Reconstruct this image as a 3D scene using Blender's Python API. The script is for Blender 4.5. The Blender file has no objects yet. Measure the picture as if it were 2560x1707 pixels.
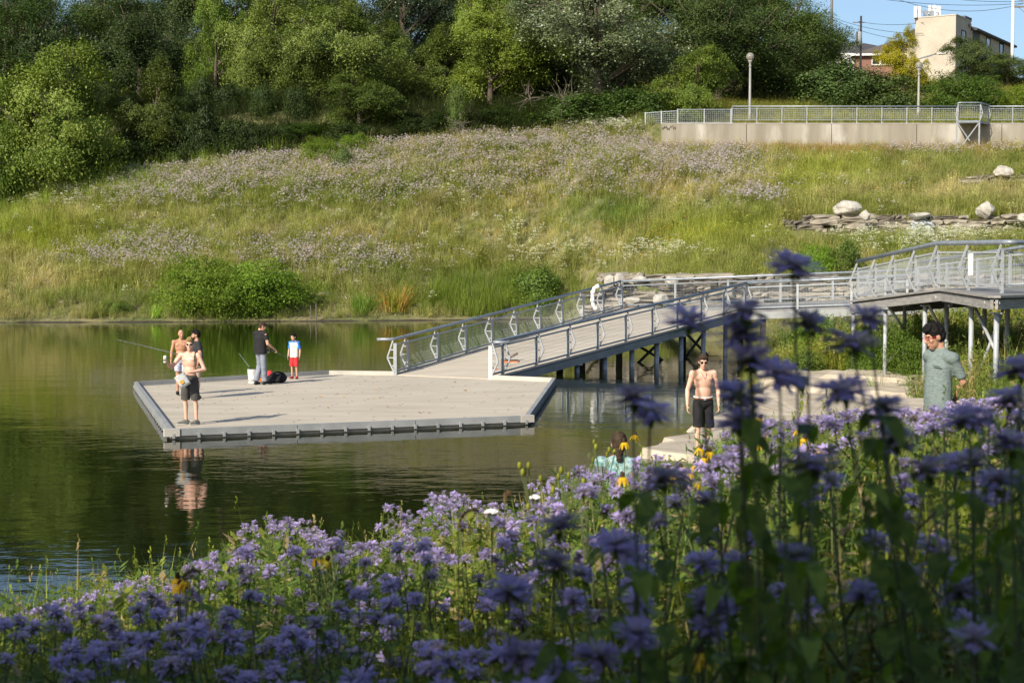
import bpy, math, random
import numpy as np
from mathutils import Vector, Matrix, noise as mnoise
random.seed(7); RNG = np.random.default_rng(11)
S = bpy.context.scene
COL = S.collection
PI = math.pi
# ---------------------------------------------------------------- camera
CZ = 3.43                                    # eye height above the dock's deck (deck = z 0)
PITCH = math.atan(203.5/4000.0)
cam_d = bpy.data.cameras.new('camera'); cam = bpy.data.objects.new('camera', cam_d); COL.objects.link(cam)
cam.location = (0, 0, CZ); cam.rotation_euler = (PI/2-PITCH, 0, 0)
cam_d.sensor_width = 36.0; cam_d.lens = 36.0*4000/2560
cam_d.clip_start = 0.1; cam_d.clip_end = 3000
cam_d.dof.use_dof = True; cam_d.dof.focus_distance = 38.0; cam_d.dof.aperture_fstop = 7.1
S.camera = cam
# ---------------------------------------------------------------- light
SUN_EL = math.radians(33.0)
SUN_H = Vector((0.594, 0.804, 0)).normalized()          # the way the light travels over the ground
SUN_D = Vector((SUN_H.x*math.cos(SUN_EL), SUN_H.y*math.cos(SUN_EL), -math.sin(SUN_EL)))
w = bpy.data.worlds.new('World'); S.world = w; w.use_nodes = True
wt = w.node_tree; wt.nodes.clear()
sky = wt.nodes.new('ShaderNodeTexSky'); sky.sky_type = 'NISHITA'; sky.sun_disc = False
sky.sun_elevation = SUN_EL
sky.sun_rotation = math.atan2(-SUN_H.x, -SUN_H.y)
sky.air_density = 1.0; sky.dust_density = 2.2; sky.ozone_density = 3.2; sky.altitude = 180
bg = wt.nodes.new('ShaderNodeBackground'); bg.inputs['Strength'].default_value = 0.095
wo = wt.nodes.new('ShaderNodeOutputWorld')
wt.links.new(sky.outputs[0], bg.inputs[0]); wt.links.new(bg.outputs[0], wo.inputs[0])
sun_d = bpy.data.lights.new('sun', 'SUN'); sun_d.energy = 4.3; sun_d.angle = math.radians(0.5); sun_d.color = (1.0, 0.90, 0.74)
sun = bpy.data.objects.new('sun', sun_d); COL.objects.link(sun)
sun.rotation_euler = SUN_D.to_track_quat('-Z', 'Y').to_euler(); sun.location = (-30, -40, 60)
S.view_settings.view_transform = 'Standard'; S.view_settings.look = 'None'
S.view_settings.exposure = 0.75; S.view_settings.gamma = 1.0; S.view_settings.use_curve_mapping = False
S.render.engine = 'CYCLES'
S.cycles.max_bounces = 8; S.cycles.diffuse_bounces = 3; S.cycles.glossy_bounces = 3
S.cycles.transmission_bounces = 4; S.cycles.transparent_max_bounces = 8
S.cycles.sample_clamp_indirect = 4.0; S.cycles.use_denoising = True

# ---------------------------------------------------------------- measuring helpers
SP, CP = math.sin(PITCH), math.cos(PITCH)
def ray(U, V):
    xc, yc = (U-1280)/4000.0, (853.5-V)/4000.0
    return Vector((xc, CP+yc*SP, -SP+yc*CP))
def at(U, V, y):
    d = ray(U, V); t = y/d.y
    return Vector((d.x*t, y, CZ+d.z*t))
def atz(U, V, z):
    d = ray(U, V); t = (z-CZ)/d.z
    return Vector((d.x*t, d.y*t, z))
def proj(P):
    P = np.asarray(P, float); x, y, z = P[..., 0], P[..., 1], P[..., 2]-CZ
    f = y*CP - z*SP; u = y*SP + z*CP
    return 1280+4000*x/f, 853.5-4000*u/f, f

# ---------------------------------------------------------------- mesh builder
def chain_loc(p):
    l = Vector((0, 0, 0))
    while p is not None:
        l += p.location; p = p.parent
    return l
class MB:
    def __init__(s): s.v = []; s.f = []; s.m = []; s.M = None
    def add(s, vs, fs, mi=0):
        o = len(s.v)
        if s.M is not None: vs = [s.M @ Vector(v) for v in vs]
        s.v += [tuple(v) for v in vs]; s.f += [tuple(i+o for i in f) for f in fs]; s.m += [mi]*len(fs)
        return s
    def box(s, c, size, R=None, mi=0):
        c = Vector(c); hx, hy, hz = size[0]/2, size[1]/2, size[2]/2
        P = [Vector((x, y, z)) for x in (-hx, hx) for y in (-hy, hy) for z in (-hz, hz)]
        if R is not None: P = [R @ p for p in P]
        return s.add([c+p for p in P], [(0,1,3,2),(4,6,7,5),(0,4,5,1),(2,3,7,6),(0,2,6,4),(1,5,7,3)], mi)
    def bar(s, a, b, w, h, up=(0,0,1), mi=0):
        a, b = Vector(a), Vector(b); d = b-a; L = d.length
        if L < 1e-6: return s
        d.normalize(); u = Vector(up)
        if abs(d.dot(u)) > 0.99: u = Vector((0,1,0)) if abs(d.y) < 0.9 else Vector((1,0,0))
        sd = d.cross(u).normalized(); u = sd.cross(d)
        R = Matrix((sd, d, u)).transposed()
        return s.box((a+b)/2, (w, L, h), R, mi)
    def tube(s, pts, r, n=8, mi=0, caps=True):
        pts = [Vector(p) for p in pts]; k = len(pts)
        rs = r if isinstance(r, (list, tuple)) else [r]*k
        vs = []; prev = None
        for i, p in enumerate(pts):
            d = (pts[min(i+1, k-1)]-pts[max(i-1, 0)])
            if d.length < 1e-9: d = Vector((0,0,1))
            d.normalize()
            if prev is None:
                a = Vector((0,0,1)) if abs(d.z) < 0.9 else Vector((1,0,0)); x = d.cross(a).normalized()
            else:
                x = prev - d*prev.dot(d)
                x = x.normalized() if x.length > 1e-6 else d.orthogonal().normalized()
            prev = x; y = d.cross(x)
            vs += [p + (x*math.cos(2*PI*j/n)+y*math.sin(2*PI*j/n))*rs[i] for j in range(n)]
        fs = [(i*n+j, i*n+(j+1) % n, (i+1)*n+(j+1) % n, (i+1)*n+j) for i in range(k-1) for j in range(n)]
        if caps: fs += [tuple(range(n-1, -1, -1)), tuple((k-1)*n+j for j in range(n))]
        return s.add(vs, fs, mi)
    def rcone(s, a, b, ra, rb, n=12, flat=1.0, mi=0):
        """capsule with two radii; closed"""
        a, b = Vector(a), Vector(b); d = b-a; L = max(d.length, 1e-5); d.normalize()
        pts, rs = [], []
        for t in (-90, -55, -20): 
            q = math.radians(t); pts.append(a+d*ra*math.sin(q)); rs.append(max(ra*math.cos(q), 1e-4))
        for t in (20, 55, 90):
            q = math.radians(t); pts.append(b+d*rb*math.sin(q)); rs.append(max(rb*math.cos(q), 1e-4))
        return s.tube(pts, rs, n, mi)
    def ell(s, c, r, R=None, nu=16, nv=10, mi=0):
        c = Vector(c); vs = []
        for i in range(1, nv):
            th = PI*i/nv
            for j in range(nu):
                ph = 2*PI*j/nu
                p = Vector((r[0]*math.sin(th)*math.cos(ph), r[1]*math.sin(th)*math.sin(ph), r[2]*math.cos(th)))
                vs.append(c+(R @ p if R is not None else p))
        for q in (1, -1):
            p = Vector((0, 0, q*r[2])); vs.append(c+(R @ p if R is not None else p))
        T, B = len(vs)-2, len(vs)-1
        fs = [(i*nu+j, (i+1)*nu+j, (i+1)*nu+(j+1) % nu, i*nu+(j+1) % nu) for i in range(nv-2) for j in range(nu)]
        fs += [(T, j, (j+1) % nu) for j in range(nu)] + [(B, (nv-2)*nu+(j+1) % nu, (nv-2)*nu+j) for j in range(nu)]
        return s.add(vs, fs, mi)
    def prism(s, top, drop, mi=0):
        """top: ring of 3D points (counter-clockwise from above); pulled straight down by drop"""
        n = len(top); top = [Vector(p) for p in top]
        vs = top+[p-Vector((0,0,drop)) for p in top]
        fs = [tuple(range(n)), tuple(range(2*n-1, n-1, -1))]+[(i, n+i, n+(i+1) % n, (i+1) % n) for i in range(n)]
        return s.add(vs, fs, mi)
    def lathe(s, prof, n=16, mi=0, base=(0,0,0)):
        bx = Vector(base)
        return s.tube([bx+Vector((0,0,z)) for r, z in prof], [max(r, 1e-4) for r, z in prof], n, mi)
    def mesh(s, name, mats, off=(0,0,0), smooth=False):
        me = bpy.data.meshes.new(name)
        o = Vector(off)
        me.from_pydata([(x-o.x, y-o.y, z-o.z) for x, y, z in s.v], [], s.f)
        mats = mats if isinstance(mats, (list, tuple)) else [mats]
        for m in mats: me.materials.append(m)
        if len(mats) > 1: me.polygons.foreach_set('material_index', s.m)
        if smooth: me.polygons.foreach_set('use_smooth', [True]*len(s.f))
        me.update()
        return me
    def build(s, name, mats, parent=None, smooth=False, world=True, loc=None):
        off = chain_loc(parent) if (parent is not None and world) else Vector((0,0,0))
        if loc is not None: off = Vector(loc)
        o = bpy.data.objects.new(name, s.mesh(name, mats, off, smooth)); COL.objects.link(o)
        if parent is not None: o.parent = parent
        if loc is not None: o.location = loc
        return o
def empty(name, label, cat, loc, group=None, rz=0):
    o = bpy.data.objects.new(name, None); COL.objects.link(o); o.location = loc; o.rotation_euler = (0,0,rz)
    o.empty_display_size = 0.3
    return tag(o, label, cat, group)
def tag(o, label=None, cat=None, group=None, kind=None):
    if label: o['label'] = label
    if cat: o['category'] = cat
    if group: o['group'] = group
    if kind: o['kind'] = kind
    return o
def link(name, me, parent=None, loc=(0,0,0), rot=(0,0,0), scl=(1,1,1)):
    o = bpy.data.objects.new(name, me); COL.objects.link(o); o.parent = parent
    o.location = loc; o.rotation_euler = rot; o.scale = scl
    return o
def grid_mesh(name, V, F, m, smooth=True):
    me = bpy.data.meshes.new(name)
    me.vertices.add(len(V)); me.vertices.foreach_set('co', np.asarray(V, np.float32).ravel())
    F = np.asarray(F, np.int32); k = F.shape[1]
    me.loops.add(F.size); me.loops.foreach_set('vertex_index', F.ravel())
    me.polygons.add(len(F)); me.polygons.foreach_set('loop_start', np.arange(0, F.size, k, dtype=np.int32))
    me.polygons.foreach_set('loop_total', np.full(len(F), k, np.int32))
    if smooth: me.polygons.foreach_set('use_smooth', np.ones(len(F), bool))
    me.materials.append(m); me.update(calc_edges=True); me.validate()
    return me
def vnoise(x, y, sc, seed=0):
    """smooth value noise in numpy, 0..1"""
    g = np.random.default_rng(1000+seed).random((64, 64))
    x = np.asarray(x)/sc; y = np.asarray(y)/sc
    xi = np.floor(x).astype(int); yi = np.floor(y).astype(int); fx = x-xi; fy = y-yi
    fx = fx*fx*(3-2*fx); fy = fy*fy*(3-2*fy); a = lambda i, j: g[i % 64, j % 64]
    return (a(xi, yi)*(1-fx)+a(xi+1, yi)*fx)*(1-fy)+(a(xi, yi+1)*(1-fx)+a(xi+1, yi+1)*fx)*fy

# ---------------------------------------------------------------- materials
def nodes(name):
    m = bpy.data.materials.new(name); m.use_nodes = True; t = m.node_tree
    return m, t, t.nodes['Principled BSDF'], t.links.new
def mat(name, col, rough=0.6, metal=0.0, var=0.0, vs=4.0, col2=None, bump=0.0, bs=40.0, spec=0.4, stretch=(1,1,1), det=4):
    m, t, p, L = nodes(name)
    p.inputs['Base Color'].default_value = (*col, 1); p.inputs['Roughness'].default_value = rough
    p.inputs['Metallic'].default_value = metal; p.inputs['Specular IOR Level'].default_value = spec
    if var > 0 or col2 or bump:
        tc = t.nodes.new('ShaderNodeTexCoord'); mp = t.nodes.new('ShaderNodeMapping'); L(tc.outputs['Object'], mp.inputs[0])
        mp.inputs['Scale'].default_value = stretch
    if var > 0 or col2:
        n = t.nodes.new('ShaderNodeTexNoise'); n.inputs['Scale'].default_value = vs; n.inputs['Detail'].default_value = det; n.inputs['Roughness'].default_value = 0.65
        L(mp.outputs[0], n.inputs['Vector'])
        r = t.nodes.new('ShaderNodeValToRGB'); L(n.outputs[0], r.inputs[0])
        c2 = col2 or tuple(min(1, c*(1+var)) for c in col); c1 = col if col2 else tuple(c*(1-var) for c in col)
        r.color_ramp.elements[0].position = 0.35; r.color_ramp.elements[1].position = 0.65
        r.color_ramp.elements[0].color = (*c1, 1); r.color_ramp.elements[1].color = (*c2, 1)
        L(r.outputs[0], p.inputs['Base Color'])
    if bump:
        n2 = t.nodes.new('ShaderNodeTexNoise'); n2.inputs['Scale'].default_value = bs; n2.inputs['Detail'].default_value = 5
        L(mp.outputs[0], n2.inputs['Vector'])
        b = t.nodes.new('ShaderNodeBump'); b.inputs['Strength'].default_value = bump; b.inputs['Distance'].default_value = 0.02
        L(n2.outputs[0], b.inputs['Height']); L(b.outputs[0], p.inputs['Normal'])
    return m
def leafmat(name, ca, cb, transl=0.35, rough=0.55, tint=False, objrand=0.25, spec=0.25):
    """leaf colour: two tones by the per-leaf attribute 'rnd', shifted a little per plant; tint=True takes the plant's own colour from its scatter point"""
    m, t, p, L = nodes(name)
    a = t.nodes.new('ShaderNodeAttribute'); a.attribute_name = 'rnd'
    mx = t.nodes.new('ShaderNodeMix'); mx.data_type = 'RGBA'
    mx.inputs[6].default_value = (*ca, 1); mx.inputs[7].default_value = (*cb, 1); L(a.outputs['Fac'], mx.inputs[0])
    oi = t.nodes.new('ShaderNodeObjectInfo')
    hs = t.nodes.new('ShaderNodeHueSaturation')
    mr = t.nodes.new('ShaderNodeMapRange'); mr.inputs[3].default_value = 1-objrand; mr.inputs[4].default_value = 1+objrand
    L(oi.outputs['Random'], mr.inputs[0]); L(mr.outputs[0], hs.inputs['Value']); L(mx.outputs[2], hs.inputs['Color'])
    src = hs.outputs[0]
    mu = t.nodes.new('ShaderNodeMix'); mu.data_type = 'RGBA'; mu.blend_type = 'MULTIPLY'; mu.inputs[0].default_value = 1.0
    L(src, mu.inputs[6])
    if tint:
        b = t.nodes.new('ShaderNodeAttribute'); b.attribute_type = 'INSTANCER'; b.attribute_name = 'tint'; L(b.outputs['Color'], mu.inputs[7])
    else:
        L(oi.outputs['Color'], mu.inputs[7])
    src = mu.outputs[2]
    L(src, p.inputs['Base Color']); p.inputs['Roughness'].default_value = rough; p.inputs['Specular IOR Level'].default_value = spec
    tr = t.nodes.new('ShaderNodeBsdfTranslucent'); ms = t.nodes.new('ShaderNodeMixShader'); ms.inputs[0].default_value = transl
    yl = t.nodes.new('ShaderNodeMix'); yl.data_type = 'RGBA'; yl.blend_type = 'MULTIPLY'; yl.inputs[0].default_value = 1.0
    L(src, yl.inputs[6]); yl.inputs[7].default_value = (1.5, 1.5, 0.6, 1); L(yl.outputs[2], tr.inputs[0])
    L(p.outputs[0], ms.inputs[1]); L(tr.outputs[0], ms.inputs[2])
    L(ms.outputs[0], t.nodes['Material Output'].inputs[0])
    return m
M = {}
M['steel'] = mat('galvanised_steel', (0.27, 0.30, 0.33), 0.5, 0.3, 0.14, 9, bump=0.05, bs=60)
M['steel_pale'] = mat('galvanised_steel_pale', (0.31, 0.33, 0.345), 0.55, 0.15, 0.12, 7)
M['tube'] = mat('galvanised_tube', (0.25, 0.28, 0.31), 0.45, 0.4, 0.18, 6)
M['wire'] = mat('wire_mesh', (0.42, 0.45, 0.48), 0.5, 0.3)
M['rust'] = mat('pile_steel', (0.05, 0.047, 0.045), 0.75, 0.1, 0.3, 6)
M['timber'] = mat('weathered_timber', (0.24, 0.215, 0.185), 0.85, 0, 0.25, 3, bump=0.25, bs=30, stretch=(1,1,6))
M['black'] = mat('black_plastic', (0.012, 0.012, 0.013), 0.6)
M['white_plastic'] = mat('white_plastic', (0.70, 0.70, 0.68), 0.4, 0, 0.06, 8)
M['white_paint'] = mat('white_paint', (0.75, 0.74, 0.70), 0.6, 0, 0.05, 6)
# ================================================================ terrain
WATER_Z = -0.08
SHORE = [(-90,82),(-60,86),(-38,89),(-28,90),(-17,91),(-8,92.5),(0,94.5),(3,95),(4.6,91),(5.8,84),(6.6,77),(7.6,71.5),(9.4,68),(10.6,64),(10.4,60),(9.2,55),
         (7.6,50.5),(6.8,48.5),(6.3,45),(5.6,40),(4.8,36),(3.6,32.6),(2.55,28.7),(2.0,25.5),(1.2,22),(0.0,18.6),(-1.9,15.6),(-4.2,13.3),(-7.5,11.2),(-12,9.6),(-20,8.6),(-60,8)]
SHA = np.array(SHORE, float)
def shore_dist(x, y):
    """signed distance to the shoreline, positive on land"""
    x = np.asarray(x, float); y = np.asarray(y, float)
    best = np.full(x.shape, 1e9); 
    for (ax, ay), (bx, by) in zip(SHORE[:-1], SHORE[1:]):
        dx, dy = bx-ax, by-ay; t = np.clip(((x-ax)*dx+(y-ay)*dy)/(dx*dx+dy*dy), 0, 1)
        d = np.hypot(x-ax-t*dx, y-ay-t*dy); best = np.minimum(best, d)
    poly = SHORE+[(-120,8),(-120,82)]
    ins = np.zeros(x.shape, bool)
    for i in range(len(poly)):
        ax, ay = poly[i]; bx, by = poly[(i+1) % len(poly)]
        c = ((ay > y) != (by > y))
        with np.errstate(divide='ignore', invalid='ignore'):
            xi = (bx-ax)*(y-ay)/(by-ay+1e-12)+ax
        ins ^= c & (x < xi)
    return np.where(ins, -best, best)
# far bank: rows of x, each with the same number of (y, z) knots
ROWS = [
 (-90, [(88,.2),(94,1.0),(102,3.2),(110,5.4),(119,7.8),(122,9.0),(128,13.0),(150,19.5),(400,21)]),
 (-38, [(90,.2),(95,1.0),(103,3.4),(111,5.8),(119,8.2),(122,9.2),(128,13.0),(150,19.5),(400,21)]),
 (-28, [(91,.2),(95,1.2),(103,4.0),(111,6.9),(119,9.6),(121.5,10.2),(126,14.0),(150,19.5),(400,21)]),
 (-17, [(92,.2),(96,1.5),(103,4.5),(111,7.9),(118.5,10.5),(121,11.2),(125,15.0),(150,20),(400,21)]),
 (-8,  [(93.5,.2),(97,1.6),(104,5.0),(111,8.4),(117,11.2),(119.5,11.9),(124,15.0),(150,20),(400,21)]),
 (2,   [(96,.2),(98.5,1.6),(104,4.8),(110,8.2),(115,11.0),(117.5,11.7),(124,14.6),(150,20),(400,21)]),
 (7,   [(73,.3),(74,1.2),(90,5.0),(101,8.0),(112.6,11.2),(115.5,12.4),(122,14.5),(150,20),(400,21)]),
 (10.5,[(70,.3),(73.2,1.25),(90,5.2),(91,5.7),(113.5,11.4),(113.85,13.0),(117,13.1),(150,20),(400,21)]),
 (45,  [(66,.5),(73.2,1.35),(90,5.2),(91,6.0),(113.5,11.4),(113.85,13.0),(117,13.1),(150,20),(400,21)]),
 (120, [(66,.5),(73.2,1.35),(90,5.2),(91,6.0),(113.5,11.4),(113.85,13.0),(117,13.1),(150,20),(400,21)]),
]
RX = np.array([r[0] for r in ROWS], float); RK = np.array([r[1] for r in ROWS], float)
def far_h(x, y):
    x = np.asarray(x, float); y = np.asarray(y, float)
    sh = x.shape; x = np.clip(x.ravel(), RX[0], RX[-1]-1e-6); y = y.ravel()
    i = np.clip(np.searchsorted(RX, x, 'right')-1, 0, len(RX)-2); t = (x-RX[i])/(RX[i+1]-RX[i])
    t = t*t*(3-2*t)
    K = RK[i]*(1-t)[:, None, None]+RK[i+1]*t[:, None, None]
    ky, kz = K[:, :, 0], K[:, :, 1]
    z = np.where(y < ky[:, 0], kz[:, 0]-(ky[:, 0]-y)*0.12, kz[:, -1])
    for k in range(ky.shape[1]-1):
        a, b = ky[:, k], ky[:, k+1]; m = (y >= a) & (y < b)
        u = (y-a)/np.maximum(b-a, 1e-6)
        z = np.where(m, kz[:, k]*(1-u)+kz[:, k+1]*u, z)
    return z.reshape(sh)
def ground_h(x, y):
    x = np.asarray(x, float); y = np.asarray(y, float)
    d = shore_dist(x, y)
    dn = np.clip(d, 0, 40)
    bl = np.clip((x+.6)/1.8, 0, 1)
    near = WATER_Z+(1.62*(1-np.exp(-dn/2.4)))*bl+(1.45*(1-np.exp(-dn/6.5)))*(1-bl)+0.045*dn
    flat = WATER_Z+0.02*dn+0.006*np.clip(dn, 0, 10)**2+0.12*np.clip(dn-4.4, 0, 12)
    s = np.clip((y-17)/8.0, 0, 1); s = s*s*(3-2*s)
    nz = near*(1-s)+flat*s
    fz = np.minimum(far_h(x, y), WATER_Z+0.05+dn*0.55+np.maximum(y-97, 0)*0.0+np.where(y > 60, dn*0.25, 0))
    q = np.clip((y-58)/10.0, 0, 1); q = q*q*(3-2*q)
    z = nz*(1-q)+fz*q
    z = np.where(d < 0, WATER_Z+np.maximum(d*0.35, -1.2), z)
    z = z + np.where(d > 0.6, (vnoise(x, y, 3.1, 1)-.5)*.22+(vnoise(x, y, 0.9, 2)-.5)*.06, 0)*np.clip((d-.6)/2, 0, 1)*np.where((y > 24) & (y < 48), .3, 1)
    return z
def gh(x, y): return float(ground_h(np.array([x]), np.array([y]))[0])
def axis(segs):
    out = []
    for a, b, st in segs: out += list(np.arange(a, b, st))
    return np.array(out+[segs[-1][1]], float)
def groundmat():
    m, t, p, L = nodes('soil_and_thatch')
    tc = t.nodes.new('ShaderNodeTexCoord')
    n1 = t.nodes.new('ShaderNodeTexNoise'); n1.inputs['Scale'].default_value = 0.35; n1.inputs['Detail'].default_value = 6
    n2 = t.nodes.new('ShaderNodeTexNoise'); n2.inputs['Scale'].default_value = 6; n2.inputs['Detail'].default_value = 6
    L(tc.outputs['Object'], n1.inputs[0]); L(tc.outputs['Object'], n2.inputs[0])
    r = t.nodes.new('ShaderNodeValToRGB'); r.color_ramp.elements[0].color = (0.08, 0.095, 0.025, 1); r.color_ramp.elements[1].color = (0.17, 0.15, 0.07, 1)
    r.color_ramp.elements[0].position = .4; r.color_ramp.elements[1].position = .62
    mx = t.nodes.new('ShaderNodeMath'); mx.operation = 'ADD'; L(n1.outputs[0], mx.inputs[0])
    sb = t.nodes.new('ShaderNodeMath'); sb.operation = 'MULTIPLY_ADD'; sb.inputs[1].default_value = .5; sb.inputs[2].default_value = -.25
    L(n2.outputs[0], sb.inputs[0]); L(sb.outputs[0], mx.inputs[1]); L(mx.outputs[0], r.inputs[0]); L(r.outputs[0], p.inputs['Base Color'])
    p.inputs['Roughness'].default_value = .95
    b = t.nodes.new('ShaderNodeBump'); b.inputs['Strength'].default_value = .6; b.inputs['Distance'].default_value = .1; L(n2.outputs[0], b.inputs['Height']); L(b.outputs[0], p.inputs['Normal'])
    return m
M['soil'] = groundmat()
def terrain(name, xs, ys):
    X, Y = np.meshgrid(xs, ys); Z = ground_h(X, Y)
    V = np.stack([X.ravel(), Y.ravel(), Z.ravel()], 1); nx, ny = len(xs), len(ys)
    i = np.arange((ny-1)*(nx-1)); r, c = i//(nx-1), i % (nx-1); a = r*nx+c
    F = np.stack([a, a+1, a+nx+1, a+nx], 1)
    o = bpy.data.objects.new(name, grid_mesh(name, V, F, M['soil'])); COL.objects.link(o)
    return tag(o, kind='structure')
terrain('hillside', axis([(-300,-90,15),(-90,-50,2),(-50,50,.7),(50,300,20)]), axis([(62,126,.5),(126,160,2),(160,420,20)]))
terrain('pond_bank', axis([(-60,-14,2),(-14,16,.3),(16,120,8)]), axis([(-40,-4,2),(-4,62,.3)]))
# water
def watermat():
    m, t, p, L = nodes('pond_water')
    p.inputs['Base Color'].default_value = (0.006, 0.0095, 0.0022, 1); p.inputs['Roughness'].default_value = .015; p.inputs['IOR'].default_value = 1.33
    p.inputs['Specular IOR Level'].default_value = .5
    tc = t.nodes.new('ShaderNodeTexCoord'); mp = t.nodes.new('ShaderNodeMapping'); L(tc.outputs['Object'], mp.inputs[0]); mp.inputs['Scale'].default_value = (.75, 1.25, 1)
    hs = []
    for sc, wgt in ((0.55, 1.0), (2.6, .42), (9.0, .10)):
        n = t.nodes.new('ShaderNodeTexNoise'); n.inputs['Scale'].default_value = sc; n.inputs['Detail'].default_value = 2; L(mp.outputs[0], n.inputs[0])
        k = t.nodes.new('ShaderNodeMath'); k.operation = 'MULTIPLY'; k.inputs[1].default_value = wgt; L(n.outputs[0], k.inputs[0]); hs.append(k.outputs[0])
    a = t.nodes.new('ShaderNodeMath'); L(hs[0], a.inputs[0]); L(hs[1], a.inputs[1])
    a2 = t.nodes.new('ShaderNodeMath'); L(a.outputs[0], a2.inputs[0]); L(hs[2], a2.inputs[1])
    b = t.nodes.new('ShaderNodeBump'); b.inputs['Strength'].default_value = 1.0; b.inputs['Distance'].default_value = 0.0082
    L(a2.outputs[0], b.inputs['Height']); L(b.outputs[0], p.inputs['Normal'])
    return m
M['water'] = watermat()
mb = MB(); mb.add([(-90,6,WATER_Z),(13,6,WATER_Z),(13,99,WATER_Z),(-90,99,WATER_Z)], [(0,1,2,3)])
tag(mb.build('pond_water', M['water']), kind='structure')

# ================================================================ floating dock
def concrete(name, c1, c2, sc=.5, rough=.85, streak=None):
    m, t, p, L = nodes(name)
    tc = t.nodes.new('ShaderNodeTexCoord'); mp = t.nodes.new('ShaderNodeMapping'); L(tc.outputs['Object'], mp.inputs[0])
    if streak: mp.inputs['Scale'].default_value = streak
    n1 = t.nodes.new('ShaderNodeTexNoise'); n1.inputs['Scale'].default_value = sc; n1.inputs['Detail'].default_value = 8; n1.inputs['Roughness'].default_value = .7; L(mp.outputs[0], n1.inputs[0])
    n2 = t.nodes.new('ShaderNodeTexNoise'); n2.inputs['Scale'].default_value = 45; n2.inputs['Detail'].default_value = 4; L(tc.outputs['Object'], n2.inputs[0])
    r = t.nodes.new('ShaderNodeValToRGB'); r.color_ramp.elements[0].position = .36; r.color_ramp.elements[1].position = .64
    r.color_ramp.elements[0].color = (*c1, 1); r.color_ramp.elements[1].color = (*c2, 1); L(n1.outputs[0], r.inputs[0])
    mx = t.nodes.new('ShaderNodeMix'); mx.data_type = 'RGBA'; mx.blend_type = 'MULTIPLY'; mx.inputs[0].default_value = .35
    L(r.outputs[0], mx.inputs[6]); L(n2.outputs[0], mx.inputs[7])
    hv = t.nodes.new('ShaderNodeHueSaturation'); hv.inputs['Value'].default_value = 1.2; hv.inputs['Saturation'].default_value = .95; L(mx.outputs[2], hv.inputs['Color']); L(hv.outputs[0], p.inputs['Base Color'])
    p.inputs['Roughness'].default_value = rough
    b = t.nodes.new('ShaderNodeBump'); b.inputs['Strength'].default_value = .15; b.inputs['Distance'].default_value = .01; L(n2.outputs[0], b.inputs['Height']); L(b.outputs[0], p.inputs['Normal'])
    return m
M['deck'] = concrete('pale_concrete_deck', (.365, .322, .25), (.465, .415, .33), .8, streak=(.5, 1.6, 1))
M['curb'] = concrete('zinc_curb', (.20, .215, .22), (.28, .29, .29), 1.5, .6)
M['curb_pale'] = concrete('pale_curb', (.36, .34, .30), (.44, .42, .37), 1.5, .8)
M['bolt'] = mat('dark_bolt', (.16, .155, .15), .6, .3)
CT = 0.12
cA, cB, cC, cD, cE = atz(341,954,CT), atz(429,1072,CT), atz(1316,1038,CT), atz(1384,944,CT), atz(822,926,CT)
gL, gR = atz(988,938,0), atz(1226,948,0)      # foot of the gangway
dock = empty('floating_dock', 'large pale floating dock with low grey curb and zigzag outline', 'dock', (cB.x, cB.y, 0))
def z0(p, z=0): return Vector((p.x, p.y, z))
ring = [z0(cB), z0(cC), z0(cD), z0(gR), z0(gL), z0(cE), z0(cA)]
MB().prism([p+Vector((0,0,0)) for p in ring], .10).build('deck', M['deck'], dock)
cx = sum((p.x for p in ring))/7; cy = sum((p.y for p in ring))/7; CEN = Vector((cx, cy, 0))
inner = [CEN+(p-CEN)*.955 for p in ring]
MB().prism([z0(p, -.10) for p in inner], .25).build('float', M['black'], dock)
def curb_run(a, b, m, out, seg=2.4, brackets=True, top=CT, w=.10, bot=-.015):
    a, b = Vector((a.x, a.y, 0)), Vector((b.x, b.y, 0)); L = (b-a).length; n = max(1, round(L/seg)); d = (b-a)/L
    nv = Vector((d.y, -d.x, 0)); nv = nv if nv.dot(out) > 0 else -nv
    for i in range(n):
        p, q = a+d*(L*i/n+.008), a+d*(L*(i+1)/n-.008)
        c = MB(); c.bar(p+Vector((0,0,(top+bot)/2))+nv*.012, q+Vector((0,0,(top+bot)/2))+nv*.012, w, top-bot); c.build('curb', m, dock)
    if brackets:
        k = int(L/.5)
        for i in range(k+1):
            p = a+d*(L*(i+.05)/(k+.1))+nv*(.012+w/2+.012)
            MB().bar(p+Vector((0,0,-.06)), p+Vector((0,0,.03)), .05, .035, up=nv).build('bracket', M['curb'], dock)
out = lambda a, b: ((a+b)/2-CEN)
curb_run(cB, cC, M['curb'], out(cB, cC)); curb_run(cC, cD, M['curb'], out(cC, cD), brackets=True)
curb_run(cA, cB, M['curb'], out(cA, cB)); curb_run(cA, cE, M['curb'], out(cA, cE), brackets=False)
curb_run(cE, gL, M['curb_pale'], out(cE, gL), brackets=False); curb_run(gR, cD, M['curb_pale'], out(gR, cD), brackets=False)
for c in (cB, cC): MB().box((c.x, c.y-.005, .052), (.30, .16, .15), Matrix.Rotation(math.atan2((cC-cB).y, (cC-cB).x), 3, 'Z')).build('corner_block', M['curb_pale'], dock)
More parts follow.
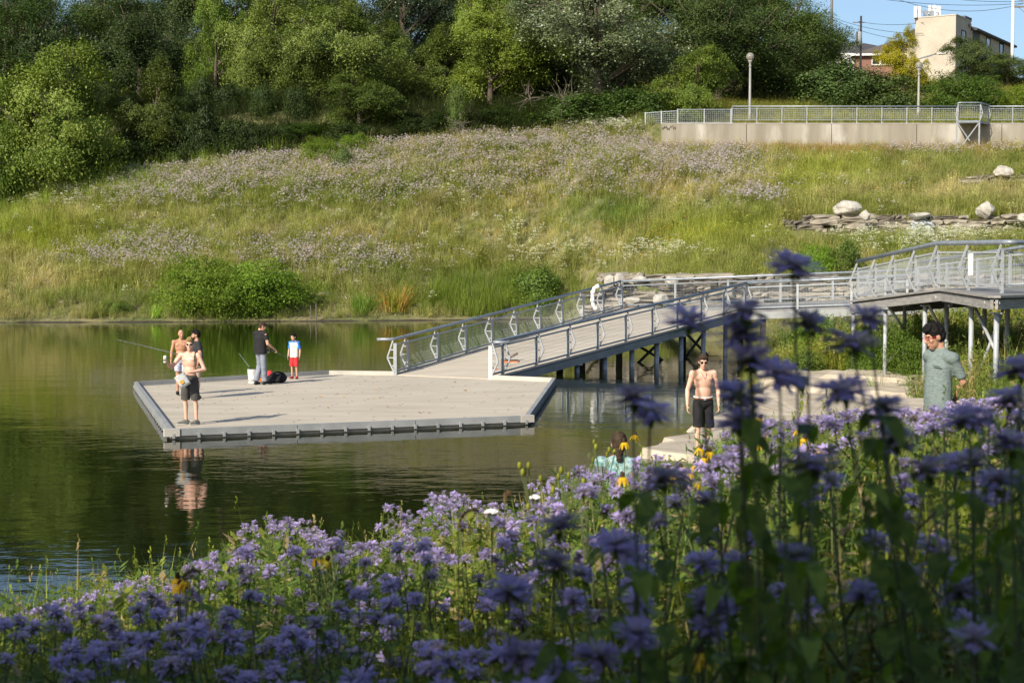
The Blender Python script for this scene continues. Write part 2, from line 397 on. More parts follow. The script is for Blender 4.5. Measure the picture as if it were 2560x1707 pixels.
# rows of bolt heads in the deck
bd = MB(); bdir = Vector((7.75,15.2,0)).normalized(); bn = Vector((-bdir.y, bdir.x, 0))
def inside(p, poly):
    c = False
    for i in range(len(poly)):
        a, b = poly[i], poly[(i+1) % len(poly)]
        if (a.y > p.y) != (b.y > p.y) and p.x < (b.x-a.x)*(p.y-a.y)/(b.y-a.y)+a.x: c = not c
    return c
sm = [CEN+(p-CEN)*.93 for p in ring]
for r in range(-9, 9):
    for k in range(-40, 60):
        p = CEN+bn*(r*1.43+(.12 if k % 2 else 0))+bdir*(k*.36+random.uniform(-.04,.04))
        if inside(p, sm) and random.random() < .72:
            bd.box((p.x, p.y, .003), (.035, .045, .006), Matrix.Rotation(math.atan2(bdir.y, bdir.x), 3, 'Z'))
tag(bd.build('bolts', M['bolt'], dock), kind='stuff')
# fallen leaves on the deck
lf = MB()
for i in range(46):
    p = CEN+Vector((random.uniform(-5.5,4), random.uniform(-8,7), 0))
    if inside(p, sm):
        R = Matrix.Rotation(random.uniform(0,6), 3, 'Z') @ Matrix.Rotation(random.uniform(-.4,.4), 3, 'X')
        sz = random.uniform(.03,.07)
        lf.add([p+Vector((0,0,.014))+R @ Vector(q)*sz for q in ((-1,0,.2),(-.3,-.5,0),(.6,-.4,.1),(1,0,.3),(.5,.4,0),(-.3,.5,.1))], [(0,1,2,3,4,5)])
M['dry_leaf'] = mat('dry_leaf', (.38, .24, .07), .8, 0, .4, 2)
tag(lf.build('fallen_leaves', M['dry_leaf']), 'small yellow fallen leaves scattered over the dock deck', 'leaves', kind='stuff')

# ================================================================ railings
def lerp(a, b, t): return a+(b-a)*t
def poly_at(P, s):
    for a, b in zip(P[:-1], P[1:]):
        L = (b-a).length
        if s <= L: return lerp(a, b, s/L), (b-a)/L
        s -= L
    return P[-1].copy(), (P[-1]-P[-2]).normalized()
def poly_len(P): return sum((b-a).length for a, b in zip(P[:-1], P[1:]))
def railing(name, label, base, side, spacing=1.8, first=None, group=None, hand=1.07, post_h=.95, tube_r=.047, tube_out=.07, stubs=(None, None), bow=.27, braces=True,
            post_w=.09, mesh_dx=.055, mesh_dz=.10, wire=.0035, post_mat='steel_pale', drop=.0, bar_mat='steel', skip_hand=False, lo=.13):
    """base: 3D polyline at deck height; side: +1/-1 which side of travel the bowed braces stand on"""
    P = [Vector(p) for p in base]; T = poly_len(P)
    root = empty(name, label, 'railing', P[0], group)
    if first is None: n = max(1, round(T/spacing)); ss = [T*i/n for i in range(n+1)]
    else:
        n = max(1, round((T-first)/spacing)); ss = [0]+[first+(T-first)*i/n for i in range(n+1)]
    up = Vector((0,0,1)); info = []
    for s in ss:
        p, d = poly_at(P, s); h = Vector((d.x, d.y, 0)).normalized(); o = Vector((h.y, -h.x, 0))*side
        info.append((p, h, o))
        b = MB(); b.bar(p-up*drop, p+up*post_h, post_w, .045, up=o); b.build('post', M[post_mat], root)
        if braces:
            q0, q1, q2 = p+up*.08+o*.03, p+up*.52+o*bow, p+up*(hand-.03)+o*tube_out
            br = MB(); br.bar(q0, q1, .045, .03, up=h); br.bar(q1, q2, .045, .03, up=h)
            bro = br.build('brace', M['steel_pale'], root)
            for z in (.28, .52, .76):
                f = (z-.08)/.44 if z <= .52 else 1-(z-.52)/.55
                f = max(0, min(1, f)); e = lerp(.03, bow, f) if z <= .52 else lerp(tube_out, bow, f)
                MB().bar(p+up*z+o*.02, p+up*z+o*e, .03, .035).build('rung', M['steel_pale'], bro)
    for (p, h, o), (q, h2, o2) in zip(info[:-1], info[1:]):
        d = (q-p).normalized(); a, c = p+d*.05, q-d*.05
        MB().bar(a+up*(post_h-.05), c+up*(post_h-.05), .05, .045).build('top_bar', M[bar_mat], root)
        MB().bar(a+up*lo, c+up*lo, .05, .045).build('bottom_bar', M[bar_mat], root)
        wm = MB(); L = (c-a).length; k = max(2, int(L/mesh_dx)); z1, z2 = lo+.02, post_h-.07
        for i in range(1, k): 
            r = lerp(a, c, i/k); wm.bar(r+up*z1, r+up*z2, wire, wire, up=o)
        kz = max(2, int((z2-z1)/mesh_dz))
        for i in range(1, kz):
            z = lerp(z1, z2, i/kz); wm.bar(a+up*z, c+up*z, wire, wire)
        tag(wm.build('wire_mesh', M['wire'], root), kind='stuff')
    if not skip_hand:
        pts = []
        for i, p in enumerate(P):
            d0 = (P[max(i,1)]-P[max(i,1)-1]); d1 = (P[min(i+1,len(P)-1)]-P[min(i,len(P)-2)]); d = d0.normalized()+d1.normalized()
            h = Vector((d.x, d.y, 0)).normalized(); o = Vector((h.y, -h.x, 0))*side
            pts.append(p+up*hand+o*tube_out)
        if stubs[0] is not None: pts = [pts[0]+Vector(stubs[0])]+pts
        if stubs[1] is not None: pts = pts+[pts[-1]+Vector(stubs[1])]
        # round the bends a little
        fine = [pts[0]]
        for i in range(1, len(pts)-1):
            a, b, c = pts[i-1], pts[i], pts[i+1]; k = min(.3, (b-a).length*.3, (c-b).length*.3)
            e, f = b+(a-b).normalized()*k, b+(c-b).normalized()*k
            fine += [lerp(lerp(e, b, t), lerp(b, f, t), t) for t in (0, .33, .67, 1)]
        fine.append(pts[-1])
        MB().tube(fine, tube_r, 12).build('handrail', M['tube'], root, smooth=True)
    return root
# ================================================================ gangway
L0, R0 = gL.copy(), gR.copy()
L1, R1 = Vector((4.3, 62.5, 1.53)), Vector((8.74, 60.0, 1.50))
gang = empty('gangway', 'long sloping gangway with pale deck rising from the dock to the shore', 'gangway', (L0.x, L0.y, 0))
NP = 9
for i in range(NP):
    a, b = i/NP, (i+1)/NP-.0012
    g = .012/10
    q = [lerp(L0, L1, a), lerp(R0, R1, a), lerp(R0, R1, b), lerp(L0, L1, b)]
    MB().prism([p+Vector((0,0,.02)) for p in q], .09).build('deck_panel', M['deck'], gang)
dwn = Vector((0,0,-1))
for a, b, sx in ((L0, L1, -1), (R0, R1, 1)):
    h = (b-a).normalized(); o = Vector((h.y, -h.x, 0))*sx
    MB().bar(lerp(a, b, .035)+o*.05+dwn*.14, b+o*.05+dwn*.14, .09, .23).build('beam', M['curb'], gang)
    MB().bar(a+o*.06+dwn*-.03, b+o*.06+dwn*-.03, .10, .05).build('edge_strip', M['curb_pale'], gang)
MB().bar(lerp(L0,L1,.3)+Vector((1.5,-.8,-.25)), lerp(L0,L1,.98)+Vector((2,-1.1,-.25)), .1, .2).build('beam', M['rust'], gang)
def on_edge(a, b, U):
    k = (U-1280)/4000.0; d = b-a; t = (a.x-k*a.y)/(k*d.y-d.x); return lerp(a, b, t)
fr = [on_edge(R0, R1, U)+Vector((-.05,.04,0)) for U in (1447,1516,1584,1646,1707,1763,1818)]
bk = [lerp(L0, L1, t)+Vector((.35,-.2,0)) for t in (.36,.5,.62,.73,.84,.93)]
for p in fr:
    MB().tube([Vector((p.x, p.y, -1.4)), Vector((p.x, p.y, p.z-.30))], .085, 10).build('pile', M['steel'], gang, smooth=True)
    MB().box((p.x, p.y, p.z-.27), (.34,.34,.04)).build('pile_cap', M['steel'], gang)
for p in bk:
    MB().bar((p.x, p.y, -1.4), (p.x, p.y, p.z-.30), .24, .24).build('pile', M['rust'], gang)
for a, b in ((3, 4), (4, 3), (5, 6), (6, 5)):
    p, q = fr[a]+Vector((-.6,.4,0)), fr[b]+Vector((-.6,.4,0)); MB().bar((p.x,p.y,p.z-.4), (q.x,q.y,-.1), .07, .07).build('cross_brace', M['rust'], gang)
for a, b in ((1, 2), (3, 4)):
    p, q = bk[a], bk[b]; MB().bar((p.x,p.y,p.z-.4), (q.x,q.y,-.1), .07, .07).build('cross_brace', M['rust'], gang)
outL = Vector((-.48,-.02,0)); outR = Vector((.50,-.05,0))
railing('railing', 'far railing of the sloping gangway, its handrail end pointing left over the water', [L0, L1], -1, 1.78, .75, 'railings along the gangway and walkways', post_mat='steel', stubs=(outL, None))
railing('railing', 'near railing of the sloping gangway, its handrail end folded over a white end post', [R0, R1], 1, 1.85, .62, 'railings along the gangway and walkways', post_mat='steel', stubs=(outR, None))
for p, m in ((L0, 'steel_pale'), (R0, 'white_paint')):
    MB().bar((p.x, p.y-.03, 0), (p.x, p.y-.03, .96), .10, .07).build('end_post', M[m], gang)
# shore walkway beyond the gangway
W = [L1, R1, Vector((14.2,57.5,1.78)), Vector((21,58,2.15)), Vector((21,63,2.2)), Vector((14,63.2,1.9))]
walk = empty('shore_walkway', 'level grey walkway running right from the top of the gangway', 'walkway', (9, 61, 0))
M['grey_board'] = mat('grey_board', (.235,.228,.215), .85, 0, .2, 3, bump=.25, bs=30, stretch=(1,1,6)); M['asphalt_deck'] = concrete('grey_walkway', (.15,.15,.148), (.20,.20,.195), 1.2)
MB().prism([p+Vector((0,0,.012)) for p in (W[0], W[1], W[2], W[5])], .10).build('deck', M['asphalt_deck'], walk)
MB().prism([p+Vector((0,0,.012)) for p in (W[2], W[3], W[4], W[5])], .10).build('deck', M['asphalt_deck'], walk)
for a, b in ((W[1], W[2]), (W[2], W[3]), (W[0], W[5])):
    MB().bar(a+Vector((0,-.06,-.16)), b+Vector((0,-.06,-.16)), .09, .26).build('fascia', M['curb'], walk)
for x, y, z in ((9.4,59.9,1.5),(11.2,59.1,1.6),(13,58.4,1.7),(8.8,61.6,1.5),(6.6,61.6,1.5)):
    MB().bar((x,y,-1.2), (x,y,z-.25), .2, .2).build('pile', M['rust'], walk)
railing('railing', 'back railing of the shore walkway in front of the stacked stone wall', [W[0], W[5], W[4]], -1, 2.0, None, 'railings along the gangway and walkways', braces=False, tube_out=0)
railing('railing', 'front railing of the shore walkway between the gangway top and the lookout', [W[1], W[2]], 1, 2.05, None, 'railings along the gangway and walkways', braces=False, tube_out=0)
# ================================================================ lookout boardwalk on columns
oa, ob, oc, od = at(2131,753,45.5), at(2360,722.7,38.2), at(2486,740,33.3), at(2720,733,38)
oa2, ob2, od2 = Vector((12.0,47.0,2.3)), Vector((13.4,41.2,2.73)), Vector((16.5,43.5,2.75))
look = empty('lookout_boardwalk', 'raised zigzag lookout boardwalk on tall steel columns above the bank', 'boardwalk', (11, 40, 0))
MB().prism([p+Vector((0,0,.01)) for p in (oa, ob, ob2, oa2)], .09).build('deck', M['asphalt_deck'], look)
MB().prism([p+Vector((0,0,.014)) for p in (ob, oc, od, ob2)], .09).build('deck', M['asphalt_deck'], look)
MB().prism([p+Vector((0,0,.006)) for p in (od, Vector((18,40,2.75)), od2, ob2)], .09).build('deck', M['asphalt_deck'], look)
for a, b in ((oa, ob), (ob, oc), (oc, od)):
    d = (b-a).normalized(); n = Vector((d.y, -d.x, 0)).normalized(); n = n if n.y < 0 or n.x < 0 else -n
    k = max(2, round((b-a).length/1.25))
    for i in range(k):
        p, q = lerp(a, b, i/k+.002), lerp(a, b, (i+1)/k-.002)
        MB().bar(p+n*.045+Vector((0,0,-.18)), q+n*.045+Vector((0,0,-.18)), .06, .20).build('fascia_board', M['grey_board'], look)
    MB().bar(a+n*.05+Vector((0,0,-.015)), b+n*.05+Vector((0,0,-.015)), .17, .05).build('edge_board', M['grey_board'], look)
M['chalk'] = mat('chalk_scrawl', (.75,.74,.72), .9)
for U, V0, amp, n in ((2345,743,3,7),(2432,747,3,5),(2470,757,3.2,9),(2494,757,3.2,8),(2534,756,3.4,10)):
    if U < 2486: t = (U-2360)/126.; y = 38.2+(33.3-38.2)*t if U > 2360 else 38.6; sgn = 0
    else: y = 33.3+(U-2486)/234*4.7
    c = MB()
    pts = [at(U+(i-n/2)*2.0, V0+(amp if i % 2 else -amp)*random.uniform(.5,1), y-.14) for i in range(n)]
    c.tube(pts, .007, 4); c.build('chalk_scrawl', M['chalk'], look)
cols = [(2134,45.3,2.25),(2172,47.5,2.25),(2214,42.9,2.4),(2262,43.6,2.5),(2313,40.0,2.6),(2367,40.6,2.68),(2429,36.3,2.66),(2492,33.75,2.62),(2519,38.2,2.66),(2462,41.4,2.66),(2568,36.4,2.66)]
for U, y, z in cols:
    x = (U-1280)/4000*y; g = gh(x, y)
    MB().tube([(x,y,g-.3),(x,y,z-.32)], .058 if y < 42 else .054, 12).build('column', M['steel_pale'], look, smooth=True)
    MB().box((x,y,z-.31), (.20,.20,.03)).build('column_plate', M['steel_pale'], look)
for p, q in ((at(2222,767,43),at(2259,821,43.3)), (at(2321,762,40),at(2352,821,40.4)), (at(2437,767,36.4),at(2490,880,34.6)), (at(2509,770,36),at(2441,950,36.2)), (at(2219,905,43),at(2243,880,43.2))):
    MB().tube([p, q], .038, 8).build('column_brace', M['steel_pale'], look, smooth=True)
for p, q in (((10.6,44.6,2.1),(13.2,41.2,2.45)), ((10.3,37.6,2.45),(14.5,40.5,2.45))):
    MB().bar(p, q, .14, .24).build('joist', M['rust'], look)
ra, rb_, rc, rd = at(2144,753,45.2), at(2343,724.5,38.6), at(2526,734,34.9), at(2720,731,38.4)
rl = railing('railing', 'pale lookout railing nearest the camera, with wire mesh and bowed braces', [ra, rb_, rc, rd], 1, 1.62, None, 'railings along the gangway and walkways', bow=.24, tube_out=.02, post_w=.10, hand=1.12, tube_r=.055, bar_mat='steel_pale', lo=.17, wire=.0055, mesh_dx=.05)
railing('railing', 'back railing of the lookout boardwalk seen through the front mesh', [oa2+Vector((-.1,-.1,0)), ob2+Vector((0,.05,0)), od2], -1, 1.7, None, 'railings along the gangway and walkways', braces=False, bar_mat='steel_pale')
# the notice on the lookout railing
sg = empty('notice_sign', 'narrow white vertical notice fixed to the lookout railing', 'sign', at(2427,661,37.0))
n0 = at(2427,661,36.72); w_, h_ = .085, .50
sn = Vector((-.45,-.89,0)).normalized(); sx = Vector((.89,-.45,0))
MB().bar(n0+Vector((0,0,-h_/2)), n0+Vector((0,0,h_/2)), w_*1.15, .008, up=sn).build('plate', M['white_paint'], sg)
M['ink'] = mat('grey_ink', (.24,.24,.24), .8)
for z in (.235, -.215): MB().bar(n0+sx*-.045+sn*.006+Vector((0,0,z)), n0+sx*.045+sn*.006+Vector((0,0,z)), .004, .012, up=(0,0,1)).build('ruled_line', M['ink'], sg)
ink = MB()
for i in range(8):
    z = .17-i*.048
    for k in range(3):
        if random.random() < .8: ink.bar(n0+sx*(-.028+k*.02)+sn*.006+Vector((0,0,z+random.uniform(-.006,.006))), n0+sx*(-.016+k*.02)+sn*.006+Vector((0,0,z+random.uniform(-.006,.006))), .003, .016)
tag(ink.build('small_print', M['ink'], sg), kind='stuff')
# ================================================================ things hung or lying on the gangway
pp = empty('white_pipe', 'bent white plastic pipe hanging on the far gangway railing', 'pipe', (3.1, 59.6, 1.6))
c = [at(1494,716,59.7), at(1486,720,59.7), at(1482,731,59.7), at(1481,751,59.7), at(1483,763,59.7), at(1489,771,59.7)]
MB().tube(c, .072, 12).build('pipe_body', M['white_plastic'], pp, smooth=True)
for i in (0, 2, 3, 5):
    d = (c[min(i+1,5)]-c[max(i-1,0)]).normalized(); MB().tube([c[i]-d*.06, c[i]+d*.06], .084, 12).build('pipe_collar', M['white_plastic'], pp, smooth=True)
M['orange'] = mat('orange_plastic', (.50,.13,.02), .45, 0, .1, 5); M['red_cloth'] = mat('red_cloth', (.50,.02,.03), .8, 0, .15, 6)
ob0 = at(1276,923,49.2); ob0.z = .20
tb = empty('tackle_box', 'open orange tackle box lying at the foot of the gangway', 'tackle box', ob0)
rz = Matrix.Rotation(-.22, 3, 'Z')
def rb(mbx, c, s, o=ob0): return mbx.box(o+rz @ Vector(c), s, rz)
rb(MB(), (0,0,.02), (.52,.30,.03)).build('tray', M['orange'], tb)
for c, s in (((-.26,0,.07),(.02,.30,.13)), ((.26,0,.07),(.02,.30,.13)), ((0,-.15,.07),(.52,.02,.13)), ((0,.15,.07),(.52,.02,.13))): rb(MB(), c, s).build('side', M['orange'], tb)
rb(MB(), (-.02,.02,.05), (.46,.22,.03)).build('tackle', M['black'], tb)
MB().bar(ob0+rz @ Vector((-.3,.12,.13)), ob0+rz @ Vector((.2,.18,.15)), .2, .03).build('lid', M['black'], tb)
rb(MB(), (.12,-.163,.06), (.10,.008,.06)).build('sticker', M['white_paint'], tb)
hd = at(1262,905,49); MB().tube([ob0+Vector((-.2,0,.13)), lerp(ob0+Vector((-.2,0,.13)), ob0+Vector((.22,.1,.36)), .6), ob0+Vector((.22,.1,.36))], [.02,.03,.045], 8).build('handle', mat('brown_grip', (.13,.09,.07), .8), tb)
rr = at(1236,933,47.8); rr.z = .11
rt = empty('red_bag', 'small crumpled red bag lying beside the white end post of the gangway', 'bag', rr)
mb = MB(); mb.ell(rr, (.20,.13,.07), None, 18, 10)
for i, v in enumerate(mb.v):
    q = mnoise.noise(Vector(v)*9)*.035; mb.v[i] = (v[0]+q, v[1], v[2]+q*.8)
mb.build('bag_body', M['red_cloth'], rt)
MB().tube([rr+Vector((-.13,0,.05)), rr+Vector((-.05,-.05,.11)), rr+Vector((.06,-.04,.08))], .012, 6).build('strap', M['black'], rt)

# ================================================================ stones
def stonemat(name, a, b, sc=1.6):
    return mat(name, a, .92, 0, 0, sc, b, bump=.7, bs=9, det=8)
M['lime'] = stonemat('limestone', (.16,.14,.108), (.31,.28,.225)); M['lime_dark'] = stonemat('limestone_dark', (.075,.065,.052), (.20,.175,.14)); M['boulder'] = stonemat('pale_boulder', (.30,.28,.245), (.43,.41,.365), 2.2)
def block_mesh(name, sx, sy, sz, seed, m, rough=.06):
    r = random.Random(seed); idx = {}; vs = []; fs = []
    N = 3
    def vid(i, j, k):
        if (i,j,k) not in idx:
            p = Vector(((i/N-.5)*sx, (j/N-.5)*sy, (k/N-.5)*sz))
            e = sum(1 for q in (i,j,k) if q in (0,N))
            if e >= 2: p *= (.93 if e == 2 else .87)
            p += Vector((r.uniform(-1,1)*sx*rough*.6, r.uniform(-1,1)*sy*rough, r.uniform(-1,1)*sz*rough*1.3))
            idx[(i,j,k)] = len(vs); vs.append(p)
        return idx[(i,j,k)]
    for a in range(N):
        for b in range(N):
            fs += [(vid(a,b,0),vid(a,b+1,0),vid(a+1,b+1,0),vid(a+1,b,0)), (vid(a,b,N),vid(a+1,b,N),vid(a+1,b+1,N),vid(a,b+1,N)),
                   (vid(a,0,b),vid(a+1,0,b),vid(a+1,0,b+1),vid(a,0,b+1)), (vid(a,N,b),vid(a,N,b+1),vid(a+1,N,b+1),vid(a+1,N,b)),
                   (vid(0,a,b),vid(0,a,b+1),vid(0,a+1,b+1),vid(0,a+1,b)), (vid(N,a,b),vid(N,a+1,b),vid(N,a+1,b+1),vid(N,a,b+1))]
    q = MB(); q.add(vs, fs); return q.mesh(name, m)
BLK = [block_mesh('stone', 1, 1, 1, 50+i, [M['lime'], M['lime_dark'], M['lime']][i % 3], .13) for i in range(9)]
def stone_wall(name, label, x0, x1, y, z0_, courses, ch, step, lens=(.45,1.9), yf=None, seed=0, skip=.05, cat='stone wall', name_='stone', blk=None):
    r = random.Random(seed); root = empty(name, label, cat, ((x0+x1)/2, y, z0_))
    for c in range(courses):
        x = x0+r.uniform(-.3,.6)*(1+c*.3)
        while x < x1:
            L = r.uniform(*lens); h = ch*r.choice((.7,.9,1.0,1.1,1.35))
            if r.random() > skip:
                o = link('stone', r.choice(blk or BLK), root)
                yy = y+(yf(x) if yf else 0)+c*step+r.uniform(-.24,.20)
                o.location = Vector((x+L/2, yy, z0_+(c+.5)*ch))-root.location; o.scale = (L*1.03, .9, h*1.06); o.rotation_euler = (r.uniform(-.08,.08), r.uniform(-.05,.05), r.uniform(-.16,.16))
            x += L+r.uniform(.0,.05)
    return root
stone_wall('stone_wall', 'long stacked limestone wall behind the shore walkway', 3.4, 26, 72.2, .95, 7, .26, .11, seed=3, yf=lambda x: max(0, (5.5-x))*-.1)
stone_wall('stone_wall', 'limestone ledge crossing the middle of the right slope below two boulders', 15.2, 31, 89.6, 4.85, 4, .27, .2, seed=8, skip=.2)
stone_wall('stone_wall', 'short low limestone ledge high on the right slope', 28.2, 38, 100.6, 7.9, 3, .26, .1, seed=9)
def boulder(label, U, V0, V1, y, wpx, seed, flat=1.0, point=0, name='boulder'):
    s = 4000/y; w_ = wpx/s; h_ = (V1-V0)/s; c = at(U, (V0+V1)/2, y); r = random.Random(seed)
    q = MB(); q.ell((0,0,0), (1,1,1), None, 22, 14); off = Vector((seed*3.1, seed*1.7, 0))
    for i, v in enumerate(q.v):
        p = Vector(v); n = p.normalized()
        # facets: clip the ball with a few planes
        for k in range(9):
            rr_ = random.Random(seed*31+k); pl = Vector((rr_.gauss(0,1), rr_.gauss(0,1), rr_.gauss(0,.8))).normalized(); d = p.dot(pl)-rr_.uniform(.62,.8)
            if d > 0: p -= pl*d*.92
        p += n*(mnoise.noise(p*2.2+off)*.09+mnoise.noise(p*6+off)*.035)
        if point: p.x *= 1-point*max(0, p.z)*.8
        q.v[i] = (p.x*w_*.62, p.y*w_*.5, p.z*h_*.62)
    o = q.build(name, M['boulder'], smooth=False); o.location = c
    tag(o, label, 'boulder', 'pale limestone boulders'); return o
boulder('large rounded pale boulder on the slope ledge, widest of all', 2117, 505, 538, 90.0, 62, 1)
boulder('small pale boulder just right of the large rounded one on the slope ledge', 2162, 527, 550, 88.6, 26, 2)
boulder('low flat pale boulder beside the little waterfall', 2297, 532, 547, 89.5, 54, 3, .5)
boulder('pointed pale boulder standing on the slope ledge right of the waterfall', 2466, 506, 542, 90.0, 50, 4, 1, .55)
boulder('pale boulder cut by the picture edge at the end of the slope ledge', 2557, 535, 555, 89, 30, 5)
boulder('pale boulder on the highest ledge of the right slope', 2508, 417, 442, 100.4, 44, 6)
boulder('squarish pale boulder at the left end of the walkway stone wall', 1525, 687, 716, 71.5, 24, 7)
boulder('pale boulder touching the squarish one on the walkway stone wall', 1546, 686, 716, 71.6, 26, 8)
boulder('flat pale slab boulder on top of the walkway stone wall', 1598, 690, 708, 72, 36, 9, .6)
boulder('upright white boulder on the walkway stone wall right of the flat slab', 1677, 690, 716, 71.8, 34, 10)
boulder('round pale boulder at the foot of the walkway stone wall, wire mesh in front', 1650, 734, 760, 70.0, 34, 11)
boulder('broad pale boulder at the foot of the walkway stone wall near its left end', 1581, 744, 760, 70.2, 40, 12)
boulder('half buried pale boulder on the sand behind the far gangway railing', 1462, 772, 790, 73.5, 26, 13)
# water running over the ledge
def foam():
    m, t, p, L = nodes('running_water'); tc = t.nodes.new('ShaderNodeTexCoord'); n = t.nodes.new('ShaderNodeTexNoise'); n.inputs['Scale'].default_value = 6; n.inputs['Detail'].default_value = 6
    L(tc.outputs['Object'], n.inputs[0]); r = t.nodes.new('ShaderNodeValToRGB'); r.color_ramp.elements[0].position = .42; r.color_ramp.elements[1].position = .58
    r.color_ramp.elements[0].color = (.10,.115,.12,1); r.color_ramp.elements[1].color = (.55,.58,.60,1); L(n.outputs[0], r.inputs[0]); L(r.outputs[0], p.inputs['Base Color']); p.inputs['Roughness'].default_value = .25
    return m
M['foam'] = foam()
q = MB(); vs = []; fs = []
pr = [(90.6,5.93),(89.9,5.90),(89.6,5.6),(89.1,5.55),(88.8,5.25),(88.3,5.2),(88.0,4.95),(87.5,4.9)]
for i, (y, z) in enumerate(pr):
    for j in range(9):
        u = j/8-.5; vs.append((23.3-i*.16+u*(1.0+.09*i)+random.uniform(-.05,.05), y+random.uniform(-.08,.08), z+.06*math.cos(u*9)+random.uniform(-.03,.03)))
for i in range(len(pr)-1):
    for j in range(8): a = i*9+j; fs.append((a, a+1, a+10, a+9))
q.add(vs, fs); o = q.build('waterfall', M['foam'], smooth=True); o.modifiers.new('solid', 'SOLIDIFY').thickness = -.3
tag(o, 'little white waterfall running over the limestone ledge', 'waterfall', kind='structure')
# flat rock shelf at the water, right
def shelf(label, pts, z, drop, seed):
    r = random.Random(seed); ring = []
    n = len(pts)
    for i in range(n):
        a, b = Vector((*pts[i], z)), Vector((*pts[(i+1) % n], z)); k = max(2, int((b-a).length/.35))
        for j in range(k): 
            p = lerp(a, b, j/k); ring.append(p+Vector((r.uniform(-.16,.16), r.uniform(-.16,.16), r.uniform(-.03,.02))))
    q = MB(); c = sum(ring, Vector())/len(ring)
    vs = [c]+ring+[p+Vector((0,0,-drop))+(p-c).normalized()*r.uniform(.10,.42) for p in ring]; m = len(ring)
    fs = [(0, 1+i, 1+(i+1) % m) for i in range(m)]+[(1+i, 1+m+i, 1+m+(i+1) % m, 1+(i+1) % m) for i in range(m)]
    q.add(vs, fs); o = q.build('rock_shelf', M['shelf']); tag(o, label, 'rock shelf', 'flat limestone shelves at the water'); return o
M['shelf'] = mat('worn_limestone_shelf', (.31,.262,.195), .9, 0, 0, 1.1, (.45,.40,.315), bump=.6, bs=5, det=9)
shelf('pointed limestone shelf at the water where the shirtless man in black shorts walks', [(2.45,28.3),(3.6,27.0),(6.4,27.4),(8.3,31),(9.0,35.5),(9.2,39),(7.0,42),(5.9,39.5),(4.9,35.6),(3.7,32.3)], .08, .3, 1)
shelf('broad flat limestone shelf below the lookout columns', [(7.0,41.2),(9.0,39.0),(11.2,38.2),(11.0,42.5),(10.3,45.8),(8.0,47.2),(6.9,46)], .24, .35, 2)
shelf('thin limestone slab lying on the broad shelf below the columns', [(8.6,43.2),(10.3,41.2),(11,43),(9.6,45.6)], .36, .18, 3)
shelf('limestone slab in the bank behind the standing boy', [(6.6,28),(8.8,26.5),(10.6,28.5),(9.6,32),(7.4,33)], .60, .3, 4)
# ================================================================ retaining wall, fence and platform on the hilltop
def wallmat():
    m, t, p, L = nodes('stained_wall_concrete')
    tc = t.nodes.new('ShaderNodeTexCoord')
    def noi(sc, st, det=5):
        mp = t.nodes.new('ShaderNodeMapping'); mp.inputs['Scale'].default_value = st; L(tc.outputs['Object'], mp.inputs[0])
        n = t.nodes.new('ShaderNodeTexNoise'); n.inputs['Scale'].default_value = sc; n.inputs['Detail'].default_value = det; L(mp.outputs[0], n.inputs[0]); return n.outputs[0]
    def ramp(src, a, b, ca, cb):
        r = t.nodes.new('ShaderNodeValToRGB'); r.color_ramp.elements[0].position = a; r.color_ramp.elements[1].position = b
        r.color_ramp.elements[0].color = (*ca, 1); r.color_ramp.elements[1].color = (*cb, 1); L(src, r.inputs[0]); return r.outputs[0]
    base = ramp(noi(1.2, (1,1,.12)), .35, .65, (.215,.195,.155), (.30,.275,.225))
    wm = ramp(noi(.5, (1,1,.35), 6), .53, .66, (0,0,0), (1,1,1))
    mx = t.nodes.new('ShaderNodeMix'); mx.data_type = 'RGBA'; L(wm, mx.inputs[0]); L(base, mx.inputs[6]); mx.inputs[7].default_value = (.42,.40,.36,1)
    rm = ramp(noi(2.2, (1,1,.03), 2), .66, .74, (0,0,0), (.6,.6,.6))
    m2 = t.nodes.new('ShaderNodeMix'); m2.data_type = 'RGBA'; L(rm, m2.inputs[0]); L(mx.outputs[2], m2.inputs[6]); m2.inputs[7].default_value = (.27,.19,.12,1)
    L(m2.outputs[2], p.inputs['Base Color']); p.inputs['Roughness'].default_value = .9
    return m
M['wall'] = wallmat()
WY, WT = 113.4, 13.0
rw = empty('retaining_wall', 'long pale stained concrete retaining wall along the hilltop', 'wall', (28, WY, 11))
x = 10.55
while x < 48:
    q = MB(); q.box((x+2.98, WY+.2, WT-1.75), (5.955, .4, 3.5)); q.build('panel', M['wall'], rw); x += 6.0
MB().box((29.3, WY+.2, WT+.03), (37.5, .46, .055)).build('coping', M['curb_pale'], rw)
gf = MB()
for k, (u, v) in enumerate(((1658,322),(1664,319),(1671,323),(1679,318),(1686,321))):
    pts = [at(u+a, v+b, WY-.012) for a, b in ((-3,3),(-2,-4),(0,2),(2,-4),(3,3),(0,0),(-3,1))]
    gf.tube(pts[:4+(k % 3)], .02, 4)
gf.build('graffiti', M['black'], rw)
grp = 'grey fence sections on the hilltop wall'
def px(U, y): return (U-1280)/4000*y
railing('fence', 'low grey mesh fence at the left end of the hilltop wall, under the trees', [(px(1692,WY+.1),WY+.15,WT+.05),(px(1824,WY+.1),WY+.15,WT+.05)], 1, 1.9, None, grp, hand=1.0, post_h=1.02, braces=False, skip_hand=True, mesh_dx=.13, mesh_dz=.13, wire=.010, lo=.06)
railing('fence', 'dim mesh fence half hidden by leaves left of the hilltop wall', [(px(1612,WY+1),WY+1.2,WT-.1),(px(1690,WY+1),WY+.6,WT)], 1, 1.1, None, grp, hand=1.0, post_h=1.02, braces=False, skip_hand=True, mesh_dx=.13, mesh_dz=.13, wire=.010, lo=.06)
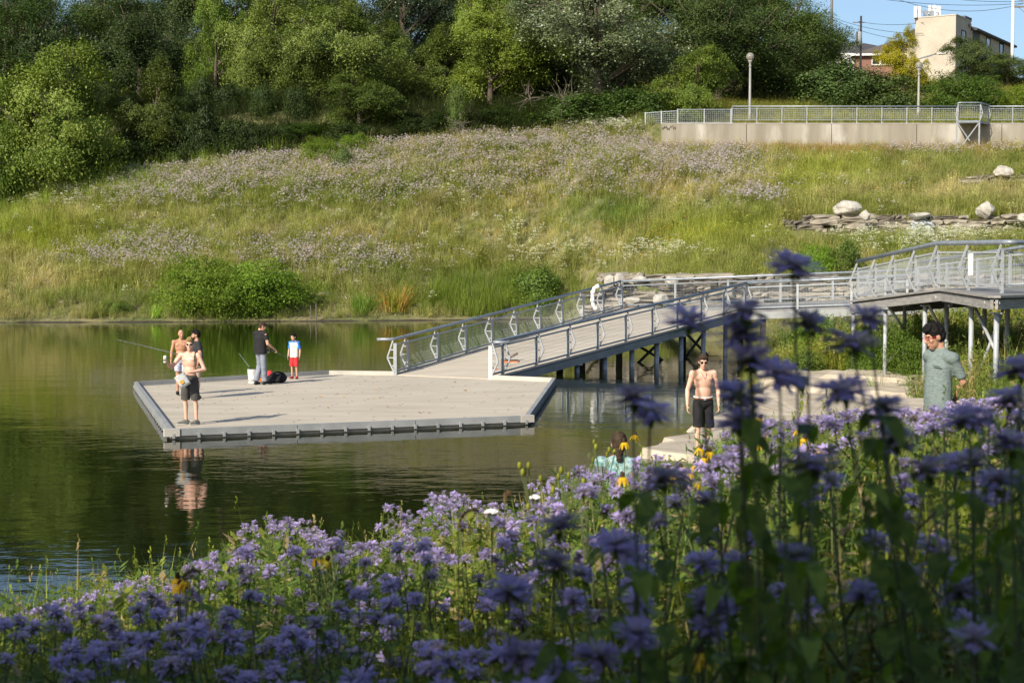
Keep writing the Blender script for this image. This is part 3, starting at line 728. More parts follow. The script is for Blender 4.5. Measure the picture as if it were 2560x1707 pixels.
railing('fence', 'long grey mesh railing on the hilltop wall from the trees to the platform', [(px(1827,WY),WY+.05,WT+.06),(px(2386,WY),WY+.05,WT+.06)], 1, 1.76, None, grp, hand=1.17, post_h=1.05, bow=.12, tube_out=0, mesh_dx=.12, mesh_dz=.12, wire=.010, lo=.22, tube_r=.05)
railing('fence', 'grey mesh railing on the hilltop wall right of the platform', [(px(2466,WY),WY+.05,WT+.06),(px(2760,WY),WY+.05,WT+.06)], 1, 1.76, None, grp, hand=1.17, post_h=1.05, bow=.12, tube_out=0, mesh_dx=.12, mesh_dz=.12, wire=.010, lo=.22, tube_r=.05)
pl = empty('lookout_platform', 'small steel platform standing out from the hilltop wall on two legs', 'platform', (px(2415,112), 112, 11))
PY = 111.7; xa, xb = px(2385,PY), px(2444,PY); xc_, xd = px(2388,WY), px(2466,WY)
MB().prism([(xa,PY,WT+.1),(xb,PY,WT+.1),(xd,WY-.02,WT+.1),(xc_,WY-.02,WT+.1)], .16).build('deck', M['steel'], pl)
for x in (xa+.05, xb-.05): MB().bar((x,PY+.06,gh(x,PY)-.2),(x,PY+.06,WT-.07), .1, .1).build('leg', M['steel_pale'], pl)
MB().bar((xa+.1,PY+.06,WT-.1),(xa+.95,PY+.1,WT-1.3), .07, .07).build('brace', M['steel_pale'], pl)
MB().bar((xb-.1,PY+.06,WT-.1),(xa+.45,PY+.1,WT-1.6), .07, .07).build('brace', M['steel_pale'], pl)
railing('railing', 'mesh railing around the small steel platform on the hilltop wall', [(xc_,WY-.1,WT+.12),(xa+.05,PY+.06,WT+.12),(xb-.05,PY+.06,WT+.12),(xd-.1,WY-.1,WT+.12)], 1, 1.75, None, None, hand=1.2, post_h=1.08, bow=.16, tube_out=0, mesh_dx=.12, mesh_dz=.12, wire=.010, lo=.2, tube_r=.05)
# ================================================================ lamp posts
def globemat():
    m, t, p, L = nodes('lamp_globe'); p.inputs['Base Color'].default_value = (.42,.40,.36,1); p.inputs['Roughness'].default_value = .12; p.inputs['Transmission Weight'].default_value = .55; p.inputs['IOR'].default_value = 1.2
    return m
M['globe'] = globemat(); M['post_grey'] = mat('lamp_post_paint', (.25,.25,.235), .6, .1, .12, 3)
def lamp_post(label, U, Vg, y, gr=.27):
    x = px(U, y); zg = CZ+(650-Vg)/4000*y; g = gh(x, y)
    r = empty('street_lamp', label, 'street lamp', (x, y, g), 'globe lamps behind the hilltop fence')
    MB().lathe([(.20,0),(.20,.25),(.12,.4),(.105,1.2),(.075,zg-g-.75)], 12, 0, (x,y,g)).build('pole', M['post_grey'], r, smooth=True)
    MB().lathe([(.10,0),(.12,.06),(.08,.12),(.08,.30),(.15,.40),(.16,.5)], 12, 0, (x,y,zg-.76)).build('collar', M['post_grey'], r, smooth=True)
    MB().ell((x,y,zg), (gr,gr,gr), None, 20, 14).build('globe', M['globe'], r, smooth=True)
lamp_post('globe street lamp standing against the dark trees', 1871, 147, 118.5, .30)
lamp_post('globe street lamp standing in front of the yellow leaved tree', 2290, 168, 120.5, .27)
# ================================================================ houses on the rim
def brickmat(name, c1, c2, mort, sc=3.0, coord=(1,1,1)):
    m, t, p, L = nodes(name); tc = t.nodes.new('ShaderNodeTexCoord'); 
    sx_ = t.nodes.new('ShaderNodeSeparateXYZ'); L(tc.outputs['Object'], sx_.inputs[0]); ad = t.nodes.new('ShaderNodeMath'); L(sx_.outputs[0], ad.inputs[0]); L(sx_.outputs[1], ad.inputs[1])
    cb = t.nodes.new('ShaderNodeCombineXYZ'); L(ad.outputs[0], cb.inputs[0]); L(sx_.outputs[2], cb.inputs[1])
    b = t.nodes.new('ShaderNodeTexBrick'); b.inputs['Scale'].default_value = sc; L(cb.outputs[0], b.inputs['Vector'])
    b.inputs['Color1'].default_value = (*c1,1); b.inputs['Color2'].default_value = (*c2,1); b.inputs['Mortar'].default_value = (*mort,1); b.inputs['Mortar Size'].default_value = .025
    n = t.nodes.new('ShaderNodeTexNoise'); n.inputs['Scale'].default_value = .8; n.inputs['Detail'].default_value = 6; L(tc.outputs['Object'], n.inputs[0])
    mx = t.nodes.new('ShaderNodeMix'); mx.data_type = 'RGBA'; mx.blend_type = 'OVERLAY'; mx.inputs[0].default_value = .25; L(b.outputs[0], mx.inputs[6]); L(n.outputs[0], mx.inputs[7]); L(mx.outputs[2], p.inputs['Base Color'])
    p.inputs['Roughness'].default_value = .9; return m
M['cream_brick'] = brickmat('cream_brick', (.40,.355,.29), (.44,.395,.325), (.36,.32,.26), 6.5); M['red_brick'] = brickmat('red_brick', (.20,.085,.06), (.25,.11,.075), (.22,.17,.14), 6.5)
M['roof_dark'] = mat('dark_shingles', (.055,.055,.06), .9, 0, .25, 6); M['roof_brown'] = mat('brown_shingles', (.10,.085,.075), .9, 0, .25, 6); M['slate'] = mat('slate_cladding', (.075,.08,.09), .8, 0, .3, 3)
M['glass'] = mat('dark_glass', (.02,.024,.03), .08, spec=.8); M['glass_sky'] = mat('window_glass_painted_sky', (.30,.36,.44), .08, spec=.9)  # pale pane colour stands in for reflected sky
BY = 165.0; Bc = at(2390, 38, BY); BZ = Bc.z; GZ = 19.0
dl = Vector((-.85,.53,0)).normalized(); dr = Vector((.53,.85,0)).normalized()
C0 = Vector((Bc.x, BY, 0)); A0 = C0+dl*4.25; D0 = C0+dr*5.4
cb = empty('cream_building', 'cream brick building with a flat tower and a dark roofed wing', 'building', (C0.x, C0.y, GZ))
def wallbox(a, b, z0_, z1, th=.3):
    d = (b-a).normalized(); n = Vector((d.y,-d.x,0)); n = n if n.y < 0 else -n
    q = MB(); q.prism([Vector((p.x,p.y,z1)) for p in ((a, b, b-n*th, a-n*th) if (b-a).cross(-n).z > 0 else (b, a, a-n*th, b-n*th))], z1-z0_); return q
q = MB(); q.prism([Vector((p.x,p.y,BZ)) for p in (A0, C0, D0, A0+dr*5.4)], BZ-GZ+1); q.build('tower_wall', M['cream_brick'], cb)
q = MB(); q.prism([Vector((p.x,p.y,BZ+.10)) for p in (A0-dr*.05+dl*.05, C0-dr*.05-dl*.05, D0+dr*.05-dl*.05, A0+dr*5.45+dl*.05)], .12); q.build('parapet_cap', M['curb_pale'], cb)
q = MB(); q.prism([Vector((p.x,p.y,BZ+.34)) for p in (C0+dr*3.2-dl*.02, D0+dr*.06-dl*.06, D0+dr*.06+dl*4, C0+dr*3.2+dl*4)], .24); q.build('raised_parapet', M['slate'], cb)
def window(face_o, fd, fn, s0, s1, z0_, z1, parent, glass='glass', frame='black'):
    a, b = face_o+fd*s0, face_o+fd*s1
    f = MB(); rec = -.02
    for p, q2, ww in ((Vector((a.x,a.y,z0_)),Vector((b.x,b.y,z0_)),.08),(Vector((a.x,a.y,z1)),Vector((b.x,b.y,z1)),.08),(Vector((a.x,a.y,z0_)),Vector((a.x,a.y,z1)),.08),(Vector((b.x,b.y,z0_)),Vector((b.x,b.y,z1)),.08)):
        f.bar(p+fn*.02, q2+fn*.02, ww, .10, up=fn)
    w0 = f.build('window', M[frame], parent)
    m_ = (a+b)/2
    MB().bar(Vector((m_.x,m_.y,z0_))+fn*.005, Vector((m_.x,m_.y,z1))+fn*.005, (b-a).length, .02, up=fn).build('pane', M[glass], w0)
    MB().bar(Vector((a.x,a.y,z0_-.06))+fn*.06, Vector((b.x,b.y,z0_-.06))+fn*.06, .18, .09).build('sill', M['curb_pale'], w0)
nr = Vector((dr.y,-dr.x,0))
def zV(V, y): return CZ+(650-V)/4000*y
window(C0, dr, nr, 2.0, 3.5, zV(119,167.5), zV(84,167.5), cb)
MB().bar(C0+dr*2.95+nr*.03+Vector((0,0,zV(119,167.5))), C0+dr*2.95+nr*.03+Vector((0,0,zV(84,167.5))), .08, .06, up=nr).build('mullion', M['white_paint'], cb)
W0 = D0+nr*0.15; W1 = D0+dr*16; WZ = zV(79,170)
q = MB(); q.prism([Vector((p.x,p.y,WZ)) for p in (W0, W1+nr*.15, W1+dl*7, W0+dl*7)], WZ-GZ+1); q.build('wing_wall', M['cream_brick'], cb)
q = MB(); q.bar(Vector((0,0,0))+W0+dr*1.35+nr*.03+Vector((0,0,WZ-4)), W0+dr*1.35+nr*.03+Vector((0,0,WZ-.1)), 2.5, .06, up=nr); q.build('slate_panel', M['slate'], cb)
e0, e1, e2, e3 = [Vector((p.x,p.y,WZ)) for p in (W0+nr*.55-dr*.1, W1+nr*.55+dr*.4, W1+dl*7.4+dr*.4, W0+dl*7.4-dr*.1)]
ridA, ridB = (e0+e3)/2+Vector((0,0,1.35)), (e1+e2)/2-dr*5+Vector((0,0,1.35))
q = MB(); q.add([e0,e1,e2,e3,ridA,ridB,e0+dwn*.22,e1+dwn*.22,e2+dwn*.22,e3+dwn*.22], [(0,1,5,4),(1,2,5),(2,3,4,5),(3,0,4),(0,6,7,1),(1,7,8,2),(2,8,9,3),(3,9,6,0),(9,8,7,6)]); q.build('wing_roof', M['roof_dark'], cb)
window(W0, dr, nr, 5.2, 6.7, zV(143,173), zV(96,173), cb, 'glass_sky'); window(W0, dr, nr, 10.5, 12, zV(143,176), zV(100,176), cb, 'glass')
MB().tube([W0+nr*.1+dr*.05+Vector((0,0,GZ)), W0+nr*.1+dr*.05+Vector((0,0,WZ-.2))], .05, 6).build('downpipe', M['black'], cb)
lm = C0+dr*4.6+nr*.12; MB().box((lm.x, lm.y, zV(71,169)), (.25,.25,.35)).build('wall_light', M['rust'], cb)
# antennas on the roof: one cluster frame
an = empty('antenna_cluster', 'white panel antennas on a frame at the cream tower roof', 'antennas', (A0.x, A0.y, BZ))
ax = [(2288,17,45,1.9),(2298,16,44,2.2),(2324,15,40,3.4),(2335,14,40,3.0),(2344,16,39,4.6),(2348,17,39,3.8)]
for U, v0, v1, dy in ax:
    y = 165+dy; p, q_ = at(U, v0, y), at(U, v1, y); MB().bar(p, q_, .28, .16, up=(0,1,0)).build('panel_antenna', M['white_plastic'], an)
    MB().tube([p+Vector((.02,.2,-.2)), q_+Vector((.02,.2,-.5))], .05, 6).build('mast', M['steel_pale'], an)
for (u0, v0), (u1, v1) in (((2288,29),(2346,33)),((2290,50),(2310,51)),((2296,26),(2330,31)),((2312,24),(2318,40))):
    MB().tube([at(u0,v0,168), at(u1,v1,168)], .05, 6).build('frame_tube', M['steel_pale'], an)
for U in (2314, 2329): MB().box(at(U,34,168), (.35,.3,.5)).build('radio_box', M['steel'], an)
# brick house with brown hip roof
def hip_house(name, label, cat, c, size, rot, z0_, eave, ridge, wall, roof, over=.5):
    R = Matrix.Rotation(rot, 3, 'Z'); r = empty(name, label, cat, (c[0],c[1],z0_))
    sx2, sy2 = size[0]/2, size[1]/2; V3 = lambda x, y, z: Vector((c[0],c[1],0))+R @ Vector((x,y,0))+Vector((0,0,z))
    q = MB(); q.prism([V3(-sx2,-sy2,eave), V3(sx2,-sy2,eave), V3(sx2,sy2,eave), V3(-sx2,sy2,eave)], eave-z0_+1); q.build('wall', wall, r)
    a, b = sx2+over, sy2+over; k = min(a, b)
    q = MB(); q.add([V3(-a,-b,eave),V3(a,-b,eave),V3(a,b,eave),V3(-a,b,eave),V3(-a+k,0,ridge),V3(a-k,0,ridge)], [(0,1,5,4),(1,2,5),(2,3,4,5),(3,0,4),(3,2,1,0)]); q.build('roof', roof, r)
    for p, q2 in ((V3(-a,-b,eave-.1),V3(a,-b,eave-.1)),(V3(-a,-b,eave-.1),V3(-a,b,eave-.1)),(V3(a,-b,eave-.1),V3(a,b,eave-.1))): MB().bar(p, q2, .12, .22).build('gutter', M['white_paint'], r)
    return r, V3, R
hy = 186.0
bh, V3, R = hip_house('brick_house', 'red brick house with brown hipped roof behind the yellow tree', 'house', (px(2240,hy)+1, hy+4), (11,9), -.10, 19, zV(141,hy), zV(110,hy+4), M['red_brick'], M['roof_brown'])
fo = V3(-5.5,-4.5,0); fd = (V3(5.5,-4.5,0)-fo).normalized(); fn = Vector((fd.y,-fd.x,0))
for s0, s1 in ((1.8,2.7),(2.8,3.9),(4.0,4.8),(7,8.4)): window(fo, fd, fn, s0, s1, zV(167,hy), zV(150,hy), bh, 'glass', 'white_paint')
hip_house('grey_house', 'dark hipped roof of a house left of the utility pole', 'house', (px(2143,202), 206), (13,10), .15, 19, zV(138,200), zV(113,206), M['cream_brick'], M['roof_dark'])
gy = 176.0; gb = empty('white_gabled_shed', 'pale roofed shed with a white gable below the dark roof', 'shed', (px(2110,gy), gy, 19))
P0, P1 = at(2075,158,gy), at(2134,158,gy); ap = at(2119,138,gy); bk_ = Vector((-3.2,4,0))
q = MB(); q.prism([Vector((P0.x+1.6,gy,P0.z)), Vector((P1.x,gy,P0.z)), Vector((P1.x,gy+4,P0.z)), Vector((P0.x+1.6,gy+4,P0.z))], P0.z-18.5); q.build('wall', M['white_paint'], gb)
ga, gbb, gc = Vector((P0.x+1.5,gy-.2,P0.z-.1)), Vector((P1.x+.1,gy-.2,P0.z-.1)), Vector((ap.x,gy-.2,ap.z))
q = MB(); q.add([ga,gbb,gc,ga+bk_,gbb+bk_,gc+bk_], [(0,1,2),(5,4,3),(0,2,5,3),(2,1,4,5),(1,0,3,4)]); q.build('roof', mat('pale_roof', (.50,.48,.45), .8, 0, .08, 4), gb)
# poles and wires
M['pole_wood'] = mat('pole_wood', (.16,.135,.11), .9, 0, .3, 2, stretch=(6,6,.4))
def upole(label, U, Vt, Vb, y, rpx, parts=()):
    x = px(U, y); zt, zb = zV(Vt, y), zV(Vb, y); g = min(zb, 19.5)
    r = empty('utility_pole', label, 'utility pole', (x, y, g), 'wooden utility poles on the rim'); k = y/4000*rpx
    MB().tube([(x,y,g),(x,y,zt)], [k*1.15, k*.85], 10).build('pole', M['pole_wood'], r, smooth=True); return r, x, zt
p1, x1, t1 = upole('tall wooden utility pole beside the dark tree, cut by the top of the picture', 2072, -160, 70, 172, 3.2)
p2, x2, t2 = upole('short wooden utility pole with a grey transformer', 2145, 47, 157, 178, 3.0)
tz = zV(106,178); MB().lathe([(.0,-.75),(.36,-.75),(.38,0),(.38,.75),(.33,.82),(0,.85)], 12, 0, (x2-.36,177.5,tz)).build('transformer', M['steel_pale'], p2, smooth=True)
MB().tube([(x2-.36,177.5,tz+.85),(x2-.36,177.5,tz+1.4)], .05, 6).build('insulator', M['white_plastic'], p2)
MB().bar((x2-.9,178,t2-.7),(x2+.4,178,t2-.7), .1, .1).build('crossarm', M['pole_wood'], p2)
p3, x3, t3 = upole('wooden utility pole with crossarms at the right edge of the picture', 2559, -120, 200, 150, 3.4)
for V, l in ((7,.9),(25,1.3)): 
    z = zV(V,150); MB().bar((x3-l,150,z),(x3+l,150,z+.1), .12, .14).build('crossarm', M['pole_wood'], p3)
    MB().bar((x3-l*.7,150,z),(x3,150,z-.8), .06, .06).build('crossarm_brace', M['steel'], p3)
xw = px(2521,175); q = MB().tube([(xw,175,20),(xw,175,zV(-60,175))], [.2,.14], 10); o = q.build('white_pole', M['white_paint'], smooth=True); tag(o, 'tall smooth white pole behind the dark roofed wing', 'pole')
def wire(label, a, b, sag, n=14, r=.022):
    a, b = Vector(a), Vector(b); pts = [lerp(a, b, i/n)+Vector((0,0,-sag*4*(i/n)*(1-i/n))) for i in range(n+1)]
    o = MB().tube(pts, r, 5).build('power_line', M['black']); tag(o, label, 'power line', 'power lines against the sky')
wire('upper power line sagging to the right pole', at(2200,-2,150), at(2558,9,150), .35)
wire('second power line sagging across the sky to the right pole', at(2240,-2,152), at(2558,10,150), .9)
wire('short power line at the top right corner of the sky', at(2400,0,160), at(2557,4,150), .1)
wire('power line from the tall pole over the short pole to the tower', at(2072,41,172), at(2309,84,166.5), .5)
wire('lower power line from the tall pole to the yellow tree', at(2072,45,172), at(2240,98,172), .3)
wire('thin power line running level from the short pole to the tower', at(2145,54,178), at(2309,57,166.5), .3)
wire('thin service line dropping across the bushes on the right', at(2560,152,140), at(2428,189,138), .3)
wire('short line from the tall pole into the dark tree', at(2072,41,172), at(2040,40,172), .02)
sl = empty('street_lamp', 'pale street lamp arm reaching out in front of the cream tower', 'street lamp', at(2300,140,150))
MB().tube([at(2262,158,150), at(2300,146,150), at(2345,134,150)], .06, 8).build('arm', M['steel_pale'], sl, smooth=True)
MB().tube([at(2290,150,150), at(2330,140,150)], .04, 6).build('strut', M['steel_pale'], sl)
hc = at(2355,135,150); MB().ell(hc, (.55,.22,.11), None, 16, 8).build('lamp_head', M['white_plastic'], sl, smooth=True)
MB().tube([(at(2262,158,150)), (at(2262,158,150).x, 150, 19.5)], .11, 8).build('pole', M['steel_pale'], sl, smooth=True)
# ================================================================ trees
def leaf_cloud(name, cents, sig, nper, leaf, m, seed, asp=.5, up=.35, center=(0,0,0), rndc=None, droop=0.0):
    """leaf-sized faces spread round clump centres"""
    r = np.random.default_rng(seed); cents = np.asarray(cents, float); K = len(cents)
    C = np.repeat(cents, nper, 0); n = len(C)
    sg = np.asarray(sig, float); cs = np.repeat(r.uniform(.7,1.3,K), nper)[:, None]
    off = r.normal(size=(n,3))*sg*cs
    off[:, 2] -= droop*(off[:, 0]**2+off[:, 1]**2)/max(sg[0], .01)
    P = C+off
    outw = P-np.asarray(center); outw /= np.linalg.norm(outw, axis=1)[:, None]+1e-6
    N = outw*.7+np.array([0,0,up])+r.normal(size=(n,3))*.55; N /= np.linalg.norm(N, axis=1)[:, None]
    A = np.cross(N, r.normal(size=(n,3))); A /= np.linalg.norm(A, axis=1)[:, None]+1e-6; A[:, 2] -= .25
    B = np.cross(N, A)
    L = leaf*r.uniform(.7,1.35,n)[:, None]
    V = np.stack([P-A*L*.5, P+B*L*asp*.5-A*L*.05+N*L*.08, P+A*L*.5-N*L*.06, P-B*L*asp*.5-A*L*.05+N*L*.08], 1).reshape(-1,3)
    F = np.arange(n*4).reshape(-1,4)
    me = grid_mesh(name, V, F, m, smooth=False)
    rc = np.repeat(r.random(K), nper)
    at_ = me.attributes.new('rnd', 'FLOAT', 'FACE'); at_.data.foreach_set('value', np.clip(rc*.55+r.random(n)*.45, 0, 1).astype(np.float32))
    return me
def crown_centres(blobs, K, seed, inner=.55):
    r = np.random.default_rng(seed); out = []
    wts = np.array([b[3]*b[4]+b[3]*b[5] for b in blobs]); wts /= wts.sum()
    for b, k in zip(blobs, np.maximum(3, (wts*K).astype(int))):
        d = r.normal(size=(k,3)); d /= np.linalg.norm(d, axis=1)[:, None]
        q = r.uniform(inner, 1.3, k)
        out.append(np.array(b[:3])+d*np.array(b[3:])*q[:, None])
    return np.concatenate(out)
M['bark'] = mat('bark', (.085,.068,.05), .95, 0, .35, 6, bump=.6, bs=12, stretch=(1,1,.25))
M['leaf_yg'] = leafmat('leaf_yellow_green', (.098,.142,.022), (.210,.240,.042), .20)
M['leaf_dk'] = leafmat('leaf_dark_green', (.045,.080,.018), (.110,.150,.032), .15)
M['leaf_gr'] = leafmat('leaf_grey_green', (.075,.110,.045), (.180,.210,.105), .14, rough=.4, spec=.5)
M['leaf_br'] = leafmat('leaf_bright_green', (.065,.135,.014), (.145,.225,.028), .35)
def tree_variant(nm, H, Wd, z0_, m, seed, nb, K, nper, leaf, sig, trunk_r, inner=.55, cone=0.0, asp=.5, droop=.38, plates=False):
    r = random.Random(seed); blobs = []
    if plates:
      for i in range(nb):
        t = (i+.5)/nb; z = z0_+(H-z0_)*(.12+.80*t); rad = Wd/2*(math.sin(PI*min(1, .18+.78*t*(1-cone*.3)))**.7)*(1-cone*t)
        a = i*2.4+r.uniform(-.4,.4); d = rad*r.uniform(.30,.60); br = rad*r.uniform(.48,.66); blobs.append((d*math.cos(a), d*math.sin(a), z, br, br, br*.72))
    nb = 0 if plates else int(nb*1.8)
    for i in range(nb):
        t = ((i*.618+r.uniform(-.06,.06)) % 1.0); z = z0_+(H-z0_)*(.10+.82*t)
        rad = Wd/2*(math.sin(PI*min(1, .20+.76*t*(1-cone*.3)))**.6)*(1-cone*t)
        a = i*2.4+r.uniform(-.5,.5); br = Wd*r.uniform(.14,.26)*(1-.25*t); d = max(0, rad-br*r.uniform(.5,1.3))
        blobs.append((d*math.cos(a), d*math.sin(a), z+r.uniform(-.05,.05)*H, br, br, br*r.uniform(.65,1.0)))
    cs = crown_centres(blobs, K, seed, inner)
    cs[:, 2] = np.maximum(cs[:, 2], .15)
    me = leaf_cloud('crown', cs, sig, nper, leaf, m, seed, center=(0,0,H*.45), asp=asp, droop=droop)
    q = MB(); k = 7
    pts = [Vector((math.sin(i*1.3+seed)*trunk_r*.6*i/k, math.cos(i*1.7+seed)*trunk_r*.6*i/k, -.6+(H*.78+.6)*i/k)) for i in range(k+1)]
    q.tube(pts, [trunk_r*(1.25-1.1*i/k) for i in range(k+1)], 9)
    for i, b in enumerate(blobs):
        s = pts[min(k-1, max(1, int(k*(b[2]-H*.12)/(H*.9))))]; e = Vector(b[:3]); mid = lerp(s, e, .5)+Vector((0,0,-.05*H*.3))
        q.tube([s, mid, e, e+(e-s)*.35], [trunk_r*.42, trunk_r*.3, trunk_r*.16, .02], 6)
    for i in range(0, len(cs), 3):
        e = Vector(cs[i]); b = min(blobs, key=lambda bb: (Vector(bb[:3])-e).length)
        q.tube([Vector(b[:3]), lerp(Vector(b[:3]), e, .6)+Vector((0,0,.1)), e], [trunk_r*.12, trunk_r*.07, .012], 4, caps=False)
    tm = q.mesh('trunk', M['bark'], smooth=True)
    return dict(crown=me, trunk=tm, H=H, W=Wd)
TV = {
 'round0': tree_variant('round', 9, 9, .8, M['leaf_yg'], 21, 12, 112, 450, .15, (.43,.43,.27), .22),
 'round1': tree_variant('round', 9, 9, .6, M['leaf_yg'], 37, 13, 118, 440, .15, (.42,.42,.26), .22),
 'tall0': tree_variant('tall', 14, 9, 3.2, M['leaf_dk'], 41, 14, 130, 380, .17, (.52,.52,.36), .30),
 'tall1': tree_variant('tall', 14, 8.5, 2.4, M['leaf_dk'], 57, 15, 130, 380, .17, (.50,.50,.36), .30, cone=.25),
 'cotton': tree_variant('cotton', 14, 12, 3.4, M['leaf_gr'], 63, 16, 150, 370, .145, (.50,.50,.35), .42, asp=.75),
 'big': tree_variant('big', 14, 9, 1.8, M['leaf_dk'], 47, 17, 200, 340, .115, (.45,.45,.30), .30, cone=.12),
 'shrub0': tree_variant('shrub', 4, 4.4, .1, M['leaf_dk'], 71, 9, 90, 150, .15, (.32,.32,.24), .07, plates=True),
 'shrub1': tree_variant('shrub', 4, 4.8, .1, M['leaf_br'], 83, 10, 110, 160, .125, (.31,.31,.21), .07, droop=.3, plates=True),
}
def tree(var, label, U, Vt, y, wpx, tint=(1,1,1), name='tree', cat='tree', group=None, rz=None, base=None):
    v = TV[var]; x = px(U, y); g = gh(x, y) if base is None else base
    h = zV(Vt, y)-g; wd = wpx*y/4000
    r = empty(name, label, cat, (x, y, g-.1), group, rz=random.uniform(0, 6.28) if rz is None else rz)
    for k, me in (('trunk', v['trunk']), ('crown', v['crown'])):
        o = link(k, me, r); o.scale = (wd/v['W'], wd/v['W'], h/v['H'])
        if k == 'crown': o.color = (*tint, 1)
    return r
# the ones a viewer can pick out, from left to right
tree('round0', 'broad yellow green tree leaning low over the left end of the meadow', 165, 105, 117.5, 400, (.82,.92,.85), rz=.4)
tree('shrub1', 'small bright bush at the left edge below the broad tree', 20, 292, 115, 150, (1.0,.95,.9), 'bush', 'bush')
tree('round1', 'olive tree hanging over the dark rocky bank right of the broad tree', 395, 165, 123, 240, (.45,.5,.45))
tree('big', 'tall glossy leaved tree at the top left corner', 60, -45, 235, 430, (.62,.78,.6))
tree('big', 'tall dark tree with a bare crooked limb above the rocky bank', 280, -40, 245, 400, (.75,.8,.7))
tree('big', 'dark tree standing directly above the overgrown rocky bank', 440, -30, 240, 330, (.6,.65,.6))
tree('round1', 'bright green tree in the top row above the rocky bank', 545, -30, 141, 200, (.62,.78,.55))
tree('round0', 'pale yellow green tree drooping in the top row beside the long tree', 680, -20, 136, 250, (.88,.95,1.1))
tree('round1', 'long pale yellow green tree reaching down to the green shrub on the meadow edge', 860, 20, 126, 330, (.90,.98,1.15), rz=2.2)
tree('round0', 'lower pale leafy tree in front of the long yellow green tree', 900, 190, 122, 250, (.62,.75,.75))  # crown tint lowered to paint in the shade beneath the canopy
tree('cotton', 'high dark blue green tree behind the middle of the wood', 1010, -80, 143, 300, (.5,.62,.6))
tree('round0', 'bright yellow green tree hanging in tiers in the middle of the wood', 1225, 45, 127, 300, (.92,1.0,.8), rz=3.3)
tree('round1', 'topmost yellow green tree above the tiered one', 1235, -40, 135, 220, (.9,1.0,.85))
tree('shrub0', 'slender sapling standing in the dark gap of the wood', 1140, 200, 121, 60, (.8,.85,.7), 'sapling', 'tree')
tree('cotton', 'big grey green cottonwood with a forked trunk in front of the wood', 1495, -70, 122, 440, (1.05,1.05,1.0), rz=1.0)
tree('shrub0', 'dark green bush below the cottonwood trunk', 1470, 225, 119.5, 260, (.55,.68,.55), 'bush', 'bush')
tree('shrub0', 'leafy bush between the cottonwood and the hilltop wall', 1600, 215, 118.5, 210, (.60,.75,.55), 'bush', 'bush')  # leaf tint lowered, under-canopy shade put into the colour
tree('round0', 'yellow green tree hanging over the left end of the mesh fence', 1735, 118, 118.5, 230, (.75,.88,.75), rz=5.0)
tree('big', 'large dark tree behind the globe lamp at the end of the wood', 1790, -110, 130, 400, (.8,.85,.9))
tree('big', 'dark pointed tree at the right end of the wood against the sky', 1935, -60, 135, 330, (.95,1.0,.9), rz=2)
tree('tall1', 'feathery tree whose branches reach into the sky beside the tall pole', 2025, 40, 139, 200, (1.25,1.2,1.0), rz=4)
tree('shrub0', 'wide dark bush right of the dark pointed tree, below the grey house', 2075, 150, 129, 260, (.75,.85,1.0), 'bush', 'bush')
tree('shrub0', 'dark blue green bush left of the yellow leaved tree', 2180, 175, 126, 230, (.9,.95,1.05), 'bush', 'bush')
tree('round1', 'slim tree with yellow autumn leaves in front of the brick house', 2252, 82, 139, 130, (2.1,1.55,.35), rz=1)
tree('shrub1', 'rounded green bush left of the second globe lamp pole, at the tower foot', 2395, 178, 124, 230, (.75,.8,.8), 'bush', 'bush')
tree('round0', 'thin grey green tree in front of the cream tower', 2420, 95, 146, 190, (.55,.62,1.1), rz=2)
tree('round0', 'grey green tree under the wing windows of the cream building', 2510, 140, 143, 200, (.5,.58,.9), rz=3)
tree('shrub1', 'yellow green bush at the right end behind the hilltop railing', 2540, 212, 123, 130, (1.2,1.0,.7), 'bush', 'bush')
# back rows that close the wood
gb_ = 'trees in the back rows of the wood'; R_ = random.Random(5)
for i, U in enumerate(range(-180, 1960, 105)):
    tree('big' if U < 480 else R_.choice(('tall0','tall1','big')), 'dark tree in the back row of the wood, its top above the picture', U+R_.randint(-25,25), (R_.choice((-30,-12,-40)) if U < 480 else R_.choice((-190,-150,-120,-60,-30))), (262 if U < 480 else 152)+R_.uniform(-3,5), R_.randint(270,340), (.72+R_.uniform(-.15,.15),)*2+(.68,), group=gb_)  # darkened tint paints the depth shade of the back rows
for i, U in enumerate(range(-100, 1950, 150)):
    if 420 < U < 760: continue
    tree(R_.choice(('round0','round1','tall1')), 'mid height tree filling the shaded middle of the wood', U+R_.randint(-30,30), R_.randint(-10,110), 131+R_.uniform(-2,3), R_.randint(210,280), (lambda g_: (g_*.88, g_, g_*.9))(.66+R_.uniform(-.12,.15)), group='trees in the middle of the wood')  # shade of the inner wood is put into these crown tints
for i, U in enumerate(list(range(-60, 420, 75))+list(range(700, 1640, 62))):
    tree(R_.choice(('shrub0','shrub0','shrub1')), 'low dark bush under the trees at the top edge of the meadow', U+R_.randint(-15,15), R_.randint(262,312)+(60 if U < 420 else 0), 121+R_.uniform(-1,2), R_.randint(100,160), (lambda g_: (g_*.85, g_, g_*.8))(.42+R_.uniform(-.15,.18)), 'bush', 'bush', 'bushes along the top edge of the meadow')  # deep shade under the trees is painted in by the dark leaf tint
for i, U in enumerate(range(420, 760, 48)):
    tree('shrub0', 'straggly bush on the shaded rocky bank', U+R_.randint(-15,15), R_.randint(170,260), 127+R_.uniform(-3,3), R_.randint(70,120), (.42,.5,.42), 'bush', 'bush', 'bushes on the rocky bank')  # dark leaf tint carries the shade of the bank
tree('shrub1', 'light green shrub at the top edge of the meadow, left part', 805, 338, 117.5, 120, (1.25,1.15,.8), 'shrub', 'shrub'); tree('shrub1', 'light green shrub at the top edge of the meadow, right part', 900, 333, 117.8, 120, (1.2,1.15,.8), 'shrub', 'shrub')
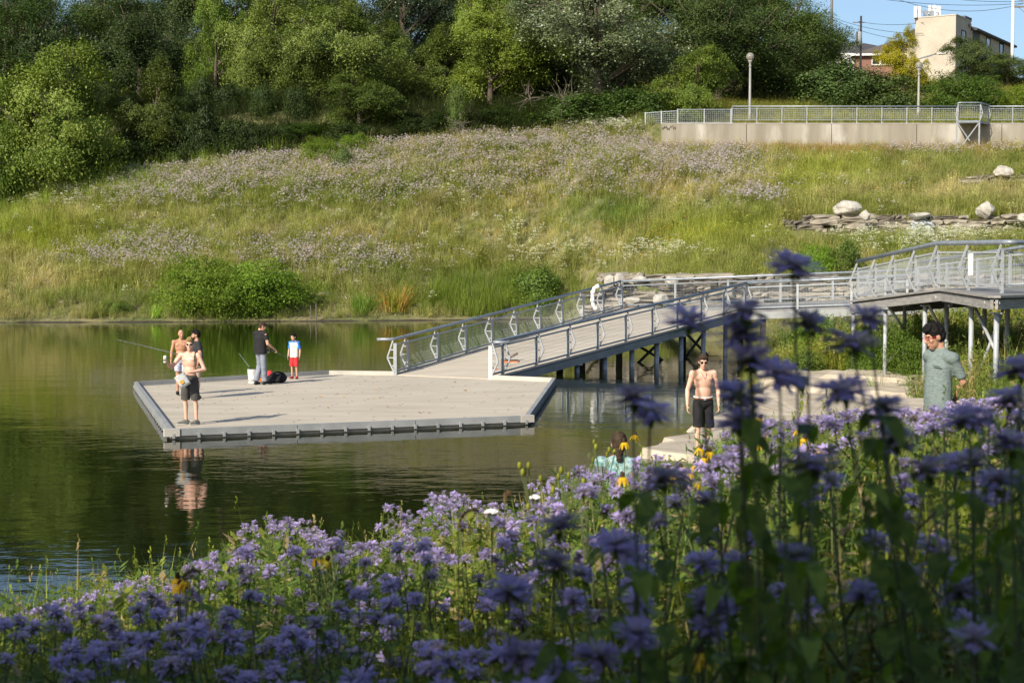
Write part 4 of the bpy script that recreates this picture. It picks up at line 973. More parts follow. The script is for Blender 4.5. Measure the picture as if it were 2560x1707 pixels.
tree('shrub0', 'tall grey green weed bush standing in the lilac flowers', 858, 365, 114.5, 70, (1.3,1.3,1.5), 'shrub', 'shrub')
# shrubs at the water
tree('shrub1', 'big feathery bright green shrub at the far water edge', 500, 628, 92.3, 225, (1.6,1.45,1.1), 'shrub', 'shrub', rz=.7)
tree('shrub1', 'big dark feathery shrub at the far water edge, right of the bright one', 650, 640, 93.0, 250, (1.15,1.12,.95), 'shrub', 'shrub', rz=2.9)
tree('shrub1', 'medium feathery shrub between the two big ones at the water', 585, 672, 92.0, 170, (1.55,1.4,1.25), 'shrub', 'shrub', rz=4.4)
tree('shrub0', 'small round green bush low at the left part of the far shore', 300, 745, 92, 80, (1.5,1.5,1.1), 'shrub', 'shrub')
tree('shrub0', 'low green bush on the slope above the sedge, dotted with white flowers', 1345, 655, 96.5, 150, (1.3,1.4,1.0), 'shrub', 'shrub')
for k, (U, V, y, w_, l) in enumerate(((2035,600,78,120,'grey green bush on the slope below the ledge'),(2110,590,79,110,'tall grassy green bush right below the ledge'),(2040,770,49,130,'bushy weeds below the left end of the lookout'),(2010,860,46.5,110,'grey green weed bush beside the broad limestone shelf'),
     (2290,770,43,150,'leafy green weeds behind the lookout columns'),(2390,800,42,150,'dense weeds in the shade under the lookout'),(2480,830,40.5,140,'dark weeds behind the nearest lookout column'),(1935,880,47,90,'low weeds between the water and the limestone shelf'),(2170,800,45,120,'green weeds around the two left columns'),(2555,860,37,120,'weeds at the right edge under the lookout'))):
    tree('shrub0' if k % 2 else 'shrub1', l, U, V, y, w_, ((1.3,1.3,1.0) if y > 45 else (.75,.75,.65)), 'weed_bush', 'bush')  # weeds beneath the lookout carry its shade as a darker leaf tint
# the trees behind the camera whose shade lies over the near flowers
SHT = [(-9.2,-6.5,8.6,6.5),(-5.6,-8.0,9.2,6.0),(-13.2,-4.6,8.2,6.0),(-2.6,-9.5,10.2,6.5),(-16.5,-1.0,8.0,5.5),(.6,-10.2,10.6,6.2)]
# dead branches in the wood
M['deadwood'] = mat('dead_wood', (.12,.10,.08), .9)
def dead_branch(label, U, V, y, wpx, n, seed):
    r = random.Random(seed); c = at(U, V, y); q = MB(); s = y/4000
    for i in range(n):
        p = c+Vector((r.uniform(-.3,.3), r.uniform(-.4,.4), r.uniform(-.6,.2))); a = r.uniform(0, 2*PI); pts = [p]; d = Vector((math.cos(a), r.uniform(-.3,.3), math.sin(a)*.8)).normalized()
        for k in range(5): d = (d+Vector((r.uniform(-.4,.4), r.uniform(-.4,.4), r.uniform(-.35,.35)))).normalized(); p = p+d*wpx*s*.12; pts.append(p.copy())
        q.tube(pts, [.026,.022,.017,.013,.009,.005], 4)
    o = q.build('dead_branch', M['deadwood']); tag(o, label, 'branch', 'dead branches in the wood')
dead_branch('tangle of bare grey twigs under the cottonwood', 1415, 252, 118.2, 110, 34, 1)
dead_branch('smaller tangle of bare twigs left of the cottonwood bushes', 1325, 232, 118.2, 70, 18, 2)
dead_branch('pale fan of dead stems at the top edge of the meadow', 1145, 310, 117.2, 60, 20, 3)
M['bank_stone'] = stonemat('shade_toned_bank_stone', (.045,.04,.034), (.11,.10,.085))  # stone colour darkened to stand in for the tree shade on the bank
for i, U in enumerate(range(-60, 1960, 70)):
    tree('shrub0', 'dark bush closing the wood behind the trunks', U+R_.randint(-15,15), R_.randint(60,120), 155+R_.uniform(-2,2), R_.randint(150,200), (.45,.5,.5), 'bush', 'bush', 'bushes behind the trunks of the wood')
# rocks showing in the bank
for U, V, wd_ in ((455,285,110),(520,262,120),(590,285,110),(640,300,90),(350,330,120),(250,360,130)):
    tree('shrub0', 'low dark bush among the rocks of the shaded bank', U, V, 121.6, wd_, (.34,.40,.34), 'bush', 'bush', 'bushes on the rocky bank')  # bank shade painted into the dark leaves of these bushes
DBLK = [block_mesh('stone', 1, 1, 1, 150+i, M['bank_stone'], .14) for i in range(4)]
for l_, x0, x1, yy, zz, nc, sd in (('dark fractured rock outcrop at the foot of the shaded bank', -24.6, -19.6, 121.0, 9.9, 4, 61), ('dark rock outcrop half hidden under the broad left tree', -33.5, -30.0, 120.3, 8.6, 3, 62), ('upper dark rock ledge in the overgrown bank', -22.8, -20.4, 123.6, 12.2, 3, 63)):
    stone_wall('rock_outcrop', l_, x0, x1, yy, zz, nc, .42, .22, (.5,1.6), None, sd, .25, 'rock', blk=DBLK)
# ================================================================ scattered ground cover
def gn_scatter(name, label, cat, P, rot, scl, idx, tint, variants):
    n = len(P); me = bpy.data.meshes.new(name); me.vertices.add(n); me.vertices.foreach_set('co', np.asarray(P, np.float32).ravel())
    def A(k, ty, key, arr): a = me.attributes.new(k, ty, 'POINT'); a.data.foreach_set(key, np.ascontiguousarray(arr).ravel())
    A('rot', 'FLOAT_VECTOR', 'vector', np.asarray(rot, np.float32)); A('scl', 'FLOAT', 'value', np.asarray(scl, np.float32)); A('idx', 'INT', 'value', np.asarray(idx, np.int32))
    A('tint', 'FLOAT_COLOR', 'color', np.concatenate([np.asarray(tint, np.float32), np.ones((n,1), np.float32)], 1))
    o = bpy.data.objects.new(name, me); COL.objects.link(o)
    c = bpy.data.collections.new(name+'_kinds')
    for i, v in enumerate(variants): c.objects.link(bpy.data.objects.new(f'{name}_kind_{i:02d}', v))
    g = bpy.data.node_groups.new(name, 'GeometryNodeTree')
    g.interface.new_socket('Geometry', in_out='INPUT', socket_type='NodeSocketGeometry'); g.interface.new_socket('Geometry', in_out='OUTPUT', socket_type='NodeSocketGeometry')
    gi = g.nodes.new('NodeGroupInput'); go = g.nodes.new('NodeGroupOutput'); ip = g.nodes.new('GeometryNodeInstanceOnPoints'); ci = g.nodes.new('GeometryNodeCollectionInfo')
    ci.inputs['Collection'].default_value = c; ci.inputs['Separate Children'].default_value = True; ci.inputs['Reset Children'].default_value = True
    L = g.links.new
    def NA(k, ty): a = g.nodes.new('GeometryNodeInputNamedAttribute'); a.data_type = ty; a.inputs['Name'].default_value = k; return a.outputs[0]
    L(gi.outputs[0], ip.inputs['Points']); L(ci.outputs[0], ip.inputs['Instance']); ip.inputs['Pick Instance'].default_value = True
    L(NA('idx','INT'), ip.inputs['Instance Index']); L(NA('rot','FLOAT_VECTOR'), ip.inputs['Rotation']); L(NA('scl','FLOAT'), ip.inputs['Scale'])
    L(ip.outputs[0], go.inputs[0])
    md = o.modifiers.new('scatter', 'NODES'); md.node_group = g
    return tag(o, label, cat, kind='stuff')
def add_rnd(me, r):
    a = me.attributes.new('rnd', 'FLOAT', 'FACE'); a.data.foreach_set('value', r.random(len(me.polygons)).astype(np.float32)); return me
M['grass'] = leafmat('meadow_blade', (.75,.75,.75), (1.2,1.2,1.2), .35, rough=.6, tint=True, objrand=.12, spec=.15)
M['lilac'] = leafmat('lilac_petal', (.47,.40,.53), (.66,.58,.68), .35, objrand=.12, spec=.1)
M['white_fl'] = leafmat('white_petal', (.58,.58,.50), (.74,.74,.68), .3, objrand=.08)
M['yellow_fl'] = leafmat('yellow_petal', (.62,.33,.012), (.75,.46,.02), .3, objrand=.08)
def tuft(name, n, h, rad, wd, seed, lean=.35, curl=.5, m='grass', seeds=0):
    r = np.random.default_rng(seed); V = []; F = []
    for i in range(n):
        a = r.uniform(0, 2*PI); b = np.array([math.cos(a), math.sin(a), 0])*rad*math.sqrt(r.random()); d = r.uniform(0, 2*PI); dv = np.array([math.cos(d), math.sin(d), 0]); sv = np.array([-dv[1], dv[0], 0])
        H = h*r.uniform(.55,1.1); ln = lean*r.uniform(.2,1.3); o = len(V); k = 4
        for j in range(k+1):
            t = j/k; p = b+dv*H*(ln*t+curl*ln*t*t)+np.array([0,0,H*(t-.22*curl*ln*t*t)]); w_ = wd*(1-t)**.7*(.5 if j == 0 else 1)
            if j < k: V += [p-sv*w_/2, p+sv*w_/2]
            else: V.append(p)
        for j in range(k-1): F.append((o+2*j, o+2*j+1, o+2*j+3, o+2*j+2))
        F.append((o+2*k-2, o+2*k-1, o+2*k, o+2*k))
        if seeds and r.random() < seeds:
            p = V[-1]
            for q in range(5):
                o = len(V); s = .011; c = p-np.array([r.normal()*.004,r.normal()*.004,.018*q]); e_ = r.normal(size=(4,3))*.006; V += [c+np.array([-s*.5,0,-s])+e_[0], c+np.array([s*.5,0,-s*.6])+e_[1], c+np.array([s*.3,0,s*1.4])+e_[2], c+np.array([-s*.4,0,s])+e_[3]]; F.append((o,o+1,o+2,o+3))
    me = bpy.data.meshes.new(name); me.from_pydata([tuple(v) for v in V], [], [f if f[2] != f[3] else f[:3] for f in F]); me.materials.append(M[m]); me.update()
    return add_rnd(me, r)
def forb(name, nst, h, rad, seed, head=None, hm='lilac', hs=.05, leafs=8, ll=.07, nh=1, petals=9, flat=.3):
    """leafy stems, each with small leaves and, if head, a round or flat flower head"""
    r = np.random.default_rng(seed); V = []; F = []; MI = []
    def quad(p, a, b, mi): o = len(V); V.extend([p-a, p-b, p+a, p+b]); F.append((o,o+1,o+2,o+3)); MI.append(mi)
    for i in range(nst):
        a = r.uniform(0, 2*PI); b = np.array([math.cos(a), math.sin(a), 0])*rad*math.sqrt(r.random()); H = h*r.uniform(.75,1.1); lean = r.normal(size=2)*.12
        top = b+np.array([lean[0]*H, lean[1]*H, H]); sw = .0032
        o = len(V); V.extend([b+np.array([-sw,0,0]), b+np.array([sw,0,0]), top+np.array([sw*.6,0,0]), top-np.array([sw*.6,0,0])]); F.append((o,o+1,o+2,o+3)); MI.append(0)
        for j in range(leafs):
            t = r.uniform(.12,.95); p = b+(top-b)*t; d = r.uniform(0, 2*PI); dv = np.array([math.cos(d), math.sin(d), r.uniform(-.2,.6)]); L = ll*r.uniform(.7,1.3)
            sv = np.cross(dv, [0,0,1]); sv = sv/np.linalg.norm(sv); o = len(V)
            V.extend([p, p+dv*L*.5+sv*L*.22, p+dv*L, p+dv*L*.5-sv*L*.22]); F.append((o,o+1,o+2,o+3)); MI.append(0)
        if head:
            for k in range(nh):
                c = top+(np.array([r.normal()*hs*1.2, r.normal()*hs*1.2, r.uniform(-.6,.3)*hs]) if nh > 1 else 0)
                for q in range(petals):
                    d = r.normal(size=3); d[2] = abs(d[2])*flat; d /= np.linalg.norm(d); e = np.cross(d, r.normal(size=3)); e /= np.linalg.norm(e)
                    quad(c+d*hs*.45, d*hs*.42, e*hs*.24, 1)
    me = bpy.data.meshes.new(name); me.from_pydata([tuple(v) for v in V], [], F); me.materials.append(M['grass']); me.materials.append(M[hm]); me.polygons.foreach_set('material_index', MI); me.update()
    return add_rnd(me, r)
GRS = [tuft('t', 16, .75, .22, .022, 1), tuft('t', 14, .95, .25, .02, 2, .45, .9), tuft('t', 18, .55, .28, .024, 3, .6), tuft('t', 13, 1.05, .2, .018, 4, .25, .4, seeds=.5), tuft('t', 15, .7, .3, .022, 5, .8, 1.0)]
TALL = [tuft('t', 26, 1.9, .5, .035, 6, .28, .8), tuft('t', 24, 1.6, .45, .035, 7, .35, 1.0), tuft('t', 22, 2.1, .5, .03, 8, .22, .7, seeds=.4)]
FRB = [forb('f', 7, .8, .25, 10, leafs=12, ll=.10), forb('f', 6, .65, .28, 11, leafs=14, ll=.12), forb('f', 8, .95, .25, 12, leafs=12, ll=.09)]
LIL = [forb('l', 7, .95, .28, 20+i, True, 'lilac', .072, 10, .09) for i in range(3)]
WHT = [forb('w', 5, .9, .22, 30+i, True, 'white_fl', .07, 9, .09, nh=3, petals=6, flat=.2) for i in range(2)]
YEL = [forb('y', 4, .9, .2, 40+i, True, 'yellow_fl', .06, 9, .09, petals=7) for i in range(2)]
def bump2(U, V, lst):
    s = np.zeros_like(U)
    for cu, cv, ru, rv, a in lst: s = s+a*np.exp(-((U-cu)/ru)**2-((V-cv)/rv)**2)
    return s
LIL_Z = [(480,450,190,52,1.0),(330,485,120,34,.95),(640,420,160,52,1.0),(820,460,210,55,.8),(1000,410,180,50,.85),(1230,400,200,55,1.15),(1450,420,200,62,1.25),(1640,420,160,62,1.1),(1100,490,250,30,.25),(1780,410,75,40,.9),(1900,515,42,20,1.1),
         (400,645,100,34,1.3),(290,665,90,24,1.0),(760,650,130,36,1.0),(900,670,140,32,.6),(2290,385,110,18,.8),(2520,385,35,15,.9),(1000,330,60,14,.4)]
WHT_Z = [(120,500,120,25,.7),(30,495,60,20,.6),(1140,500,60,30,.25),(1370,660,90,22,.5),(1560,650,110,14,.8),(1650,655,80,12,.7),(2330,612,170,24,.8),(2180,580,60,22,.5),(1500,332,160,8,.8),(2400,360,80,18,.4),(2080,800,40,25,.8),(1290,620,120,40,.2)]
YEL_Z = [(870,360,50,20,.7),(1030,430,500,60,.12),(2000,550,20,14,1.0),(1300,600,300,90,.14),(1600,610,120,30,.3)]
def veg_tint(U, V, x, y, r):
    """what grows where on the slope: base colour of the plants there"""
    n = len(U); n1 = vnoise(x, y, 4.2, 11); n2 = vnoise(x, y, 1.3, 12); n3 = vnoise(x, y, 9.0, 13)
    green = np.array([.185,.228,.052]); olive = np.array([.255,.275,.072]); dry = np.array([.45,.385,.215]); lime = np.array([.275,.305,.048]); deep = np.array([.115,.195,.034])
    c = olive[None]*(1-n1[:, None])+green[None]*n1[:, None]
    d = np.clip((n3*.45+n2*.75-.50)*2.4, 0, 1)*.60+bump2(U, V, [(1650,470,170,45,.7),(1790,440,150,40,.55),(1420,620,160,40,.5),(1000,585,200,40,.35),(1700,355,200,22,.8),(2350,480,200,50,.25),(2500,500,80,30,.4),(60,720,100,40,.5),(1000,360,150,30,.3),(700,560,200,40,.2)])
    d = np.clip(d+r.normal(size=n)*.13, 0, .95)[:, None]; c = c*(1-d)+dry*d
    g = np.clip(bump2(U, V, [(100,600,150,50,.9),(2080,430,150,50,.7),(1700,600,150,40,.75),(2000,480,70,20,.6),(60,440,150,40,.4),(1880,600,160,40,.5)])+r.normal(size=n)*.08, 0, 1)[:, None]; c = c*(1-g)+lime*g
    g2 = np.clip(bump2(U, V, [(1540,540,120,40,.7),(1250,740,200,40,.7),(1000,700,200,40,.4),(200,440,150,40,.4),(300,760,250,25,.5),(700,760,120,30,.6),(1520,460,60,25,.5),(2120,590,80,30,.4)])+r.normal(size=n)*.08, 0, 1)[:, None]; c = c*(1-g2)+deep*g2
    dk = vnoise(x, y, 1.6, 18)*.5+vnoise(x, y, .7, 19)*.5; c = c*(.80+.66*np.clip(dk, .1, .9))[:, None]
    return c*r.uniform(.7,1.3,n)[:, None]
r6 = np.random.default_rng(6)
def spots(n, x0, x1, y0, y1, marg=140, dmin=.5):
    x = r6.uniform(x0, x1, n); y = r6.uniform(y0, y1, n)
    d = shore_dist(x, y); x, y, d = x[d > dmin], y[d > dmin], d[d > dmin]
    z = ground_h(x, y); P = np.stack([x, y, z], 1); U, V, _ = proj(P)
    m = (U > -marg) & (U < 2560+marg) & (V > -100) & (V < 2100)
    # keep the walkways, walls and ledges free
    m &= ~((y > 55.5) & (y < 64) & (x > 3.5) & (x < 22)) & ~((y > 71.2) & (y < 72.6) & (x > 3.2)) & ~((y > 89.0) & (y < 90.4) & (x > 15)) & ~((y > 113.0) & (y < 117) & (x > 10.2))
    return P[m], U[m], V[m], d[m]
def rots(n, tilt=.12): return np.stack([r6.normal(size=n)*tilt, r6.normal(size=n)*tilt, r6.uniform(0, 6.28, n)], 1)
# far slope
P, U, V, d = spots(112000, -52, 52, 64, 122, dmin=.12)
crest_in = ~((P[:, 1] > 119.5) & (P[:, 0] < 10.4))
P, U, V, d = P[crest_in], U[crest_in], V[crest_in], d[crest_in]
T = veg_tint(U, V, P[:, 0], P[:, 1], r6)
gap = vnoise(P[:, 0], P[:, 1], 1.1, 16)*.6+vnoise(P[:, 0], P[:, 1], 3.3, 17)*.4; kp = r6.random(len(P)) < np.clip((gap-.12)*3.6, .35, 1); P, U, V, d, T = P[kp], U[kp], V[kp], d[kp], T[kp]
n = len(P); kind = r6.choice(8, n, p=[.17,.17,.16,.12,.14,.09,.09,.06])
sc = r6.uniform(.7,1.25,n)*np.clip(.55+d*.12, .55, 1.0)*(.58+.85*vnoise(P[:, 0], P[:, 1], 1.7, 15))
sc *= np.where((P[:, 1] > 109.5) & (P[:, 0] > 9.5), .6, 1)*np.where((P[:, 1] > 86) & (P[:, 1] < 89.4) & (P[:, 0] > 15), .45, 1)*np.where((P[:, 1] > 97.8) & (P[:, 1] < 100.6) & (P[:, 0] > 27.5), .5, 1)
sc *= np.where((P[:, 1] > 64) & (P[:, 1] < 72) & (P[:, 0] > 3), .55, 1)
gn_scatter('meadow_grass', 'mixed grasses and weeds covering the sloping meadow', 'grass', P, rots(n), sc, kind, T, GRS+FRB)
def flowers(name, label, zones, N, var, thr_noise, scl=(.8,1.15), bias=0.0):
    P, U, V, d = spots(N, -52, 52, 66, 121, dmin=1.5)
    p = 1.35*bump2(U, V, zones)*(.35+1.1*vnoise(P[:, 0], P[:, 1], 1.8, thr_noise))+bias
    m = (r6.random(len(P)) < p) & ~((P[:, 1] > 119) & (P[:, 0] < 10))
    m &= ~((P[:, 1] > 110) & (P[:, 0] > 9.5)) & ~((P[:, 1] > 86.4) & (P[:, 1] < 90.5) & (P[:, 0] > 15.5))
    P, U, V = P[m], U[m], V[m]; n = len(P); T = np.tile(np.array([.20,.25,.06]), (n,1))*r6.uniform(.75,1.25,n)[:, None]
    gn_scatter(name, label, 'wildflowers', P, rots(n, .08), r6.uniform(*scl, n), r6.integers(0, len(var), n), T, var)
flowers('lilac_wildflowers', 'drifts of pale lilac wildflowers across the sloping meadow', LIL_Z, 62000, LIL, 21, bias=.004)
flowers('white_wildflowers', 'white umbels and boneset scattered on the sloping meadow', WHT_Z, 40000, WHT, 22, bias=.006)
flowers('yellow_wildflowers', 'yellow flowers dotted over the sloping meadow', YEL_Z, 40000, YEL, 23, (.7,1.0), bias=.008)
# tall grass at the left edge, at the wall foot, and the sedge belt at the far water line
P1, U1, V1, d1 = spots(30000, -52, 6, 84, 122, dmin=.15)
pz = bump2(U1, V1, [(270,465,110,30,1.6),(60,480,110,28,1.2),(640,375,90,14,.6),(500,415,60,20,.3),(20,560,90,45,.35),(1300,765,150,34,1.6),(1120,770,100,28,1.3),(880,770,50,20,.8),(700,785,80,14,.4),(150,760,120,16,.25)])*.30
m = r6.random(len(P1)) < pz; P1, U1, V1 = P1[m], U1[m], V1[m]; n = len(P1)
T1 = np.where((V1 > 700)[:, None], np.array([.15,.205,.030]), np.array([.23,.32,.046]))*r6.uniform(.8,1.25,n)[:, None]
gn_scatter('tall_grass', 'tall green grass and sedge at the meadow edge and the water line', 'grass', P1, rots(n, .08), r6.uniform(.55,.95,n), r6.integers(0, 3, n), T1, TALL)
P1, U1, V1, d1 = spots(9000, 10.2, 48, 108, 113.1); n = len(P1)
m = r6.random(n) < np.where(P1[:, 1] > 110.5, .55, .15); P1 = P1[m]; n = len(P1)
gn_scatter('wall_foot_grass', 'dry brownish grass along the foot of the hilltop wall', 'grass', P1, rots(n), r6.uniform(.5,.95,n), r6.integers(0, 5, n), np.array([.38,.28,.12])*r6.uniform(.7,1.3,(n,1)), GRS)
# grass above the wall, and on the shaded bank
P1, U1, V1, d1 = spots(16000, 10, 50, 117, 150); m = r6.random(len(P1)) < np.where(P1[:, 1] < 130, 1, .4); P1 = P1[m]; n = len(P1)
gn_scatter('rim_grass', 'olive grass on the slope behind the hilltop fence', 'grass', P1, rots(n), r6.uniform(.6,1.0,n), r6.integers(0, 8, n), np.array([.25,.26,.06])*r6.uniform(.7,1.3,(n,1)), GRS+FRB)
P1, U1, V1, d1 = spots(22000, -50, 10.2, 119.5, 165); n = len(P1)
gn_scatter('bank_grass', 'long grass and weeds hanging on the shaded bank under the trees', 'grass', P1, rots(n, .25), r6.uniform(.8,1.8,n), r6.integers(0, 8, n), np.array([.045,.065,.018])*r6.uniform(.4,1.3,(n,1)), GRS+FRB)  # blade colour darkened to paint shade over the bank
# single clumps of iris and reed at the far water line
def clump(label, U, V, y, n, h, rad, wd, cols, seed):
    x = px(U, y); g = gh(x, y); r0 = random.Random(seed); root = empty('reed_clump', label, 'reeds', (x, y, g), 'reed clumps at the far water line')
    for k, (c, f) in enumerate(cols):
        me = tuft('blades', int(n*f), h, rad, wd, seed+k, .55, .9)
        mm = bpy.data.materials.get('blade_%d_%d' % (seed, k)) or leafmat('blade_%d_%d' % (seed, k), tuple(q*.75 for q in c), tuple(q*1.25 for q in c), .4)
        me.materials.clear(); me.materials.append(mm); link('blades', me, root)
clump('tall reed clump half turned yellow and brown at the water, right', 985, 790, 94.0, 230, 2.0, .8, .05, [((.28,.33,.05), .6),((.46,.24,.08), .4)], 301)
clump('green reed clump left of the yellowing one at the water', 905, 785, 93.6, 150, 1.5, .65, .05, [((.18,.30,.04), 1.0)], 311)
clump('bright green reed clump below the big shrub at the water', 455, 790, 91.6, 70, .9, .5, .045, [((.20,.33,.05), .8),((.42,.28,.10), .2)], 321)
clump('lime green weed clump at the left part of the far water line', 395, 780, 91.4, 70, .9, .5, .05, [((.24,.38,.05), 1.0)], 331)
clump('brownish reed clump at the left edge of the far water line', 40, 790, 90.6, 120, 1.0, 1.2, .03, [((.28,.23,.09), .7),((.18,.24,.05), .3)], 341)
# a dead stem and drift wood at the far water line
for U, V0, V1, y, l in ((789,757,802,91.8,'thin dead stem standing in the shallows'),(775,763,800,92.0,'shorter dead stem left of the thin one in the shallows')):
    a, b = at(U,V1,y), at(U+1,V0,y); a.z = -.3; tag(MB().tube([a, lerp(a,b,.5)+Vector((.03,0,0)), b], [.05,.04,.025], 6).build('dead_reed', M['deadwood']), l, 'dead reed')
# far mud edge
for k, (U, w_, l) in enumerate(((160,16,'pale bare sand patch above the left mud shore'),(810,10,'pale sand patch on the bank right of the dark shrub'))):
    y = 93.6 if k == 0 else 96; x = px(U, y); g = gh(x, y); q = MB(); q.ell((x,y,g+.02), (w_*.05,.5,.16), None, 18, 8); o = q.build('sand_patch', M['shelf'], smooth=True); tag(o, l, 'sand', kind='structure')
M['mud'] = mat('wet_mud', (.045,.036,.027), .65, 0, .35, 2, bump=.5, bs=4)
q = MB(); vs = []; fs = []; xs = np.arange(-60, 3, .6)
for i, x in enumerate(xs):
    ys = float(np.interp(x, SHA[:8, 0], SHA[:8, 1])); wv = .35*math.sin(x*1.3)+.25*math.sin(x*2.9+1)
    for j, (dy, dz) in enumerate(((-.55+wv*.4,-.06),(-.15+wv*.3,.03),(.2,.08),(.6,.18))): vs.append((x, ys+dy, WATER_Z+dz))
for i in range(len(xs)-1):
    for j in range(3): a = i*4+j; fs.append((a, a+4, a+5, a+1))
q.add(vs, fs); tag(q.build('mud_shore', M['mud'], smooth=True), kind='structure')
# ================================================================ people
def skinmat(name, c, var=.12):
    m, t, p, L = nodes(name); tc = t.nodes.new('ShaderNodeTexCoord'); n = t.nodes.new('ShaderNodeTexNoise'); n.inputs['Scale'].default_value = 9; n.inputs['Detail'].default_value = 5; L(tc.outputs['Object'], n.inputs[0])
    r = t.nodes.new('ShaderNodeValToRGB'); r.color_ramp.elements[0].position = .35; r.color_ramp.elements[1].position = .65
    r.color_ramp.elements[0].color = (c[0]*(1-var*.5), c[1]*(1-var), c[2]*(1-var), 1); r.color_ramp.elements[1].color = (min(1, c[0]*(1+var*.4)), c[1]*(1+var*.5), c[2]*(1+var*.5), 1); L(n.outputs[0], r.inputs[0]); L(r.outputs[0], p.inputs['Base Color'])
    p.inputs['Roughness'].default_value = .5; p.inputs['Subsurface Weight'].default_value = .08; p.inputs['Subsurface Radius'].default_value = (.02,.008,.004); return m
def clothmat(name, c, var=.12, vs=7, bump=.35, c2=None): return mat(name, c, .85, 0, var, vs, c2, bump=bump, bs=26, spec=.2)
M['hair_black'] = mat('black_hair', (.009,.008,.008), .75, 0, .4, 30, bump=.2, bs=50, stretch=(1,1,.3), spec=.15); M['hair_brown'] = mat('brown_hair', (.045,.030,.020), .75, 0, .4, 30, bump=.2, bs=50, stretch=(1,1,.3), spec=.15)
M['hair_blond'] = mat('blond_hair', (.24,.165,.075), .75, 0, .35, 30, bump=.2, bs=50, stretch=(1,1,.3), spec=.15); M['hair_grey'] = mat('short_grey_hair', (.22,.20,.18), .6, 0, .3, 30)
M['lens'] = mat('dark_lens', (.01,.01,.012), .08, spec=.9); M['eye_dark'] = mat('eye_dark', (.015,.012,.01), .3); M['lip'] = mat('lip', (.36,.15,.12), .5); M['red_frame'] = mat('red_frame', (.42,.015,.03), .35)
M['sole'] = mat('shoe_sole', (.55,.54,.50), .7); M['shoe_grey'] = clothmat('grey_canvas_shoe', (.15,.155,.14)); M['shoe_black'] = clothmat('black_shoe', (.02,.02,.02)); M['shoe_red'] = clothmat('red_shoe', (.35,.03,.04))
def remesh(q, name, m, parent, voxel=.009, smooth=4, ratio=.5, disp=None, mats=None, matfn=None):
    me = q.mesh(name+'_tmp', m); o = bpy.data.objects.new(name+'_tmp', me); COL.objects.link(o)
    md = o.modifiers.new('r', 'REMESH'); md.mode = 'VOXEL'; md.voxel_size = voxel; md.use_smooth_shade = True
    sm_ = o.modifiers.new('s', 'SMOOTH'); sm_.iterations = smooth; sm_.factor = .5
    if ratio < 1: dm = o.modifiers.new('d', 'DECIMATE'); dm.ratio = ratio
    dg = bpy.context.evaluated_depsgraph_get(); ev = o.evaluated_get(dg); r = bpy.data.meshes.new_from_object(ev); r.name = name
    bpy.data.objects.remove(o); bpy.data.meshes.remove(me)
    if disp:
        n = len(r.vertices); co = np.empty(n*3, np.float32); r.vertices.foreach_get('co', co); co = co.reshape(-1,3); nr = np.empty(n*3, np.float32); r.vertices.foreach_get('normal', nr); nr = nr.reshape(-1,3)
        d = np.array([mnoise.noise(Vector(p)*disp[1]) for p in co])*disp[0]; co += nr*d[:, None]; r.vertices.foreach_set('co', co.ravel())
    r.materials.clear()
    for x in (mats or [m]): r.materials.append(x)
    if matfn:
        k = len(r.polygons); ce = np.empty(k*3, np.float32); r.polygons.foreach_get('center', ce); r.polygons.foreach_set('material_index', matfn(ce.reshape(-1,3)).astype(np.int32))
    r.polygons.foreach_set('use_smooth', np.ones(len(r.polygons), bool)); r.update()
    ob = bpy.data.objects.new(name, r); COL.objects.link(ob); ob.parent = parent; return ob
def frust(q, a, b, ra, rb_, flat=1.0, n=16, fl_axis=None):
    """flat-ended tapered tube, squeezed front to back"""
    a, b = Vector(a), Vector(b); o = len(q.v); q.tube([a, lerp(a,b,.5), b], [ra, (ra+rb_)/2, rb_], n)
    return q
DEF = dict(hipL=(.085,0,.93), hipR=(-.085,0,.93), kneeL=(.10,-.015,.50), kneeR=(-.10,-.015,.50), ankL=(.105,.015,.085), ankR=(-.105,.015,.085), toeL=(.125,-.155,.03), toeR=(-.125,-.155,.03),
    shL=(.185,.005,1.43), shR=(-.185,.005,1.43), elL=(.245,.03,1.14), elR=(-.245,.03,1.14), wrL=(.255,-.03,.90), wrR=(-.255,-.03,.90))
